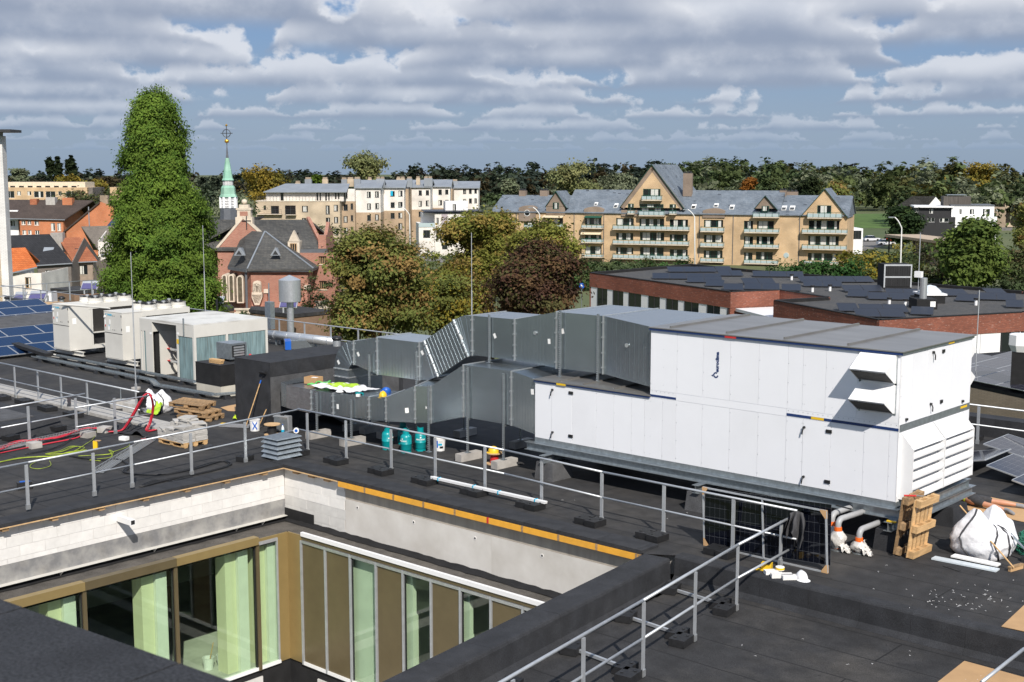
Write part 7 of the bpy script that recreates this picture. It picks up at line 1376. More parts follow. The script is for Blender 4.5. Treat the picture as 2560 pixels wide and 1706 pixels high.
# ---- white modern house in front of it
C=Site('white_modern_house','white flat roofed modern house with purple grey stripe before the beige block','building',1100,268,8)
def simple_block(S,f,r,y,dep,mt,wins,fr=frame_k,n=2,rev=0.15,top=None,base=0.0,curtain=True):
    x0,x1,z0,z1_=S.rect(f,r,y);z0=base if base is not None else z0
    hs=[S.rect(f,w,y)for w in wins];holed_wall(x0,x1,z0,z1_,hs,y,rev).build('wall',mt,S.t)
    MB().add([(x0,y,z0),(x0,y+dep,z0),(x0,y+dep,z1_),(x0,y,z1_),(x1,y,z0),(x1,y+dep,z0),(x1,y+dep,z1_),(x1,y,z1_)],[(0,1,2,3),(4,5,6,7),(3,2,6,7)]).build('side_wall',mt,S.t)
    if top:MB().box(x0-0.12,x1+0.12,y-0.12,y+dep,z1_,z1_+0.3).build('flat_roof',top,S.t)
    for h in hs:window(S.t,h,y,rev,fr,glass,n,0.07,curtain=1 if curtain and random.random()<0.6 else False)
    return x0,x1,z0,z1_
simple_block(C,z2,(1735,548,2175,870),0,10,wh_b,[(1748,588,1770,645),(1880,590,1900,646),(1957,590,1972,646),(1985,588,2000,640),(2015,585,2072,640),(2088,583,2100,635),(2115,580,2130,630),(1748,700,1770,785),(1880,703,1903,780),(1800,820,1850,870)],top=tile_k)
simple_block(C,z2,(1592,640,1735,870),0.3,9,wh_b,[(1632,698,1694,768)],curtain=False);simple_block(C,z2,(1830,442,2030,530),4,5,white_c,[(1895,465,1925,530)],base=None,n=1)
x0,x1,z0,z1_=C.rect(z2,(1795,552,1850,785),-0.03);MB().box(x0,x1,-0.04,-0.002,z0,z1_).build('stripe_cladding',mat('mauve_cladding',(0.36,0.31,0.33),0.7,var=0.06),C.t)
x0,x1,z0,z1_=C.rect(z2,(1625,545,1735,640),3);MB().box(x0,x1,3,9,z0,z1_).build('upper_block',white_c,C.t);x0,x1,z0,z1_=C.rect(z2,(1592,634,1735,670),0.2);MB().box(x0,x1,0.2,0.24,z0,z1_).build('balcony_glass',glass_b,C.t)
x0,x1,z0,z1_=C.rect(z2,(1640,525,2170,550),-0.3);MB().hexa([(x0,-0.5,z1_-0.35),(x1,-0.5,z1_-0.35),(x1,9,z1_-0.2),(x0,9,z1_-0.2),(x0,-0.5,z1_-0.1),(x1,-0.5,z1_-0.1),(x1,9,z1_),(x0,9,z1_)]).build('solar_roof',pv_navy,C.t)
# ---- black and white house at the right
Dh=Site('black_white_house','white and black clad house with a dark roof box near the woods','building',2350,335,-12)
simple_block(Dh,z4,(1745,455,2095,650),0,12,white_c,[(1810,482,1828,525),(1898,482,1932,525),(2008,480,2065,535),(1828,566,1843,610),(1995,565,2022,607),(1885,565,1915,600)],top=zinc_d)
simple_block(Dh,z4,(1770,545,2122,650),-2.0,3,white_c,[(1828,566,1843,610),(1995,565,2022,607)])
clad=mat('black_cladding',(0.016,0.016,0.018),0.6,var=0.3,scale=1,stretch=(12,12,0.2));simple_block(Dh,z4,(1440,468,1745,650),0.4,11,clad,[(1560,478,1590,518),(1440,470,1465,512)],fr=frame_w);simple_block(Dh,z4,(1440,548,1770,700),-2.5,3,clad,[(1467,555,1498,592),(1545,555,1602,592),(1645,558,1720,592)],fr=frame_w)
x0,x1,z0,z1_=Dh.rect(z4,(1680,375,1905,455),4);MB().box(x0,x1,4,11,z0,z1_).build('roof_box',mat('weathered_boards',(0.085,0.075,0.066),0.85,var=0.3,scale=1,stretch=(8,8,0.3)),Dh.t);MB().box(x0+1,x1-1,5,10,z1_+0.3,z1_+0.45).box(x0+1,x0+1.1,5,5.1,z1_,z1_+0.3).box(x1-1.1,x1-1,5,5.1,z1_,z1_+0.3).build('roof_rail',steel,Dh.t)
x0,x1,z0,z1_=Dh.rect(z4,(1430,455,1760,470),-0.3);MB().box(x0,x1,-0.5,11,z0,z1_).build('flat_roof',white_c,Dh.t)
Hs=Site('white_gable_house','small white gable end with dark roof behind the black and white house','building',2330,380,0);g0,g1,ga=Hs.at(z4(1550,450)),Hs.at(z4(1672,445)),Hs.at(z4(1610,378))
MB().prism([(g0[0],0),(g1[0],0),(g1[0],g1[1]),(ga[0],ga[1]),(g0[0],g0[1])],0,8,'y').build('gable_wall',white_c,Hs.t);slope([(g0[0]-9,-0.2,g0[1]),(g0[0]-0.2,-0.2,g0[1]),(ga[0],-0.2,ga[1]+0.2),(ga[0]-7,-0.2,ga[1]+0.2)],0.2,slate_dark,Hs.t)
# ---- small service buildings right
E_=Site('white_garage','white garage with a dark gate beside the gabled apartments','building',2140,262,0);simple_block(E_,z4,(870,645,998,738),0,8,white_c,[(893,662,985,735)],n=4,curtain=False)
E2=Site('white_gable_annex','white walled annex with a dark roof behind the gabled apartments','building',2120,275,0);simple_block(E2,z4,(835,565,892,738),0,8,wh_b,[(865,580,878,625)],n=1);a,b=E2.at(z4(835,445)),E2.at(z4(905,570));slope([(a[0]-3,-0.4,b[1]),(b[0],-0.4,b[1]),(a[0]+1,5,a[1]),(a[0]-3,5,a[1])],0.2,slate_dark,E2.t)
fa,fb=on_level(*z4(1185,693),-5.3),on_level(*z4(1770,765),-5.3);fo_=RGT*7;Fp=thing('flat_pavilion','low pavilion with a long tan slab roof behind the lamp post','building',(fa.x,fa.y,GZ))
c4=[fa,fb,fb+fo_,fa+fo_];MB().hexa([p-UPV*0.5 for p in c4]+c4).build('roof_slab',mat('tan_fascia',(0.42,0.33,0.24),0.8),Fp);c4=[fa.lerp(fb,0.35)+RGT,fb+RGT-FWD*-1.0,fb+fo_*0.9,fa+fo_*0.9]
MB().hexa([Vector((p.x,p.y,GZ))for p in c4]+[Vector((p.x,p.y,-5.81))for p in c4]).build('wall',tan_b,Fp)
for k in range(6):p=fa.lerp(fb,0.04+0.19*k)+RGT*0.4;MB().box(p.x-0.12,p.x+0.12,p.y-0.12,p.y+0.12,GZ,-5.81).build('column',frame_k,Fp)
bgh=Site('beige_far_house','beige flat roofed house at the edge of the woods','building',2520,400,0);simple_block(bgh,z4,(2095,465,2200,540),0,8,tan_b,[(2110,480,2150,500)]);simple_block(bgh,z4,(2195,420,2353,540),3,8,be_b,[(2230,440,2260,470)])
# ---- chapel of pale red brick
K=Site('brick_chapel','pale red brick chapel with slate roofs and a green copper spire','church',690,110,0);KT=K.t
ec_x0,ze_=K.at(z1(1968,1045));ec_x1,_=K.at(z2(640,1035));apx,apz=K.at(z2(215,715),3.0)
xa0,xa1=ec_x0+0.35,ec_x1-0.45;ca,cb=K.at(z1(2230,1200))[0],K.at(z2(600,1200))[0];mid_l=xa0+2.2
apse=[(xa0,3.0),(mid_l,0.0),(xa1,0.6),(xa1+0.1,7.5),(xa0,7.5)]
MB().prism(apse,0,ze_-0.25,'z').build('apse_wall',pink_b,KT)
MB().prism([(x+(0.45 if x>0.5*(xa0+xa1)else-0.35)*1,y-0.35)for x,y in apse],ze_-0.25,ze_,'z').build('eaves_cornice',zinc_d,KT)
ev=[(xa0-0.4,2.8,ze_),(mid_l-0.2,-0.45,ze_),(xa1+0.55,0.2,ze_),(xa1+0.6,7.5,ze_),(xa0-0.4,7.5,ze_)]
ap,rg=(apx,3.4,apz),(apx-2.6,6.0,apz+0.1);ap2=(K.at(z2(40,708),5)[0],5.0,apz+0.05)
for k,f in enumerate(((ev[0],ev[1],ap,ap2),(ev[1],ev[2],ap),(ev[2],ev[3],ap),(ev[4],ev[0],ap2))):
    P=[Vector(p)for p in f];MB().add(P+[p+Vector((0,0,-0.15))for p in P],[tuple(range(len(P))),tuple(range(2*len(P)-1,len(P)-1,-1))]+[(i,(i+1)%len(P),len(P)+(i+1)%len(P),len(P)+i)for i in range(len(P))]).build('apse_roof',slate_dark,KT)
for p in(ev[1],ev[2]):MB().bar(Vector(p)+Vector((0,0,0.06)),Vector(ap)+Vector((0,0,0.06)),0.12,0.08).build('hip_flashing',zinc,KT)
for cx_,cy_,yy in((*z1(2140,905),1.0),(*z2(325,905),0.9),(*z2(15,905),1.2)):
    q=K.pt((cx_,cy_),yy);MB().add([q+Vector((-0.45,-0.5,-0.15)),q+Vector((0.45,-0.5,-0.15)),q+Vector((0,-0.5,0.55)),q+Vector((0,0.7,0.45))],[(0,1,2),(0,2,3),(1,3,2)]).build('roof_dormer',zinc,KT);MB().add([q+Vector((-0.25,-0.515,-0.08)),q+Vector((0.25,-0.515,-0.08)),q+Vector((0,-0.515,0.3))],[(0,1,2)]).build('dormer_louvre',frame_k,KT)
# nave, crossing and wings
nr0,nr1=K.pt(z2(110,604),8.0),K.pt(z2(622,600),8.0);ne=K.pt(z2(760,858),5.0);zr_=nr0.z
MB().box(xa0-1.5,ne.x-0.3,4.6,16,0,ne.z-0.2).build('nave_wall',pink_b,KT)
slope([(xa0-6,4.2,ne.z),(ne.x+0.25,4.2,ne.z),(nr1.x,8.0,zr_),(xa0-6,8.0,zr_)],0.2,slate_dark,KT,'nave_roof');slope([(xa0-6,8.0,zr_),(nr1.x,8.0,zr_),(ne.x+0.25,12.2,ne.z),(xa0-6,12.2,ne.z)],0.2,slate_dark,KT,'nave_roof');MB().bar((nr1.x-0.15,8.0,zr_+0.15),(ne.x-0.1,4.2,ne.z+0.15),0.30,0.25).build('verge_wall',pink_b,KT);MB().box(ne.x-0.5,ne.x+0.2,4.2,4.9,ne.z-0.6,ne.z+1.2).build('kneeler',pink_b,KT)
MB().prism([(4.3,ne.z-0.2),(12.1,ne.z-0.2),(8.0,zr_-0.2)],ne.x-0.3,ne.x,'x').build('nave_gable',pink_b,KT);MB().box(xa0,ne.x+0.3,4.0,4.25,ne.z-0.35,ne.z-0.05).build('gutter',zinc_d,KT)
gA,gL,gR=K.pt(z2(40,590),5.0),K.pt(z1(1950,870),5.0),K.pt(z2(200,720),5.0)
MB().prism([(gL.x,ne.z-3),(gR.x+1.5,ne.z-3),(gR.x+1.5,gL.z),(gA.x,gA.z),(gL.x,gL.z)],4.4,5.4,'y').build('crossing_gable',pink_b,KT);MB().bar((gL.x-0.1,4.6,gL.z+0.1),(gA.x,4.6,gA.z+0.1),0.5,0.2).build('gable_coping',stone,KT);MB().bar((gR.x+1.5,4.6,gL.z+0.1),(gA.x,4.6,gA.z+0.1),0.5,0.2).build('gable_coping',stone,KT)
slope([(gL.x-3.2,4.6,gL.z-0.2),(gA.x,4.6,gA.z-0.1),(gA.x,14,gA.z-0.1),(gL.x-3.2,14,gL.z-0.2)],0.2,slate_dark,KT,'crossing_roof');l0,l1=K.pt(z1(1855,600),10),K.pt(z1(1990,615),10);slope([(l0.x-2.5,6.5,gL.z),(gL.x-0.3,6.5,gL.z),(gL.x+0.6,10,l0.z),(l0.x-2.5,10,l0.z)],0.2,slate_dark,KT,'crossing_roof');MB().box(l0.x-2.5,gL.x+0.5,7,14,0,gL.z-0.1).build('aisle_wall',pink_b,KT)
pn0=K.pt(z2(42,600),4.9);pz=[K.pt(z2(42,y),4.9).z for y in(602,560,505,470,450)]
MB().box(pn0.x-0.75,pn0.x+0.75,4.5,5.4,pz[0]-0.8,pz[0]+0.2).box(pn0.x-0.6,pn0.x+0.6,4.55,5.35,pz[0]+0.2,pz[2]).box(pn0.x-0.68,pn0.x+0.68,4.5,5.4,pz[2]-0.12,pz[2]+0.05).box(pn0.x-0.42,pn0.x+0.42,4.6,5.3,pz[2],pz[3]).build('pinnacle',stone,KT);MB().box(pn0.x-0.35,pn0.x+0.35,4.54,4.56,pz[1]-0.1,pz[2]-0.25).build('pinnacle_brick',pink_b,KT);MB().lathe([(0,0),(0.22,0.08),(0.27,0.25),(0.2,0.42),(0,0.48)],(pn0.x,4.95,pz[3]),12).build('ball_finial',stone,KT,smooth=True)
cr=K.pt(z2(58,630),4.35);MB().bar(cr+Vector((0,0,-0.6)),cr+Vector((0,0,0.6)),0.08,0.06).bar(cr+Vector((-0.4,0,0.15)),cr+Vector((0.4,0,0.15)),0.06,0.08).build('iron_cross',frame_k,KT)
# right wing
rwx=K.at(z2(868,950),3.2)[0];rw0=K.at(z2(535,950),3.2)[0];hs=[K.rect(z2,w,3.2)for w in((700,930,770,1000),(705,1150,775,1225))]
holed_wall(rw0,rwx,0,ne.z-0.3,hs,3.2,0.2).build('wing_wall',pink_b,KT);MB().box(rwx-0.2,rwx,3.2,6,0,ne.z-1.0).build('wing_wall',pink_b,KT)
for h in hs:window(KT,h,3.2,0.2,wood,glass,4,0.06,sill=stone)
# stone gabled wall dormer
d0,d1,dz0,dz1=K.rect(z2,(425,800,532,945),3.6);dm=MB().box(d0,d1,3.6,6.5,dz0,dz1).build('wall_dormer',stone,KT);da=K.pt(z2(478,700),3.6);dl=K.rect(z2,(430,745,528,800),3.6)
MB().prism([(dl[0],dz1),(dl[1],dz1),(dl[1]-0.25,dl[3]),(da.x,da.z),(dl[0]+0.25,dl[3])],3.55,4.2,'y').build('dormer_gable',stone,dm);dw=K.rect(z2,(445,815,508,920),3.55);window(KT,dw,3.43,0.12,wood,glass,3,0.06);slope([(d0-0.1,3.9,dz1),(da.x,3.9,da.z-0.3),(da.x,7,da.z-0.3),(d0-0.1,7,dz1)],0.1,slate_dark,KT)
# tall church windows with stone surrounds
for f,r in((z1,(1972,1092,2030,1338)),(z1,(2032,1092,2090,1338)),(z1,(2105,1102,2172,1348))):
    yv=1.55 if r[0]<2100 else 0.45;yv-=0.4;x0,x1,z0,z1_=K.rect(f,r,yv);n=8;xm,rr=(x0+x1)/2,(x1-x0)/2
    MB().prism([(x0,z0),(x1,z0),(x1,z1_-rr)]+[(xm+rr*math.cos(math.pi*k/n),z1_-rr+rr*math.sin(math.pi*k/n))for k in range(1,n)]+[(x0,z1_-rr)],yv,yv+2.2,'y').build('window_surround',stone,KT);e=0.11;r2=rr-e
    MB().prism([(x0+e,z0+e),(x1-e,z0+e),(x1-e,z1_-rr)]+[(xm+r2*math.cos(math.pi*k/n),z1_-rr+r2*math.sin(math.pi*k/n))for k in range(1,n)]+[(x0+e,z1_-rr)],yv-0.012,yv-0.002,'y').build('leaded_pane',mat('leaded_glass',(0.10,0.085,0.06),0.3,var=0.3,scale=3)if 'leaded_glass' not in MATS else MATS['leaded_glass'],KT)
for f,r in((z1,(2255,1165,2330,1270)),(z2,(118,1140,190,1250))):
    x0,x1,z0,z1_=K.rect(f,r,-0.1);xm=(x0+x1)/2
    m=MB().box(x0,x0+0.28,-0.35,0.8,z0,z1_-0.3).box(x1-0.28,x1,-0.35,0.8,z0,z1_-0.3);rr=(x1-x0)/2
    for k in range(8):
        a0,a1=math.pi*k/8,math.pi*(k+1)/8;m.hexa([(xm+rr*math.cos(a0),-0.35,z1_-0.3+rr*0.7*math.sin(a0)),(xm+rr*math.cos(a1),-0.35,z1_-0.3+rr*0.7*math.sin(a1)),(xm+(rr-0.28)*math.cos(a1),-0.35,z1_-0.3+(rr-0.28)*0.7*math.sin(a1)),(xm+(rr-0.28)*math.cos(a0),-0.35,z1_-0.3+(rr-0.28)*0.7*math.sin(a0)),(xm+rr*math.cos(a0),0.8,z1_-0.3+rr*0.7*math.sin(a0)),(xm+rr*math.cos(a1),0.8,z1_-0.3+rr*0.7*math.sin(a1)),(xm+(rr-0.28)*math.cos(a1),0.8,z1_-0.3+(rr-0.28)*0.7*math.sin(a1)),(xm+(rr-0.28)*math.cos(a0),0.8,z1_-0.3+(rr-0.28)*0.7*math.sin(a0))])
    m.prism([(x0-0.1,z0),(x1+0.1,z0),(x1+0.1,z0-0.25),(xm+0.2,z0-0.9),(xm-0.2,z0-0.9),(x0-0.1,z0-0.25)][::-1],-0.4,0.8,'y').build('stone_niche',stone,KT)
for f,x in((z1,2185),(z2,55),(z2,570)):x_,zt=K.at(f(x,1065),-0.1);MB().cyl((x_,0.0 if f is not z2 or x<100 else 3.0,0),(x_,0.0 if f is not z2 or x<100 else 3.0,zt),0.07,8).build('downpipe',zinc_d,KT)
for f,r in((z2,(218,1222,258,1255)),(z2,(575,1190,615,1225))):x0,x1,z0,z1_=K.rect(f,r,0.1);MB().box(x0,x1,-0.3,1.0,z0,z1_).build('stone_bracket',stone,KT);MB().box(x0,x1-0.1,-0.2,1.0,0,z0).build('buttress',pink_b,KT)
bx0,bx1,bz0,bz1=K.rect(z2,(660,1330,805,1385),-3);MB().box(bx0,bx1,-3.1,-2.8,bz1-0.12,bz1).box(bx0,bx1,-3.1,-2.8,0,bz0+0.1).build('balustrade_rail',stone,KT)
for k in range(12):x=bx0+0.2+(bx1-bx0-0.4)*k/11;MB().lathe([(0.05,0),(0.1,0.3*(bz1-bz0)),(0.05,0.6*(bz1-bz0)),(0.07,bz1-bz0-0.12)],(x,-2.95,bz0+0.1),6).build('baluster',stone,KT)
bx0,bx1,bz0,bz1=K.rect(z1,(2085,1395,2240,1440),-3);MB().box(bx0,bx1,-3.1,-2.8,bz1-0.12,bz1).box(bx0,bx1,-3.1,-2.8,0,bz0+0.1).build('balustrade_rail',stone,KT)
for k in range(10):x=bx0+0.2+(bx1-bx0-0.4)*k/9;MB().lathe([(0.05,0),(0.1,0.3*(bz1-bz0)),(0.05,0.6*(bz1-bz0)),(0.07,bz1-bz0-0.12)],(x,-2.95,bz0+0.1),6).build('baluster',stone,KT)
MB().box(K.at(z1(1900,1400),-3)[0],K.at(z2(830,1400),-3)[0],-3,1,0,bz0-0.1).build('terrace_wall',pink_b,KT)
# spire
sy=9.5
def ringz(x,y):p=K.pt(z1(x,y),sy);return p
cxs=K.pt(z1(2036,450),sy).x;U=(K.pt(z1(2100,450),sy).x-cxs)/64
def octa(rs,name,mt,cx=cxs):
    m=MB();vs=[]
    for r_,z_ in rs:
        for k in range(8):a=R(22.5+45*k);vs.append((cx+r_*math.cos(a),sy+r_*math.sin(a),z_))
    n=len(rs);m.add(vs,[(i*8+k,i*8+(k+1)%8,(i+1)*8+(k+1)%8,(i+1)*8+k)for i in range(n-1)for k in range(8)]+[tuple(range(7,-1,-1)),tuple(range(8*(n-1),8*n))]);return m.build(name,mt,KT)
Zs=lambda y:K.pt(z1(2036,y),sy).z
octa([(82*U,Zs(660)),(74*U,Zs(500))],'spire_base',zinc_d);octa([(66*U,Zs(500)),(66*U,Zs(402))],'louvre_stage',frame_k)
for k in range(7):octa([(71*U,Zs(494-14*k)),(69*U,Zs(487-14*k))],'louvre_slat',white_c)
for k in range(8):a=R(22.5+45*k);MB().box(cxs+69*U*math.cos(a)-0.1,cxs+69*U*math.cos(a)+0.1,sy+69*U*math.sin(a)-0.1,sy+69*U*math.sin(a)+0.1,Zs(500),Zs(402)).build('louvre_post',white_c,KT)
octa([(80*U,Zs(402)),(66*U,Zs(375)),(62*U,Zs(320)),(50*U,Zs(300))],'copper_skirt',copper);octa([(40*U,Zs(300)),(40*U,Zs(255))],'lantern',frame_k)
for k in range(4):octa([(46*U,Zs(297-11*k)),(45*U,Zs(291-11*k))],'louvre_slat',white_c)
octa([(54*U,Zs(254)),(44*U,Zs(235)),(30*U,Zs(140)),(16*U,Zs(55))],'copper_spire',copper);octa([(12*U,Zs(55)),(3*U,Zs(-60))],'spire_tip',zinc_d)
MB().lathe([(0,0),(0.2,0.1),(0.2,0.3),(0,0.4)],(cxs,sy,Zs(-75)),12).build('gilt_ball',gold,KT,smooth=True);MB().bar((cxs,sy,Zs(-60)),(cxs,sy,Zs(-225)),0.06,0.06).bar((cxs-0.55,sy,Zs(-165)),(cxs+0.55,sy,Zs(-165)),0.06,0.06).build('cross_shaft',frame_k,KT);MB().tube([(cxs+0.35*math.cos(R(20*k)),sy,Zs(-165)+0.35*math.sin(R(20*k)))for k in range(19)],0.035,5).build('cross_ring',frame_k,KT);MB().lathe([(0,0),(0.14,0.1),(0,0.25)],(cxs,sy,Zs(-225)),8).build('gilt_cock',gold,KT)
# ---- houses at the left
def house(lab,px,D,yaw,f,wall,wmt,ridge,eave,rmt,wins,dep=9,frm=frame_w,name='terraced_house',gw=None,curtain=True,gab=True):
    S=Site(name,lab,'house',px,D,yaw,'houses at the left');x0,x1,_,zt=S.rect(f,wall,0);hs=[S.rect(f,w,0)for w in wins]
    holed_wall(x0,x1,0,zt,hs,0,0.15).build('wall',wmt,S.t)
    e0,e1=S.pt(f(*eave[0]),-0.3),S.pt(f(*eave[1]),-0.3);r0,r1=S.pt(f(*ridge[0]),dep/2),S.pt(f(*ridge[1]),dep/2)
    slope([e0,e1,r1,r0],0.18,rmt,S.t);b0,b1=r0+Vector((0,dep/2,e0.z-r0.z)),r1+Vector((0,dep/2,e1.z-r1.z));slope([r0,r1,b1,b0],0.18,rmt,S.t)
    MB().bar(e0+Vector((0,-0.06,-0.12)),e1+Vector((0,-0.06,-0.12)),0.14,0.14).build('gutter',zinc,S.t)
    for a,b in((x0,0.1),(x1-0.1,0.1)):MB().add([(a,0,0),(a+b,0,0),(a+b,dep,0),(a,dep,0),(a,0,zt),(a+b,0,zt),(a+b,dep,zt),(a,dep,zt),(a,dep/2,r0.z-0.25 if gab else zt),(a+b,dep/2,r0.z-0.25 if gab else zt)],[(0,1,5,4),(2,3,7,6),(0,4,8,7,3),(1,2,6,9,5),(4,5,9,8),(6,7,8,9)]).build('side_wall',gw or wmt,S.t)
    for h in hs:window(S.t,h,0,0.15,frm,glass,2,0.07,sill=stone,curtain=1 if curtain else False)
    return S
h1=house('white house with an orange tiled roof beside the white tower',55,150,0,z1,(40,1080,380,1260),wh_b,((40,860),(225,852)),((40,1085),(330,1020)),tile_o,[(222,1118,280,1215)],dep=9,frm=wood,gab=False)
h2=house('grey brick house with a black tiled roof and skylight',135,165,0,z1,(330,1000,650,1260),gr_b,((-20,748),(440,732)),((330,1005),(645,985)),tile_k,[(400,1055,450,1085),(545,1045,608,1095)],dep=11)
x_,z_=h2.at(z1(435,885),2.5);MB().obox((x_,2.35,z_+0.1),(1.3,1.0,0.12),Matrix.Rotation(R(45),3,'X')).build('skylight',zinc,h2.t)
h3=house('brown house with rusty roof tiles and a wide window',215,168,0,z1,(650,985,840,1260),mat('brown_render',(0.30,0.235,0.185),0.9),((520,770),(705,757)),((650,978),(868,968)),tile_b,[(680,1010,782,1095)],dep=11,frm=frame_k,gab=False)
x_,z_=h3.at(z1(705,895),2.5);MB().obox((x_,2.35,z_+0.1),(1.2,1.0,0.12),Matrix.Rotation(R(45),3,'X')).build('skylight',glass,h3.t);x_,z_=h3.at(z1(515,760),5);MB().box(x_-0.8,x_+0.8,4.5,5.5,z_-2,z_+0.6).build('chimney',concrete,h3.t)
h4=house('grey tiled house with a white dormer wall behind the conifer',260,185,0,z1,(870,800,1200,1260),wh_b,((725,665),(1100,655)),((900,905),(1150,900)),tile_g,[],dep=10)
h5=house('long orange brick house with a dark brown roof and red chimney',90,235,0,z1,(172,600,575,800),or_b,((30,425),(830,432)),((60,588),(578,600)),tile_d,[(190,612,228,650),(243,612,278,650),(305,616,346,655),(452,635,492,705),(508,635,545,705),(198,698,235,738),(248,698,282,738),(312,700,352,738)],dep=13)
for r,m in(((560,410,650,500),or_b),((412,405,497,460),concrete),((272,420,335,478),tile_b)):
    x0,x1,z0,z1_=h5.rect(z1,r,5.0);MB().box(x0,x1,4.6,6.0,z0-1.2,z1_).build('chimney',m,h5.t)
S6=Site('orange_gable_house','orange brick gable end house in front of the solar roof','house',225,228,0,'houses at the left');g=[S6.at(z1(*p))for p in((590,700),(890,447),(925,462),(1060,580),(1060,760),(590,760))]
MB().prism([(g[0][0],0),(g[3][0]+2,0),(g[3][0]+2,g[3][1]),g[2],g[1],g[0]],0,1.0,'y').build('gable_wall',or_b,S6.t);slope([(g[0][0]-0.5,-0.3,g[0][1]-0.2),(g[1][0],-0.3,g[1][1]+0.1),(g[1][0],9,g[1][1]+0.1),(g[0][0]-0.5,9,g[0][1]-0.2)],0.3,tile_d,S6.t);x0,x1,z0,z1_=S6.rect(z1,(895,388,968,500),1.2);MB().box(x0,x1,0.8,1.8,z0,z1_).build('chimney',tan_b,S6.t)
x0,x1,z0,z1_=S6.rect(z1,(785,490,800,660),-0.1);MB().cyl(((x0+x1)/2,-0.12,z0),((x0+x1)/2,-0.12,z1_),0.1,8).build('vent_pipe',zinc,S6.t)
S7=Site('solar_roof_house','house with dark blue solar roof half hidden by the conifer','house',290,215,0,'houses at the left');a,b,c,d=(S7.pt(z1(*p),y)for p,y in(((955,655),0),((1110,620),0),((1090,560),4),((1035,560),4)));slope([a,b,c,d],0.2,pv_blue,S7.t);MB().box(a.x,b.x+2,0.2,8,0,a.z-0.1).build('wall',or_b,S7.t)
S8=Site('white_back_house','pale rendered house behind the orange brick row','house',20,238,0,'houses at the left');simple_block(S8,z1,(40,520,170,780),-1,8,white_c,[(90,610,135,665)],fr=frame_w);
Y8=Site('yellow_terrace_block','long low yellow brick block with balcony recesses far at the left','building',120,400,0)
simple_block(Y8,z1,(20,318,780,425),0,12,yb_,[(50,350,130,412),(150,352,187,388),(242,352,280,388),(300,352,390,408),(405,352,495,408),(517,352,552,388),(585,352,692,405)],fr=frame_w);simple_block(Y8,z1,(20,270,760,318),2,9,mat('cream_render',(0.62,0.53,0.40),0.8),[(90+78*k,303,135+78*k,317)for k in range(8)],base=None,curtain=False);MB().box(Y8.at(z1(780,300))[0],Y8.at(z1(820,300))[0],0.5,12,0,Y8.at(z1(780,318))[1]).build('end_wall',gr_b,Y8.t)
Y9=Site('yellow_corner_block','sliver of yellow brick block beside the conifer','building',285,395,0);simple_block(Y9,z1,(978,315,1100,440),0,8,yb_,[])
# ---- white tower at the left edge
Tw=Site('white_tile_tower','tall white tiled stair tower cut by the left edge','building',12,97,0);x1_=Tw.at((25,600),0.6)[0];zt=Tw.at((14,340),0)[1]
wt_=brick_mat('white_wall_tiles',(0.66,0.65,0.63),(0.70,0.69,0.67),(0.5,0.49,0.47),0.30,0.10,0.012);MB().box(x1_-0.55,x1_,0,0.8,0,zt).build('tiled_wall',wt_,Tw.t);MB().box(x1_-6,x1_-0.552,0.3,0.8,0,zt-1).build('pebbledash_wall',mat('pebbledash',(0.42,0.33,0.21),0.95,var=0.25,scale=9,bump=0.5),Tw.t)
e0=Tw.at((51,322),1)[0];MB().box(x1_-6,e0,-1.0,1.2,zt+0.25,zt+0.45).build('roof_canopy',frame_k,Tw.t);MB().box(x1_-5,x1_-0.15,0.1,0.7,zt,zt+0.25).build('roof_neck',wt_,Tw.t)
for k in range(4):x0,x1,z0,z1_=Tw.rect(z1,(0,860+0-k*190,18,1110-k*190),0.28);MB().box(x1_-1.6,x1_-0.75,0.26,0.29,z0,z1_).build('window',frame_w,Tw.t)
# ---- low brown annexes behind the roof with thermal collectors
def annex(lab,f,pts,z,mt,right):
    P=[on_level(*f(*p),z)for p in pts];t=thing('flat_annex',lab,'building',(P[0].x,P[0].y,GZ));poly=[(p.x,p.y)for p in P]
    MB().prism(poly,GZ,z-0.25,'z').build('wall',mt,t);c=sum((Vector(p)for p in poly),Vector((0,0)))/len(poly);MB().prism([tuple(c+(Vector(p)-c)*1.03)for p in poly],z-0.25,z,'z').build('flat_roof',felt,t);return t
annex('low brown annex with a collector below the chapel',z2,((90,1402),(465,1447),(810,1412),(520,1375)),-2.5,br_b,0);annex('low brown annex with a collector before the grey brick house',z1,((455,1215),(660,1240),(950,1225),(700,1195)),-2.5,br_b,0);annex('small brown annex right of the conifer foot',z1,((1960,1395),(2085,1385),(2060,1360),(1975,1365)),-2.8,br_b,0)
annex('small brown annex below the balustrade',z1,((2230,1395),(2400,1405),(2400,1380),(2240,1375)),-2.6,br_b,0)
def collector_panel(lab,f,r,D,legs=True):
    S=Site('thermal_collector',lab,'solar collector',f(r[0],r[1])[0],D,0,'thermal collectors');S.t.location.z=0;a,b,c,d=S.rect(f,r,0);a_,b_=a,b;c,d=c+GZ,d+GZ
    m=lambda e,y:[(a+e,y-e,c+e),(b-e,y-e,c+e),(b-e,y+0.7-e,d-e),(a+e,y+0.7-e,d-e)]
    MB().hexa([Vector(p)+Vector((0,0.1,-0.06))for p in m(0,0)]+[Vector(p)for p in m(0,0)]).build('frame',alu,S.t);MB().add([Vector(p)+Vector((0,-0.02,0.012))for p in m(0.06,0.06)],[(0,1,2,3)]).build('absorber',collector,S.t)
    for x in(a+0.3,b-0.3):MB().box(x-0.05,x+0.05,0.6,0.7,c-0.35,d-0.1).box(x-0.05,x+0.05,0,0.1,c-0.35,c).build('leg',alu,S.t)
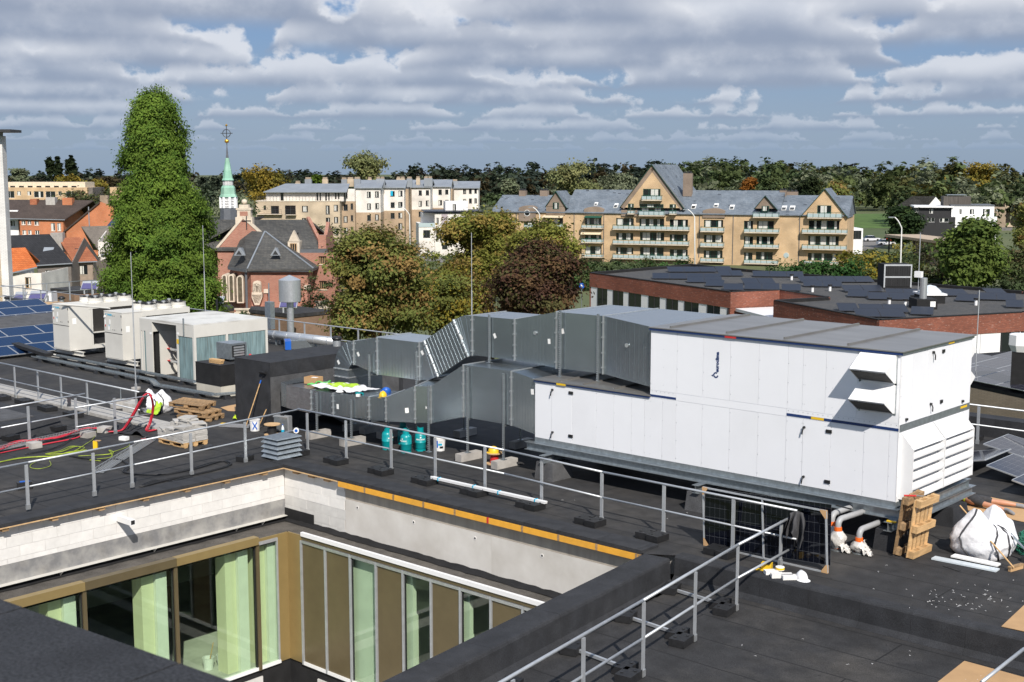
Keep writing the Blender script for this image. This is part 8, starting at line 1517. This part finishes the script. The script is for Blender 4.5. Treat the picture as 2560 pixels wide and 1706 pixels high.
collector_panel('blue thermal collector on the annex before the grey brick house',z1,(712,1155,862,1228),99);collector_panel('blue thermal collector on the annex below the chapel',z2,(345,1322,505,1390),88);collector_panel('left blue thermal collector behind the roof end rail',z1,(108,1255,212,1318),88);collector_panel('right blue thermal collector behind the roof end rail',z1,(242,1245,398,1316),87);collector_panel('blue thermal collector at the conifer foot',z1,(1900,1295,1985,1365),92)
tank=Site('thermal_tank_hut','small white hut with a dark hatch left of the brown annex','hut',120,92,0);tank.t.location.z=0
x0,x1,z0,z1_=tank.rect(z1,(400,1255,460,1330),0);MB().box(x0,x1,0,1.2,GZ,z1_+GZ).build('walls',white_c,tank.t);MB().box(x0+0.2,x1-0.2,-0.02,-0.002,z1_+GZ-0.9,z1_+GZ-0.2).build('hatch',frame_k,tank.t)
# ---- red brick building with a solar roof
RZ=-2.7
rp=[(-82.1,103.8),(-59.9,95.4),(-57.6,99.7),(-51.4,96.7),(-53.4,91.5),(-40.7,84.3),(-35.0,96.1),(-26,115),(-41.2,112.9),(-72,118.1),(-81.1,120.8)]
rb=thing('red_brick_building','low red brick building with dark solar covered flat roofs','building',(-55,102,GZ));nP=len(rp)
MB().add([(x,y,RZ-0.3)for x,y in rp],[tuple(range(nP))]).build('flat_roof',felt_old,rb)
cap_=MB();bands=[]
for i in range(nP):
    a,b=Vector((*rp[i],0)),Vector((*rp[(i+1)%nP],0));d=(b-a).normalized();n=Vector((d.y,-d.x,0));l=(b-a).length
    MB().bar(a-n*0.15+d*0.13+UPV*(RZ-0.06),b-n*0.15-d*0.13+UPV*(RZ-0.06),0.36,0.06).build('coping',felt_black,rb)
    MB().hexa([a+UPV*(RZ-1.5),b+UPV*(RZ-1.5),b-n*0.3+UPV*(RZ-1.5),a-n*0.3+UPV*(RZ-1.5),a+UPV*(RZ-0.1),b+UPV*(RZ-0.1),b-n*0.3+UPV*(RZ-0.1),a-n*0.3+UPV*(RZ-0.1)]).build('brick_band',red_b,rb)
    MB().hexa([p+UPV*q for q in(RZ-0.32,RZ-0.09)for p in(a-n*0.301,b-n*0.301,b-n*0.33,a-n*0.33)]).build('upstand',felt_black,rb)
    if i in(0,4,5,6):
        k=0;t=0.2;pat={0:[('w',1.3),('g',1.9),('w',1.1),('g',1.9),('w',1.0),('g',2.2)],4:[('w',2),('g',2)],5:[('w',1.9),('w',1.9),('g',1.8),('w',1.5)],6:[('w',2),('g',2)]}[i]
        while t<l-0.2:
            kd,w=pat[k%len(pat)];w=min(w,l-0.1-t);p,q=a+d*t,a+d*(t+w-0.04);m=MB().hexa([p-n*0.05+UPV*(RZ-5),q-n*0.05+UPV*(RZ-5),q-n*0.2+UPV*(RZ-5),p-n*0.2+UPV*(RZ-5),p-n*0.05+UPV*(RZ-1.5),q-n*0.05+UPV*(RZ-1.5),q-n*0.2+UPV*(RZ-1.5),p-n*0.2+UPV*(RZ-1.5)])
            if kd=='w':m.build('white_panel',white_c,rb)
            else:
                o=m.build('window',glass,rb)
                for e in(0.03,0.55):pp_=p+d*((w-0.1)*e)-n*0.04;MB().bar(pp_+UPV*(RZ-5),pp_+UPV*(RZ-1.5),0.07,0.06).build('window_bar',frame_k,o)
            t+=w;k+=1
    else:MB().hexa([a-n*0.02+UPV*GZ,b-n*0.02+UPV*GZ,b-n*0.3+UPV*GZ,a-n*0.3+UPV*GZ,a-n*0.02+UPV*(RZ-1.5),b-n*0.02+UPV*(RZ-1.5),b-n*0.3+UPV*(RZ-1.5),a-n*0.3+UPV*(RZ-1.5)]).build('brick_wall',red_b,rb)
MB().prism([(-59.5,95.6),(-53.6,91.6),(-51.6,96.6),(-57.6,99.5)],RZ-1.75,RZ-1.5,'z').build('white_canopy',white_c,rb)
nrow=0
for f,p,q,n in((z3,(1680,1070),(2110,1070),3),(z3,(2110,1066),(2250,1066),1),(z3,(1535,1130),(2150,1135),4),(z3,(2135,1105),(2352,1105),2),(z3,(1845,1162),(2160,1165),2),(z3,(2005,1195),(2170,1198),1),(z3,(2170,1230),(2352,1232),1),(z4,(75,1047),(505,1052),3),(z4,(0,1155),(300,1160),2),(z4,(0,1112),(270,1112),2),(z4,(315,1165),(480,1168),1),(z4,(500,1130),(830,1135),2),(z4,(480,1095),(1100,1095),4),(z4,(865,1215),(1040,1220),1),(z4,(850,1175),(1190,1175),2),(z4,(1045,1238),(1410,1245),2),(z4,(1200,1205),(1500,1210),2),(z4,(1770,1250),(1955,1258),1),(z4,(1690,1210),(1900,1210),1),(z4,(1960,1240),(2290,1250),2),(z4,(2060,1205),(2230,1205),1),(z4,(2200,1305),(2353,1310),1),(z4,(800,1338),(970,1340),1),(z4,(945,1385),(1365,1390),2),(z4,(985,1345),(1390,1350),2),(z4,(1395,1365),(1590,1372),1)):
    a,b=on_level(*f(*p),RZ-0.2),on_level(*f(*q),RZ-0.2);d=(b-a);l=d.length/n;d.normalize();nv=Vector((-d.y,d.x,0));nv=nv if nv.dot(FWD)>0 else-nv
    dy=(nv*math.cos(R(12))+UPV*math.sin(R(12)));M3=Matrix((d,dy,d.cross(dy))).transposed()
    nrow+=1
    for k in range(n):solar(a+d*(l*(k+0.5))+dy*0.95,(l*0.985,1.9),M3,pv_navy,'dark panel, red brick roof, %s in the %s array from the left'%(ordn(k),ordn(nrow-1)),'solar panels on the red brick roof',frame=frame_k)
def on_roof(name,lab,cat,f,r,mt,z=RZ-0.3,dep=1.5,parts=()):
    b=on_level(*f((r[0]+r[2])/2,r[3]),z);S=thing(name,lab,cat,b,YAW,None,local=True);D=(b-Vector((0,0,CAMZ))).dot(FWD);s_=D/FPX;x0,y0=f(r[0],r[1]);x1,y1=f(r[2],r[3]);w,h=(x1-x0)*s_/2,(y1-y0)*s_
    MB().box(-w,w,0,dep,0,h).build('housing',mt,S);return S,w,h
S_,w,h=on_roof('roof_air_unit','dark roof unit with a framed black grid on the red brick roof','roof unit',z4,(1170,945,1405,1158),felt_black,dep=2)
for z0,z1_ in((0.3,h*0.5-0.1),(h*0.5+0.1,h-0.15)):
    for k in range(10):MB().box(-w+0.2+k*(2*w-0.4)/10,-w+0.2+(k+0.9)*(2*w-0.4)/10,-0.03,-0.005,z0,z1_).build('grid_panel',black,S_)
MB().box(-w,-w+0.12,-0.06,-0.004,0.2,h).box(w-0.12,w,-0.06,-0.004,0.2,h).box(-w+0.12,w-0.12,-0.06,-0.004,h-0.14,h).box(-w+0.12,w-0.12,-0.06,-0.004,h*0.5-0.07,h*0.5+0.07).build('frame',alu,S_)
S_,w,h=on_roof('roof_light','roof light with a clear dome on the red brick roof','skylight',z4,(1505,1195,1690,1275),felt_black,dep=2.4);MB().lathe([(w+0.15,0),(w*0.9,0.25),(w*0.5,0.55),(0,0.65)],(0,1.2,h),20).build('dome',clear,S_,smooth=True);MB().box(-w-0.12,w+0.12,-0.1,2.5,h-0.12,h+0.02).build('rim',white_c,S_)
S_,w,h=on_roof('roof_shaft','black roof shaft with a white plate and steel flue','shaft',z4,(1450,1240,1625,1325),felt_black,dep=2);MB().box(w*0.3,w*0.8,-0.02,-0.004,h*0.25,h*0.8).build('plate',paper,S_);MB().cyl((-w*0.1,0.8,h),(-w*0.1,0.8,h+1.6),0.28,12).build('flue',steel_br,S_)
for i,(x,y)in enumerate(((400,1078),(575,1178),(722,1170),(1220,1285),(1355,1300),(1948,1290))):
    b=on_level(*z4(x,y),RZ-0.3);t=thing('vent_pipe','small white roof vent pipe on the red brick roof, %s from the left'%ordn(i),'vent',b,group='vent pipes on the red brick roof');MB().cyl(b,b+UPV*0.45,0.12,10).build('pipe',white_c,t);MB().cyl(b+UPV*0.45,b+UPV*0.6,0.2,10).build('cap',black,t)
b=on_level(*z4(1460,1235),RZ-0.3);t=thing('sensor_mast','thin white sensor mast on the red brick roof','mast',b);MB().cyl(b,b+UPV*5.5,0.035,8).build('pole',alu,t);MB().box(b.x-0.3,b.x+0.3,b.y-0.2,b.y+0.2,b.z+1.8,b.z+2.3).build('sensor_box',white_c,t)
# ---- brown brick neighbour with solar roof at the right edge
a,b=G(z6,160,490,-4),G(z6,640,590,-4);d=(b-a).normalized();n=Vector((-d.y,d.x,0));P=[a-d*9,b+d*12,b+d*12+n*13,a-d*9+n*13]
mb_=thing('brown_brick_building','brown brick block with grey solar panels at the right edge','building',(a.x,a.y,GZ));MB().prism([(p.x,p.y)for p in P],GZ,-4.25,'z').build('wall',tan_b,mb_);MB().prism([(p.x,p.y)for p in P],-4.25,-4.05,'z').build('flat_roof',felt_black,mb_);MB().prism([(p.x,p.y)for p in(P[3]-n*0.4,P[2]-n*0.4,P[2],P[3])],-4.05,-3.2,'z').build('back_parapet',felt_black,mb_)
dy=n*math.cos(R(8))+UPV*math.sin(R(8));M3=Matrix((d,dy,d.cross(dy))).transposed()
for i in range(3):
    for k in range(7):solar(a-d*5+d*(2.0*k)+n*(1.2+3.4*i)+UPV*0.35,(1.95,2.6),M3,pv_grey,'grey solar panel on the brown block, %s row, %s from the white unit'%(('front','middle','rear')[i],ordn(k)),'solar panels on the brown block')
c=a+d*2.6+n*0.9;t=thing('roof_flue','black flue box with a dented white cap on the brown block','flue',c+UPV*-0.05);MB().obox(c+UPV*1.0,(0.75,0.75,2.1),Matrix.Rotation(0.3,3,'Z')).build('shaft',felt_black,t);MB().lathe([(0.45,0),(0.62,0.35),(0.6,0.9),(0.5,0.95)],c+UPV*2.05,8).build('cap',white_c,t)
for k in range(2):c=a+d*(-1.2+5*k)+n*1.5;q=MB().cyl(c,c+UPV*5.0,0.028,6).build('steel_mast',alu);tag(q,('left','right')[k]+' thin mast on the brown block roof','mast','masts on the brown block')
a,b=G(z6,200,672,-6.2),G(z6,448,640,-6.2);d=(b-a).normalized();n=Vector((-d.y,d.x,0));P=[a,b,b+n*4,a+n*4];t=thing('brick_booth','small tan brick booth before the brown block','building',(a.x,a.y,GZ));MB().prism([(p.x,p.y)for p in P],GZ,-6.4,'z').build('wall',be_b,t);MB().prism([tuple((p+(p-(a+b)/2)*0.04).to_2d())for p in P],-6.4,-6.15,'z').build('flat_roof',felt_black,t);MB().bar(a.lerp(b,0.8)-n*0.02+UPV*(-5),a.lerp(b,0.8)-n*0.02+UPV*-0.5,0.03,0.9,d).build('door',zinc,t)
# ---- lamp posts, road, cars, sign
def lamp(lab,f,base,top,head,D):
    b=at_depth(*f(*base),D);b.z=GZ;tp_=at_depth(*f(*top),D);hd=at_depth(*f(*head),D);t=thing('street_lamp',lab,'street lamp',b,group='street lamps')
    n=6;pts=[b,b.lerp(Vector((tp_.x,tp_.y,tp_.z)),0.8)]
    for k in range(n+1):s_=k/n;pts.append(Vector((tp_.x,tp_.y,tp_.z)).lerp(hd,s_)+UPV*(math.sin(math.pi*s_)*0.12*(hd-tp_).length)if k else Vector((tp_.x,tp_.y,tp_.z)))
    MB().tube(pts,[0.11,0.09]+[0.07]*(n+1),8).build('pole',frame_w,t,smooth=True);MB().bar(hd-(hd-tp_).to_2d().to_3d().normalized()*-0.1,hd+(hd-tp_).to_2d().to_3d().normalized()*0.7,0.28,0.12).build('lamp_head',steel,t)
lamp('tall curved street lamp before the middle of the gabled apartments',z3,(1920,990),(1912,580),(1850,515),190);lamp('curved street lamp before the left end of the gabled apartments',z3,(537,770),(532,560),(470,495),200);lamp('curved street lamp before the beige block',z2,(1516,700),(1510,560),(1440,492),230);lamp('tall curved street lamp behind the red brick building',z4,(1320,940),(1325,640),(1265,550),150)
def strip(f,L_,mt,name):
    P=[on_level(*f(*p),GZ+0.05)for p in L_];o=MB().prism([(p.x,p.y)for p in P],GZ-0.1,GZ+0.05,'z').build(name,mt);tag(o,kind='structure');return o
asph=mat('pale_asphalt',(0.16,0.15,0.14),0.9,var=0.12);strip(z4,((870,845),(1010,835),(1240,770),(1240,735),(1010,745),(870,760)),asph,'road');strip(z4,((2120,660),(2260,660),(2240,590),(2170,590)),asph,'road')
strip(z2,((1600,960),(1830,990),(1820,945),(1640,925)),asph,'road')
def car(lab,f,p,D,mt,rz):
    b=on_level(*f(*p),GZ+0.06);t=thing('parked_car',lab,'car',b,rz,'parked cars',local=True)
    MB().hexa([(-2.1,-0.85,0.3),(2.1,-0.85,0.3),(2.1,0.85,0.3),(-2.1,0.85,0.3),(-2.0,-0.8,0.85),(2.05,-0.8,0.8),(2.05,0.8,0.8),(-2.0,0.8,0.85)]).build('body',mt,t);MB().hexa([(-1.7,-0.78,0.85),(1.0,-0.78,0.85),(1.0,0.78,0.85),(-1.7,0.78,0.85),(-1.2,-0.62,1.4),(0.4,-0.62,1.4),(0.4,0.62,1.4),(-1.2,0.62,1.4)]).build('window_band',glass,t);MB().box(-1.2,0.4,-0.62,0.62,1.4,1.45).build('roof',mt,t)
    for x in(-1.35,1.35):
        for y in(-0.86,0.66):MB().cyl((x,y,0.32),(x,y+0.2,0.32),0.32,14).build('wheel',rubber,t)
carc={k:mat('car_'+k,c,0.25,0.2,var=0.03)for k,c in(('grey',(0.07,0.07,0.075)),('white',(0.65,0.65,0.66)),('red',(0.40,0.01,0.015)),('blue',(0.01,0.10,0.42)))}
for a_ in(('dark grey car beside the gabled apartments',z4,(885,808),0,carc['grey'],YAW+1.2),('white car on the car park near the garage',z4,(1068,752),0,carc['white'],YAW+0.2),('red car by the tan roofed pavilion',z4,(1222,752),0,carc['red'],YAW+1.3),('silver car in front of the red one',z4,(1190,785),0,carc['white'],YAW+0.1),('left blue car beside the black and white house',z4,(2175,592),0,carc['blue'],YAW+1.4),('right blue car beside the black and white house',z4,(2212,604),0,carc['blue'],YAW+1.4)):car(*a_)
b=on_level(*z3(906,1215),-6.5);sg=thing('road_sign','round blue arrow sign beside the purple leaved tree','sign',(b.x,b.y,GZ));MB().cyl((b.x,b.y,GZ),(b.x,b.y,b.z+0.6),0.05,8).build('post',steel,sg);MB().cyl(b+UPV*0.3,b+UPV*0.3-FWD*0.04,0.34,20).build('disc',blue_p,sg);MB().bar(b+UPV*0.42-FWD*0.06+RGT*-0.12,b+UPV*0.18-FWD*0.06+RGT*0.12,0.1,0.02,FWD).build('arrow',paper,sg)
# ------------------------------------------------------------------ trees
leafm=leaf_mat('leaves',0.3);barkm=mat('bark',(0.085,0.065,0.048),0.95,var=0.3,scale=4,stretch=(3,3,0.6),bump=0.5,bscale=12)
def leaf_mesh(name,C,S,tint,up=0.35,elong=1.0,out=None):
    n=len(C);N_=rng.normal(size=(n,3))*0.65;N_[:,2]=np.abs(N_[:,2])+up
    if out is not None:N_+=out*1.1
    N_/=np.linalg.norm(N_,axis=1)[:,None];A=rng.normal(size=(n,3));A-=(A*N_).sum(1)[:,None]*N_;A/=np.linalg.norm(A,axis=1)[:,None];B_=np.cross(N_,A);S=S[:,None]
    q=np.stack([C-A*S*elong,C-B_*S*0.62+N_*S*0.12,C+A*S*elong,C+B_*S*0.62+N_*S*0.12],1).reshape(-1,3).astype(np.float32)
    me=bpy.data.meshes.new(name);me.vertices.add(4*n);me.vertices.foreach_set('co',q.ravel());me.loops.add(4*n);me.loops.foreach_set('vertex_index',np.arange(4*n,dtype=np.int32));me.polygons.add(n);me.polygons.foreach_set('loop_start',np.arange(0,4*n,4,dtype=np.int32));me.update(calc_edges=True)
    at_=me.attributes.new('tint','FLOAT_COLOR','POINT');c=np.ones((n,4),np.float32);c[:,:3]=np.clip(tint,0.003,1);at_.data.foreach_set('color',np.repeat(c,4,0).ravel());me.materials.append(leafm);return me
def crown(blobs,ncl,per,size,cols,csd=0.55,fill=0.35):
    """blobs: ellipsoids; clumps sit mostly on their shells, so light and dark clumps and gaps appear"""
    bl=np.array(blobs,float);wt=(bl[:,3]*bl[:,4]+bl[:,4]*bl[:,5]);wt/=wt.sum();k=rng.choice(len(bl),ncl,p=wt);d=rng.normal(size=(ncl,3));d[:,2]+=0.15;d/=np.linalg.norm(d,axis=1)[:,None]
    r=np.where(rng.random(ncl)<fill,rng.uniform(0.3,0.85,ncl),rng.uniform(0.82,1.08,ncl));cc=bl[k,:3]+d*bl[k,3:6]*r[:,None]
    cr_=rng.uniform(0.55,1.25,ncl)*csd;pts=np.repeat(cc,per,0)+rng.normal(size=(ncl*per,3))*np.repeat(cr_,per)[:,None]*np.array([1,1,0.6]);cols=np.array(cols);ci=rng.integers(0,len(cols),ncl);t=cols[ci]*rng.uniform(0.8,1.22,(ncl,1));t=np.repeat(t,per,0)*rng.uniform(0.88,1.14,(ncl*per,1));return pts,size*rng.uniform(0.6,1.35,ncl*per),t,np.repeat(d,per,0)
def trunk(b,top,r,limbs,parent):
    m=MB();b,top=Vector(b),Vector(top);m.tube([b,b.lerp(top,0.4),b.lerp(top,0.75),top],[r,r*0.75,r*0.5,r*0.2],9)
    for l in limbs:s_=b.lerp(top,random.uniform(0.3,0.75));e=Vector(l);m.tube([s_,s_.lerp(e,0.5)+UPV*0.4,e],[r*0.35,r*0.22,r*0.06],6)
    return m.build('trunk',barkm,parent,smooth=True)
def tree(lab,px0,px1,py0,py1,D,cols,lob=6,ncl=140,per=150,size=0.16,csd=0.5,name='broadleaf_tree',group=None,base=GZ,shape=None,fill=0.35):
    """crown filling the given photograph box at distance D"""
    s_=D/FPX;c=at_depth((px0+px1)/2,(py0+py1)/2,D);w,h=(px1-px0)*s_/2,(py1-py0)*s_/2;t=thing(name,lab,'tree',(c.x,c.y,base),group=group)
    rs=random.Random(int(px0*7+py0));bl=[]
    for k in range(lob+4):
        a=rs.random()*6.28;rr=math.sqrt(rs.random())*0.74;zz_=rs.uniform(-0.62,0.6);k_=rs.uniform(0.28,0.48)*(1-0.25*abs(zz_));bl.append((c.x+w*rr*math.cos(a),c.y+w*rr*math.sin(a),c.z+h*zz_,w*k_,w*k_,h*k_*0.9))
    bl.append((c.x,c.y,c.z-h*0.12,w*0.52,w*0.52,h*0.55));bl.append((c.x,c.y,c.z+h*0.55,w*0.28,w*0.28,h*0.36))
    if shape:bl=shape(c,w,h)
    p,sz,tn,o_=crown(bl,ncl,per,size,cols,csd,fill);p-=np.array([c.x,c.y,base]);me=leaf_mesh('crown',p,sz,tn,out=o_);o=bpy.data.objects.new('crown',me);COL.objects.link(o);o.parent=t
    trunk((c.x,c.y,base),(c.x,c.y,c.z+h*0.5),max(0.12,h*0.05),[Vector(b[:3])for b in bl[:5]],t);return t
# the tall dawn redwood
cc_=at_depth(400,600,82);prof=[(-10,2.0),(-6,2.7),(-2.5,3.0),(0.7,3.0),(3.2,2.8),(5.0,2.6),(6.2,1.95),(7.2,1.65),(8.8,1.6),(10.4,1.4),(11.6,0.95),(12.6,0.2)]
tt=thing('conifer_tree','very tall bright green conifer behind the rooftop chillers','tree',(cc_.x,cc_.y,GZ));ncl,per=1700,170
zc_=np.sort(rng.uniform(-7,12.5,ncl*2));rp_=np.interp(zc_,[p[0]for p in prof],[p[1]for p in prof]);th=rng.uniform(0,2*np.pi,ncl*2);keep=(rng.random(ncl*2)<(rp_/3.0)*0.68+0.12)&(np.sin(5*th+2.1*zc_)*np.sin(2.9*zc_-2*th)>-0.55);zc_,rp_,th=zc_[keep],rp_[keep],th[keep];ncl=len(zc_)
lobe=1+0.12*np.sin(3*th+zc_*1.1)+0.10*np.sin(5*th-zc_*2.3)+0.06*np.sin(zc_*4+th)
rr=rp_*lobe*np.where(rng.random(ncl)<0.25,rng.uniform(0.5,0.85,ncl),rng.uniform(0.86,1.06,ncl));dx=np.stack([np.cos(th),np.sin(th),np.zeros(ncl)],1);sh=RGT*0.35
C0=np.stack([rr*np.cos(th),rr*np.sin(th),zc_-GZ+0.25*np.sin(th*2)],1);low_=np.clip((4-zc_)/8,-0.3,0.6)[:,None]*np.array([[sh.x,sh.y,0]]);C0+=low_
j_=rng.normal(size=(ncl,per,3))*np.array([0.24,0.24,0.20]);al=rng.uniform(-0.35,0.25,(ncl,per,1));P_=C0[:,None]+j_+dx[:,None]*al*1.0+np.array([0,0,-0.35])*np.clip(al+0.1,0,1)*1.2
base_c=np.array([[0.115,0.185,0.030],[0.135,0.205,0.034],[0.085,0.15,0.026]])[rng.integers(0,3,ncl)]*rng.uniform(0.7,1.25,(ncl,1));tn=np.repeat(base_c,per,0)*rng.uniform(0.85,1.2,(ncl*per,1))
me=leaf_mesh('crown',P_.reshape(-1,3),0.064*rng.uniform(0.6,1.4,ncl*per),tn,0.1,1.5,np.repeat(dx,per,0));o=bpy.data.objects.new('crown',me);COL.objects.link(o);o.parent=tt
trunk((cc_.x,cc_.y,GZ),(cc_.x,cc_.y,12.5),0.55,[(cc_.x+2.2*math.cos(k),cc_.y+2.2*math.sin(k),-4+1.3*k)for k in range(10)],tt)
maple=[(0.15,0.165,0.045),(0.175,0.17,0.048),(0.14,0.165,0.045),(0.25,0.165,0.06)];maple_g=[(0.17,0.185,0.04),(0.20,0.20,0.045),(0.24,0.18,0.05)];purple=[(0.07,0.042,0.03),(0.095,0.05,0.034),(0.13,0.08,0.04),(0.085,0.08,0.032)];ylw=[(0.24,0.21,0.035),(0.17,0.18,0.04),(0.28,0.22,0.04)]
tree('large olive brown maple left of the lightning rod',812,1085,558,860,75,maple,9,360,210,0.105,0.42);tree('broad green and ochre maple behind the middle trees',1112,1350,515,740,98,maple_g,9,260,190,0.125,0.5);tree('sparse yellow green tree between the maples',1030,1265,640,850,80,ylw+maple,7,190,150,0.10,0.5,fill=0.5);tree('dark purple leaved tree beside the red brick building',1225,1478,605,800,73,purple,8,310,200,0.10,0.42);tree('tall ochre tipped maple behind the purple tree',1255,1445,558,700,90,maple_g,6,160,180,0.115,0.5)
tree('dense green lime tree beside the pavilion',2362,2502,545,716,150,[(0.08,0.12,0.03),(0.105,0.145,0.034)],8,200,120,0.26,0.75)
tree('dark pointed poplar before the black and white house',2225,2296,518,612,290,[(0.028,0.05,0.02),(0.04,0.065,0.022)],5,110,90,0.42,1.0)
wil=[(0.18,0.195,0.08),(0.21,0.21,0.09),(0.16,0.18,0.08)];wil_s=[(0.14,0.165,0.095),(0.17,0.19,0.12)];yel=[(0.25,0.18,0.03),(0.21,0.16,0.032),(0.18,0.16,0.034)];drk=[(0.022,0.034,0.016),(0.03,0.042,0.018)];mid=[(0.075,0.10,0.038),(0.095,0.12,0.046),(0.06,0.085,0.038)]
for a_ in(('big pale willow behind the beige block',868,960,383,470,420,wil),('golden tree right of the chapel spire',600,715,418,515,330,yel),('silver green tree beside the chapel roof',535,645,478,560,200,wil_s),('silver willow at the far left',28,70,422,460,480,wil_s),('left dark poplar of the far three',115,134,390,450,650,drk),('middle dark poplar of the far three',137,153,388,450,650,drk),('right dark poplar of the far three',167,191,387,450,650,drk),('golden tree row piece behind the yellow block',145,210,438,478,470,yel),('small golden tree beside the yellow block',215,262,446,500,430,yel),('large pale willow left of the big gable',1365,1496,404,500,330,wil),('second pale willow beside the big gable',1492,1585,432,500,335,wil_s),('small willow with bare branches behind the slate roof',1260,1300,445,495,320,wil_s),('big golden tree in front of the right woods',2368,2485,410,500,480,yel),('bright green tree over the beige block roof',775,805,438,465,360,[(0.09,0.14,0.02)]),('dark green tree at the right frame edge',2525,2600,495,640,260,maple),('dark conifer behind the gabled apartments',1995,2050,440,510,300,drk),('orange bush behind the slate roof',1855,1890,448,475,380,[(0.22,0.09,0.02)]),('russet tree behind the right gable',2050,2130,452,520,300,maple),('green tree behind the slate ridge',1905,1960,440,495,330,mid)):
    lab,x0,x1,y0,y1,D,cl=a_;tree(lab,x0,x1,y0,y1,D,cl,6,90,60,0.0011*D,min(0.0032*D,(x1-x0)*D/FPX*0.11),group='trees between the houses and the woods')
# the woods: rows of crowns that read as one mass
P_,S2,T2,O2=[],[],[],[]
def wood(n,fx,fD,fh,cols,pern=260,jit=1.0):
    for _ in range(n):
        x=fx();D=fD(x);D=D+170 if 2105<x<2250 and D<545 else D;h=fh(x);c=at_depth(x,425,D);r=rng.uniform(3.0,5.6);tone=np.array(cols[rng.integers(0,len(cols))])*rng.uniform(0.75,1.3)
        bl=[(c.x,c.y,GZ+h*0.55,r,r,h*0.42)]+[(c.x+rng.uniform(-1,1)*r*0.7,c.y+rng.uniform(-1,1)*r*0.7,GZ+h*rng.uniform(0.45,0.88),r*0.55,r*0.55,h*0.17)for _k in range(5)]
        p,sz,tn,_o=crown(bl,26,pern//26,0.62+D*0.0005,[tone],0.75,0.15);P_.append(p);S2.append(sz);T2.append(tn);O2.append(_o)
dk_=[(0.034,0.046,0.030),(0.040,0.054,0.032),(0.048,0.046,0.032),(0.032,0.044,0.034)]  # woods tones lifted and blued: distance haze put into the colour
htop=lambda x:np.interp(x,[-200,0,250,500,900,1150,1400,1700,1900,2050,2200,2350,2560,2800],[17,17.5,17.5,17.5,17.5,20,21.5,22.5,22,20.5,21,21.5,19.5,19])
wood(230,lambda:rng.uniform(-250,2850),lambda x:rng.uniform(600,720),lambda x:htop(x)*rng.uniform(0.88,1.06),dk_,300);wood(150,lambda:rng.uniform(-150,1950),lambda x:rng.uniform(520,600),lambda x:htop(x)*rng.uniform(0.72,0.9),dk_+[(0.05,0.04,0.02)],300)
wood(130,lambda:rng.uniform(1750,2750),lambda x:rng.uniform(430,600),lambda x:htop(x)*rng.uniform(0.65,1.04),mid+wil_s+[(0.07,0.07,0.025)],300);wood(70,lambda:rng.uniform(2060,2750),lambda x:rng.uniform(385,440),lambda x:rng.uniform(9,15),mid+wil_s+[(0.10,0.085,0.02)],260)
wood(40,lambda:rng.uniform(1650,1950),lambda x:rng.uniform(470,560),lambda x:htop(x)*rng.uniform(0.85,1.02),mid,300);wood(60,lambda:rng.uniform(-150,1300),lambda x:rng.uniform(440,520),lambda x:rng.uniform(8,13),mid+dk_,240)
o=bpy.data.objects.new('woods',leaf_mesh('woods',np.concatenate(P_),np.concatenate(S2),np.concatenate(T2),out=np.concatenate(O2)));COL.objects.link(o);tag(o,'long belt of mixed woods along the horizon','woods',kind='stuff')
# hedges and shrubs
def shrub(lab,x0,x1,y0,y1,D,cl,n=70,name='shrub',cat='shrub'):
    s_=D/FPX;a,b=at_depth(x0,y1,D),at_depth(x1,y1,D);h=(y1-y0)*s_;L_=(b-a).length;k=max(2,int(L_/h*1.4));bl=[]
    for i in range(k):p=a.lerp(b,(i+0.5)/k);bl.append((p.x,p.y,p.z+h*rng.uniform(0.25,0.5),max(h*0.5,L_/k*0.7),h*0.6,h*rng.uniform(0.4,0.6)));bl.append((p.x,p.y,p.z-h*0.3,L_/k*0.8,h*0.6,h*0.6))
    p,sz,tn,o_=crown(bl,n,60,0.0011*D,cl,0.003*D,0.2);c=(a+b)/2;t=thing(name,lab,cat,(c.x,c.y,min(c.z,GZ+20)),group='shrubs and hedges');p-=np.array([c.x,c.y,c.z]);o=bpy.data.objects.new('foliage',leaf_mesh('foliage',p,sz,tn,out=o_));COL.objects.link(o);o.parent=t;return t
jun=[(0.035,0.085,0.025),(0.05,0.11,0.03)];rough=[(0.09,0.085,0.035),(0.06,0.08,0.03),(0.11,0.09,0.05)]
for a_ in(('bright green hedge below the right gable of the apartments',1930,2150,650,690,150,jun,130),('yellow green shrubs left of the street lamp',2150,2290,600,690,165,ylw+mid,140),('mixed shrubs below the pavilion',2280,2400,610,710,160,mid+rough,130),('dark shrubs right of the green lime tree',2490,2620,640,730,150,mid+drk,140),('rough grass and shrubs at the right edge',2480,2620,612,660,190,rough,110),('low green verge before the gabled apartments',1440,1720,652,690,190,jun+mid,160),('small yellow bush by the car park',2110,2170,630,660,175,ylw,50),('hedge before the beige block',800,900,608,640,240,mid,60),('shrubs between chapel and maple',770,840,690,830,105,mid,90),('garden greenery behind the chapel',640,860,560,660,150,mid,120),('bushes between the far houses at the left',150,290,480,520,270,mid+rough,80),('greenery along the street by the white modern house',880,1260,620,680,170,mid+maple_g,190),('bushes around the conifer foot',250,640,760,830,92,jun+mid,150),('green belt behind the gabled apartments',1230,2100,545,600,285,mid,200),('garden trees behind the terraced houses',20,300,505,560,255,mid,90)):shrub(*a_)
fld=strip(z4,((900,640),(1250,640),(1230,520),(920,520)),mat('bright_meadow',(0.07,0.13,0.025),0.95,var=0.25,scale=0.2),'field')
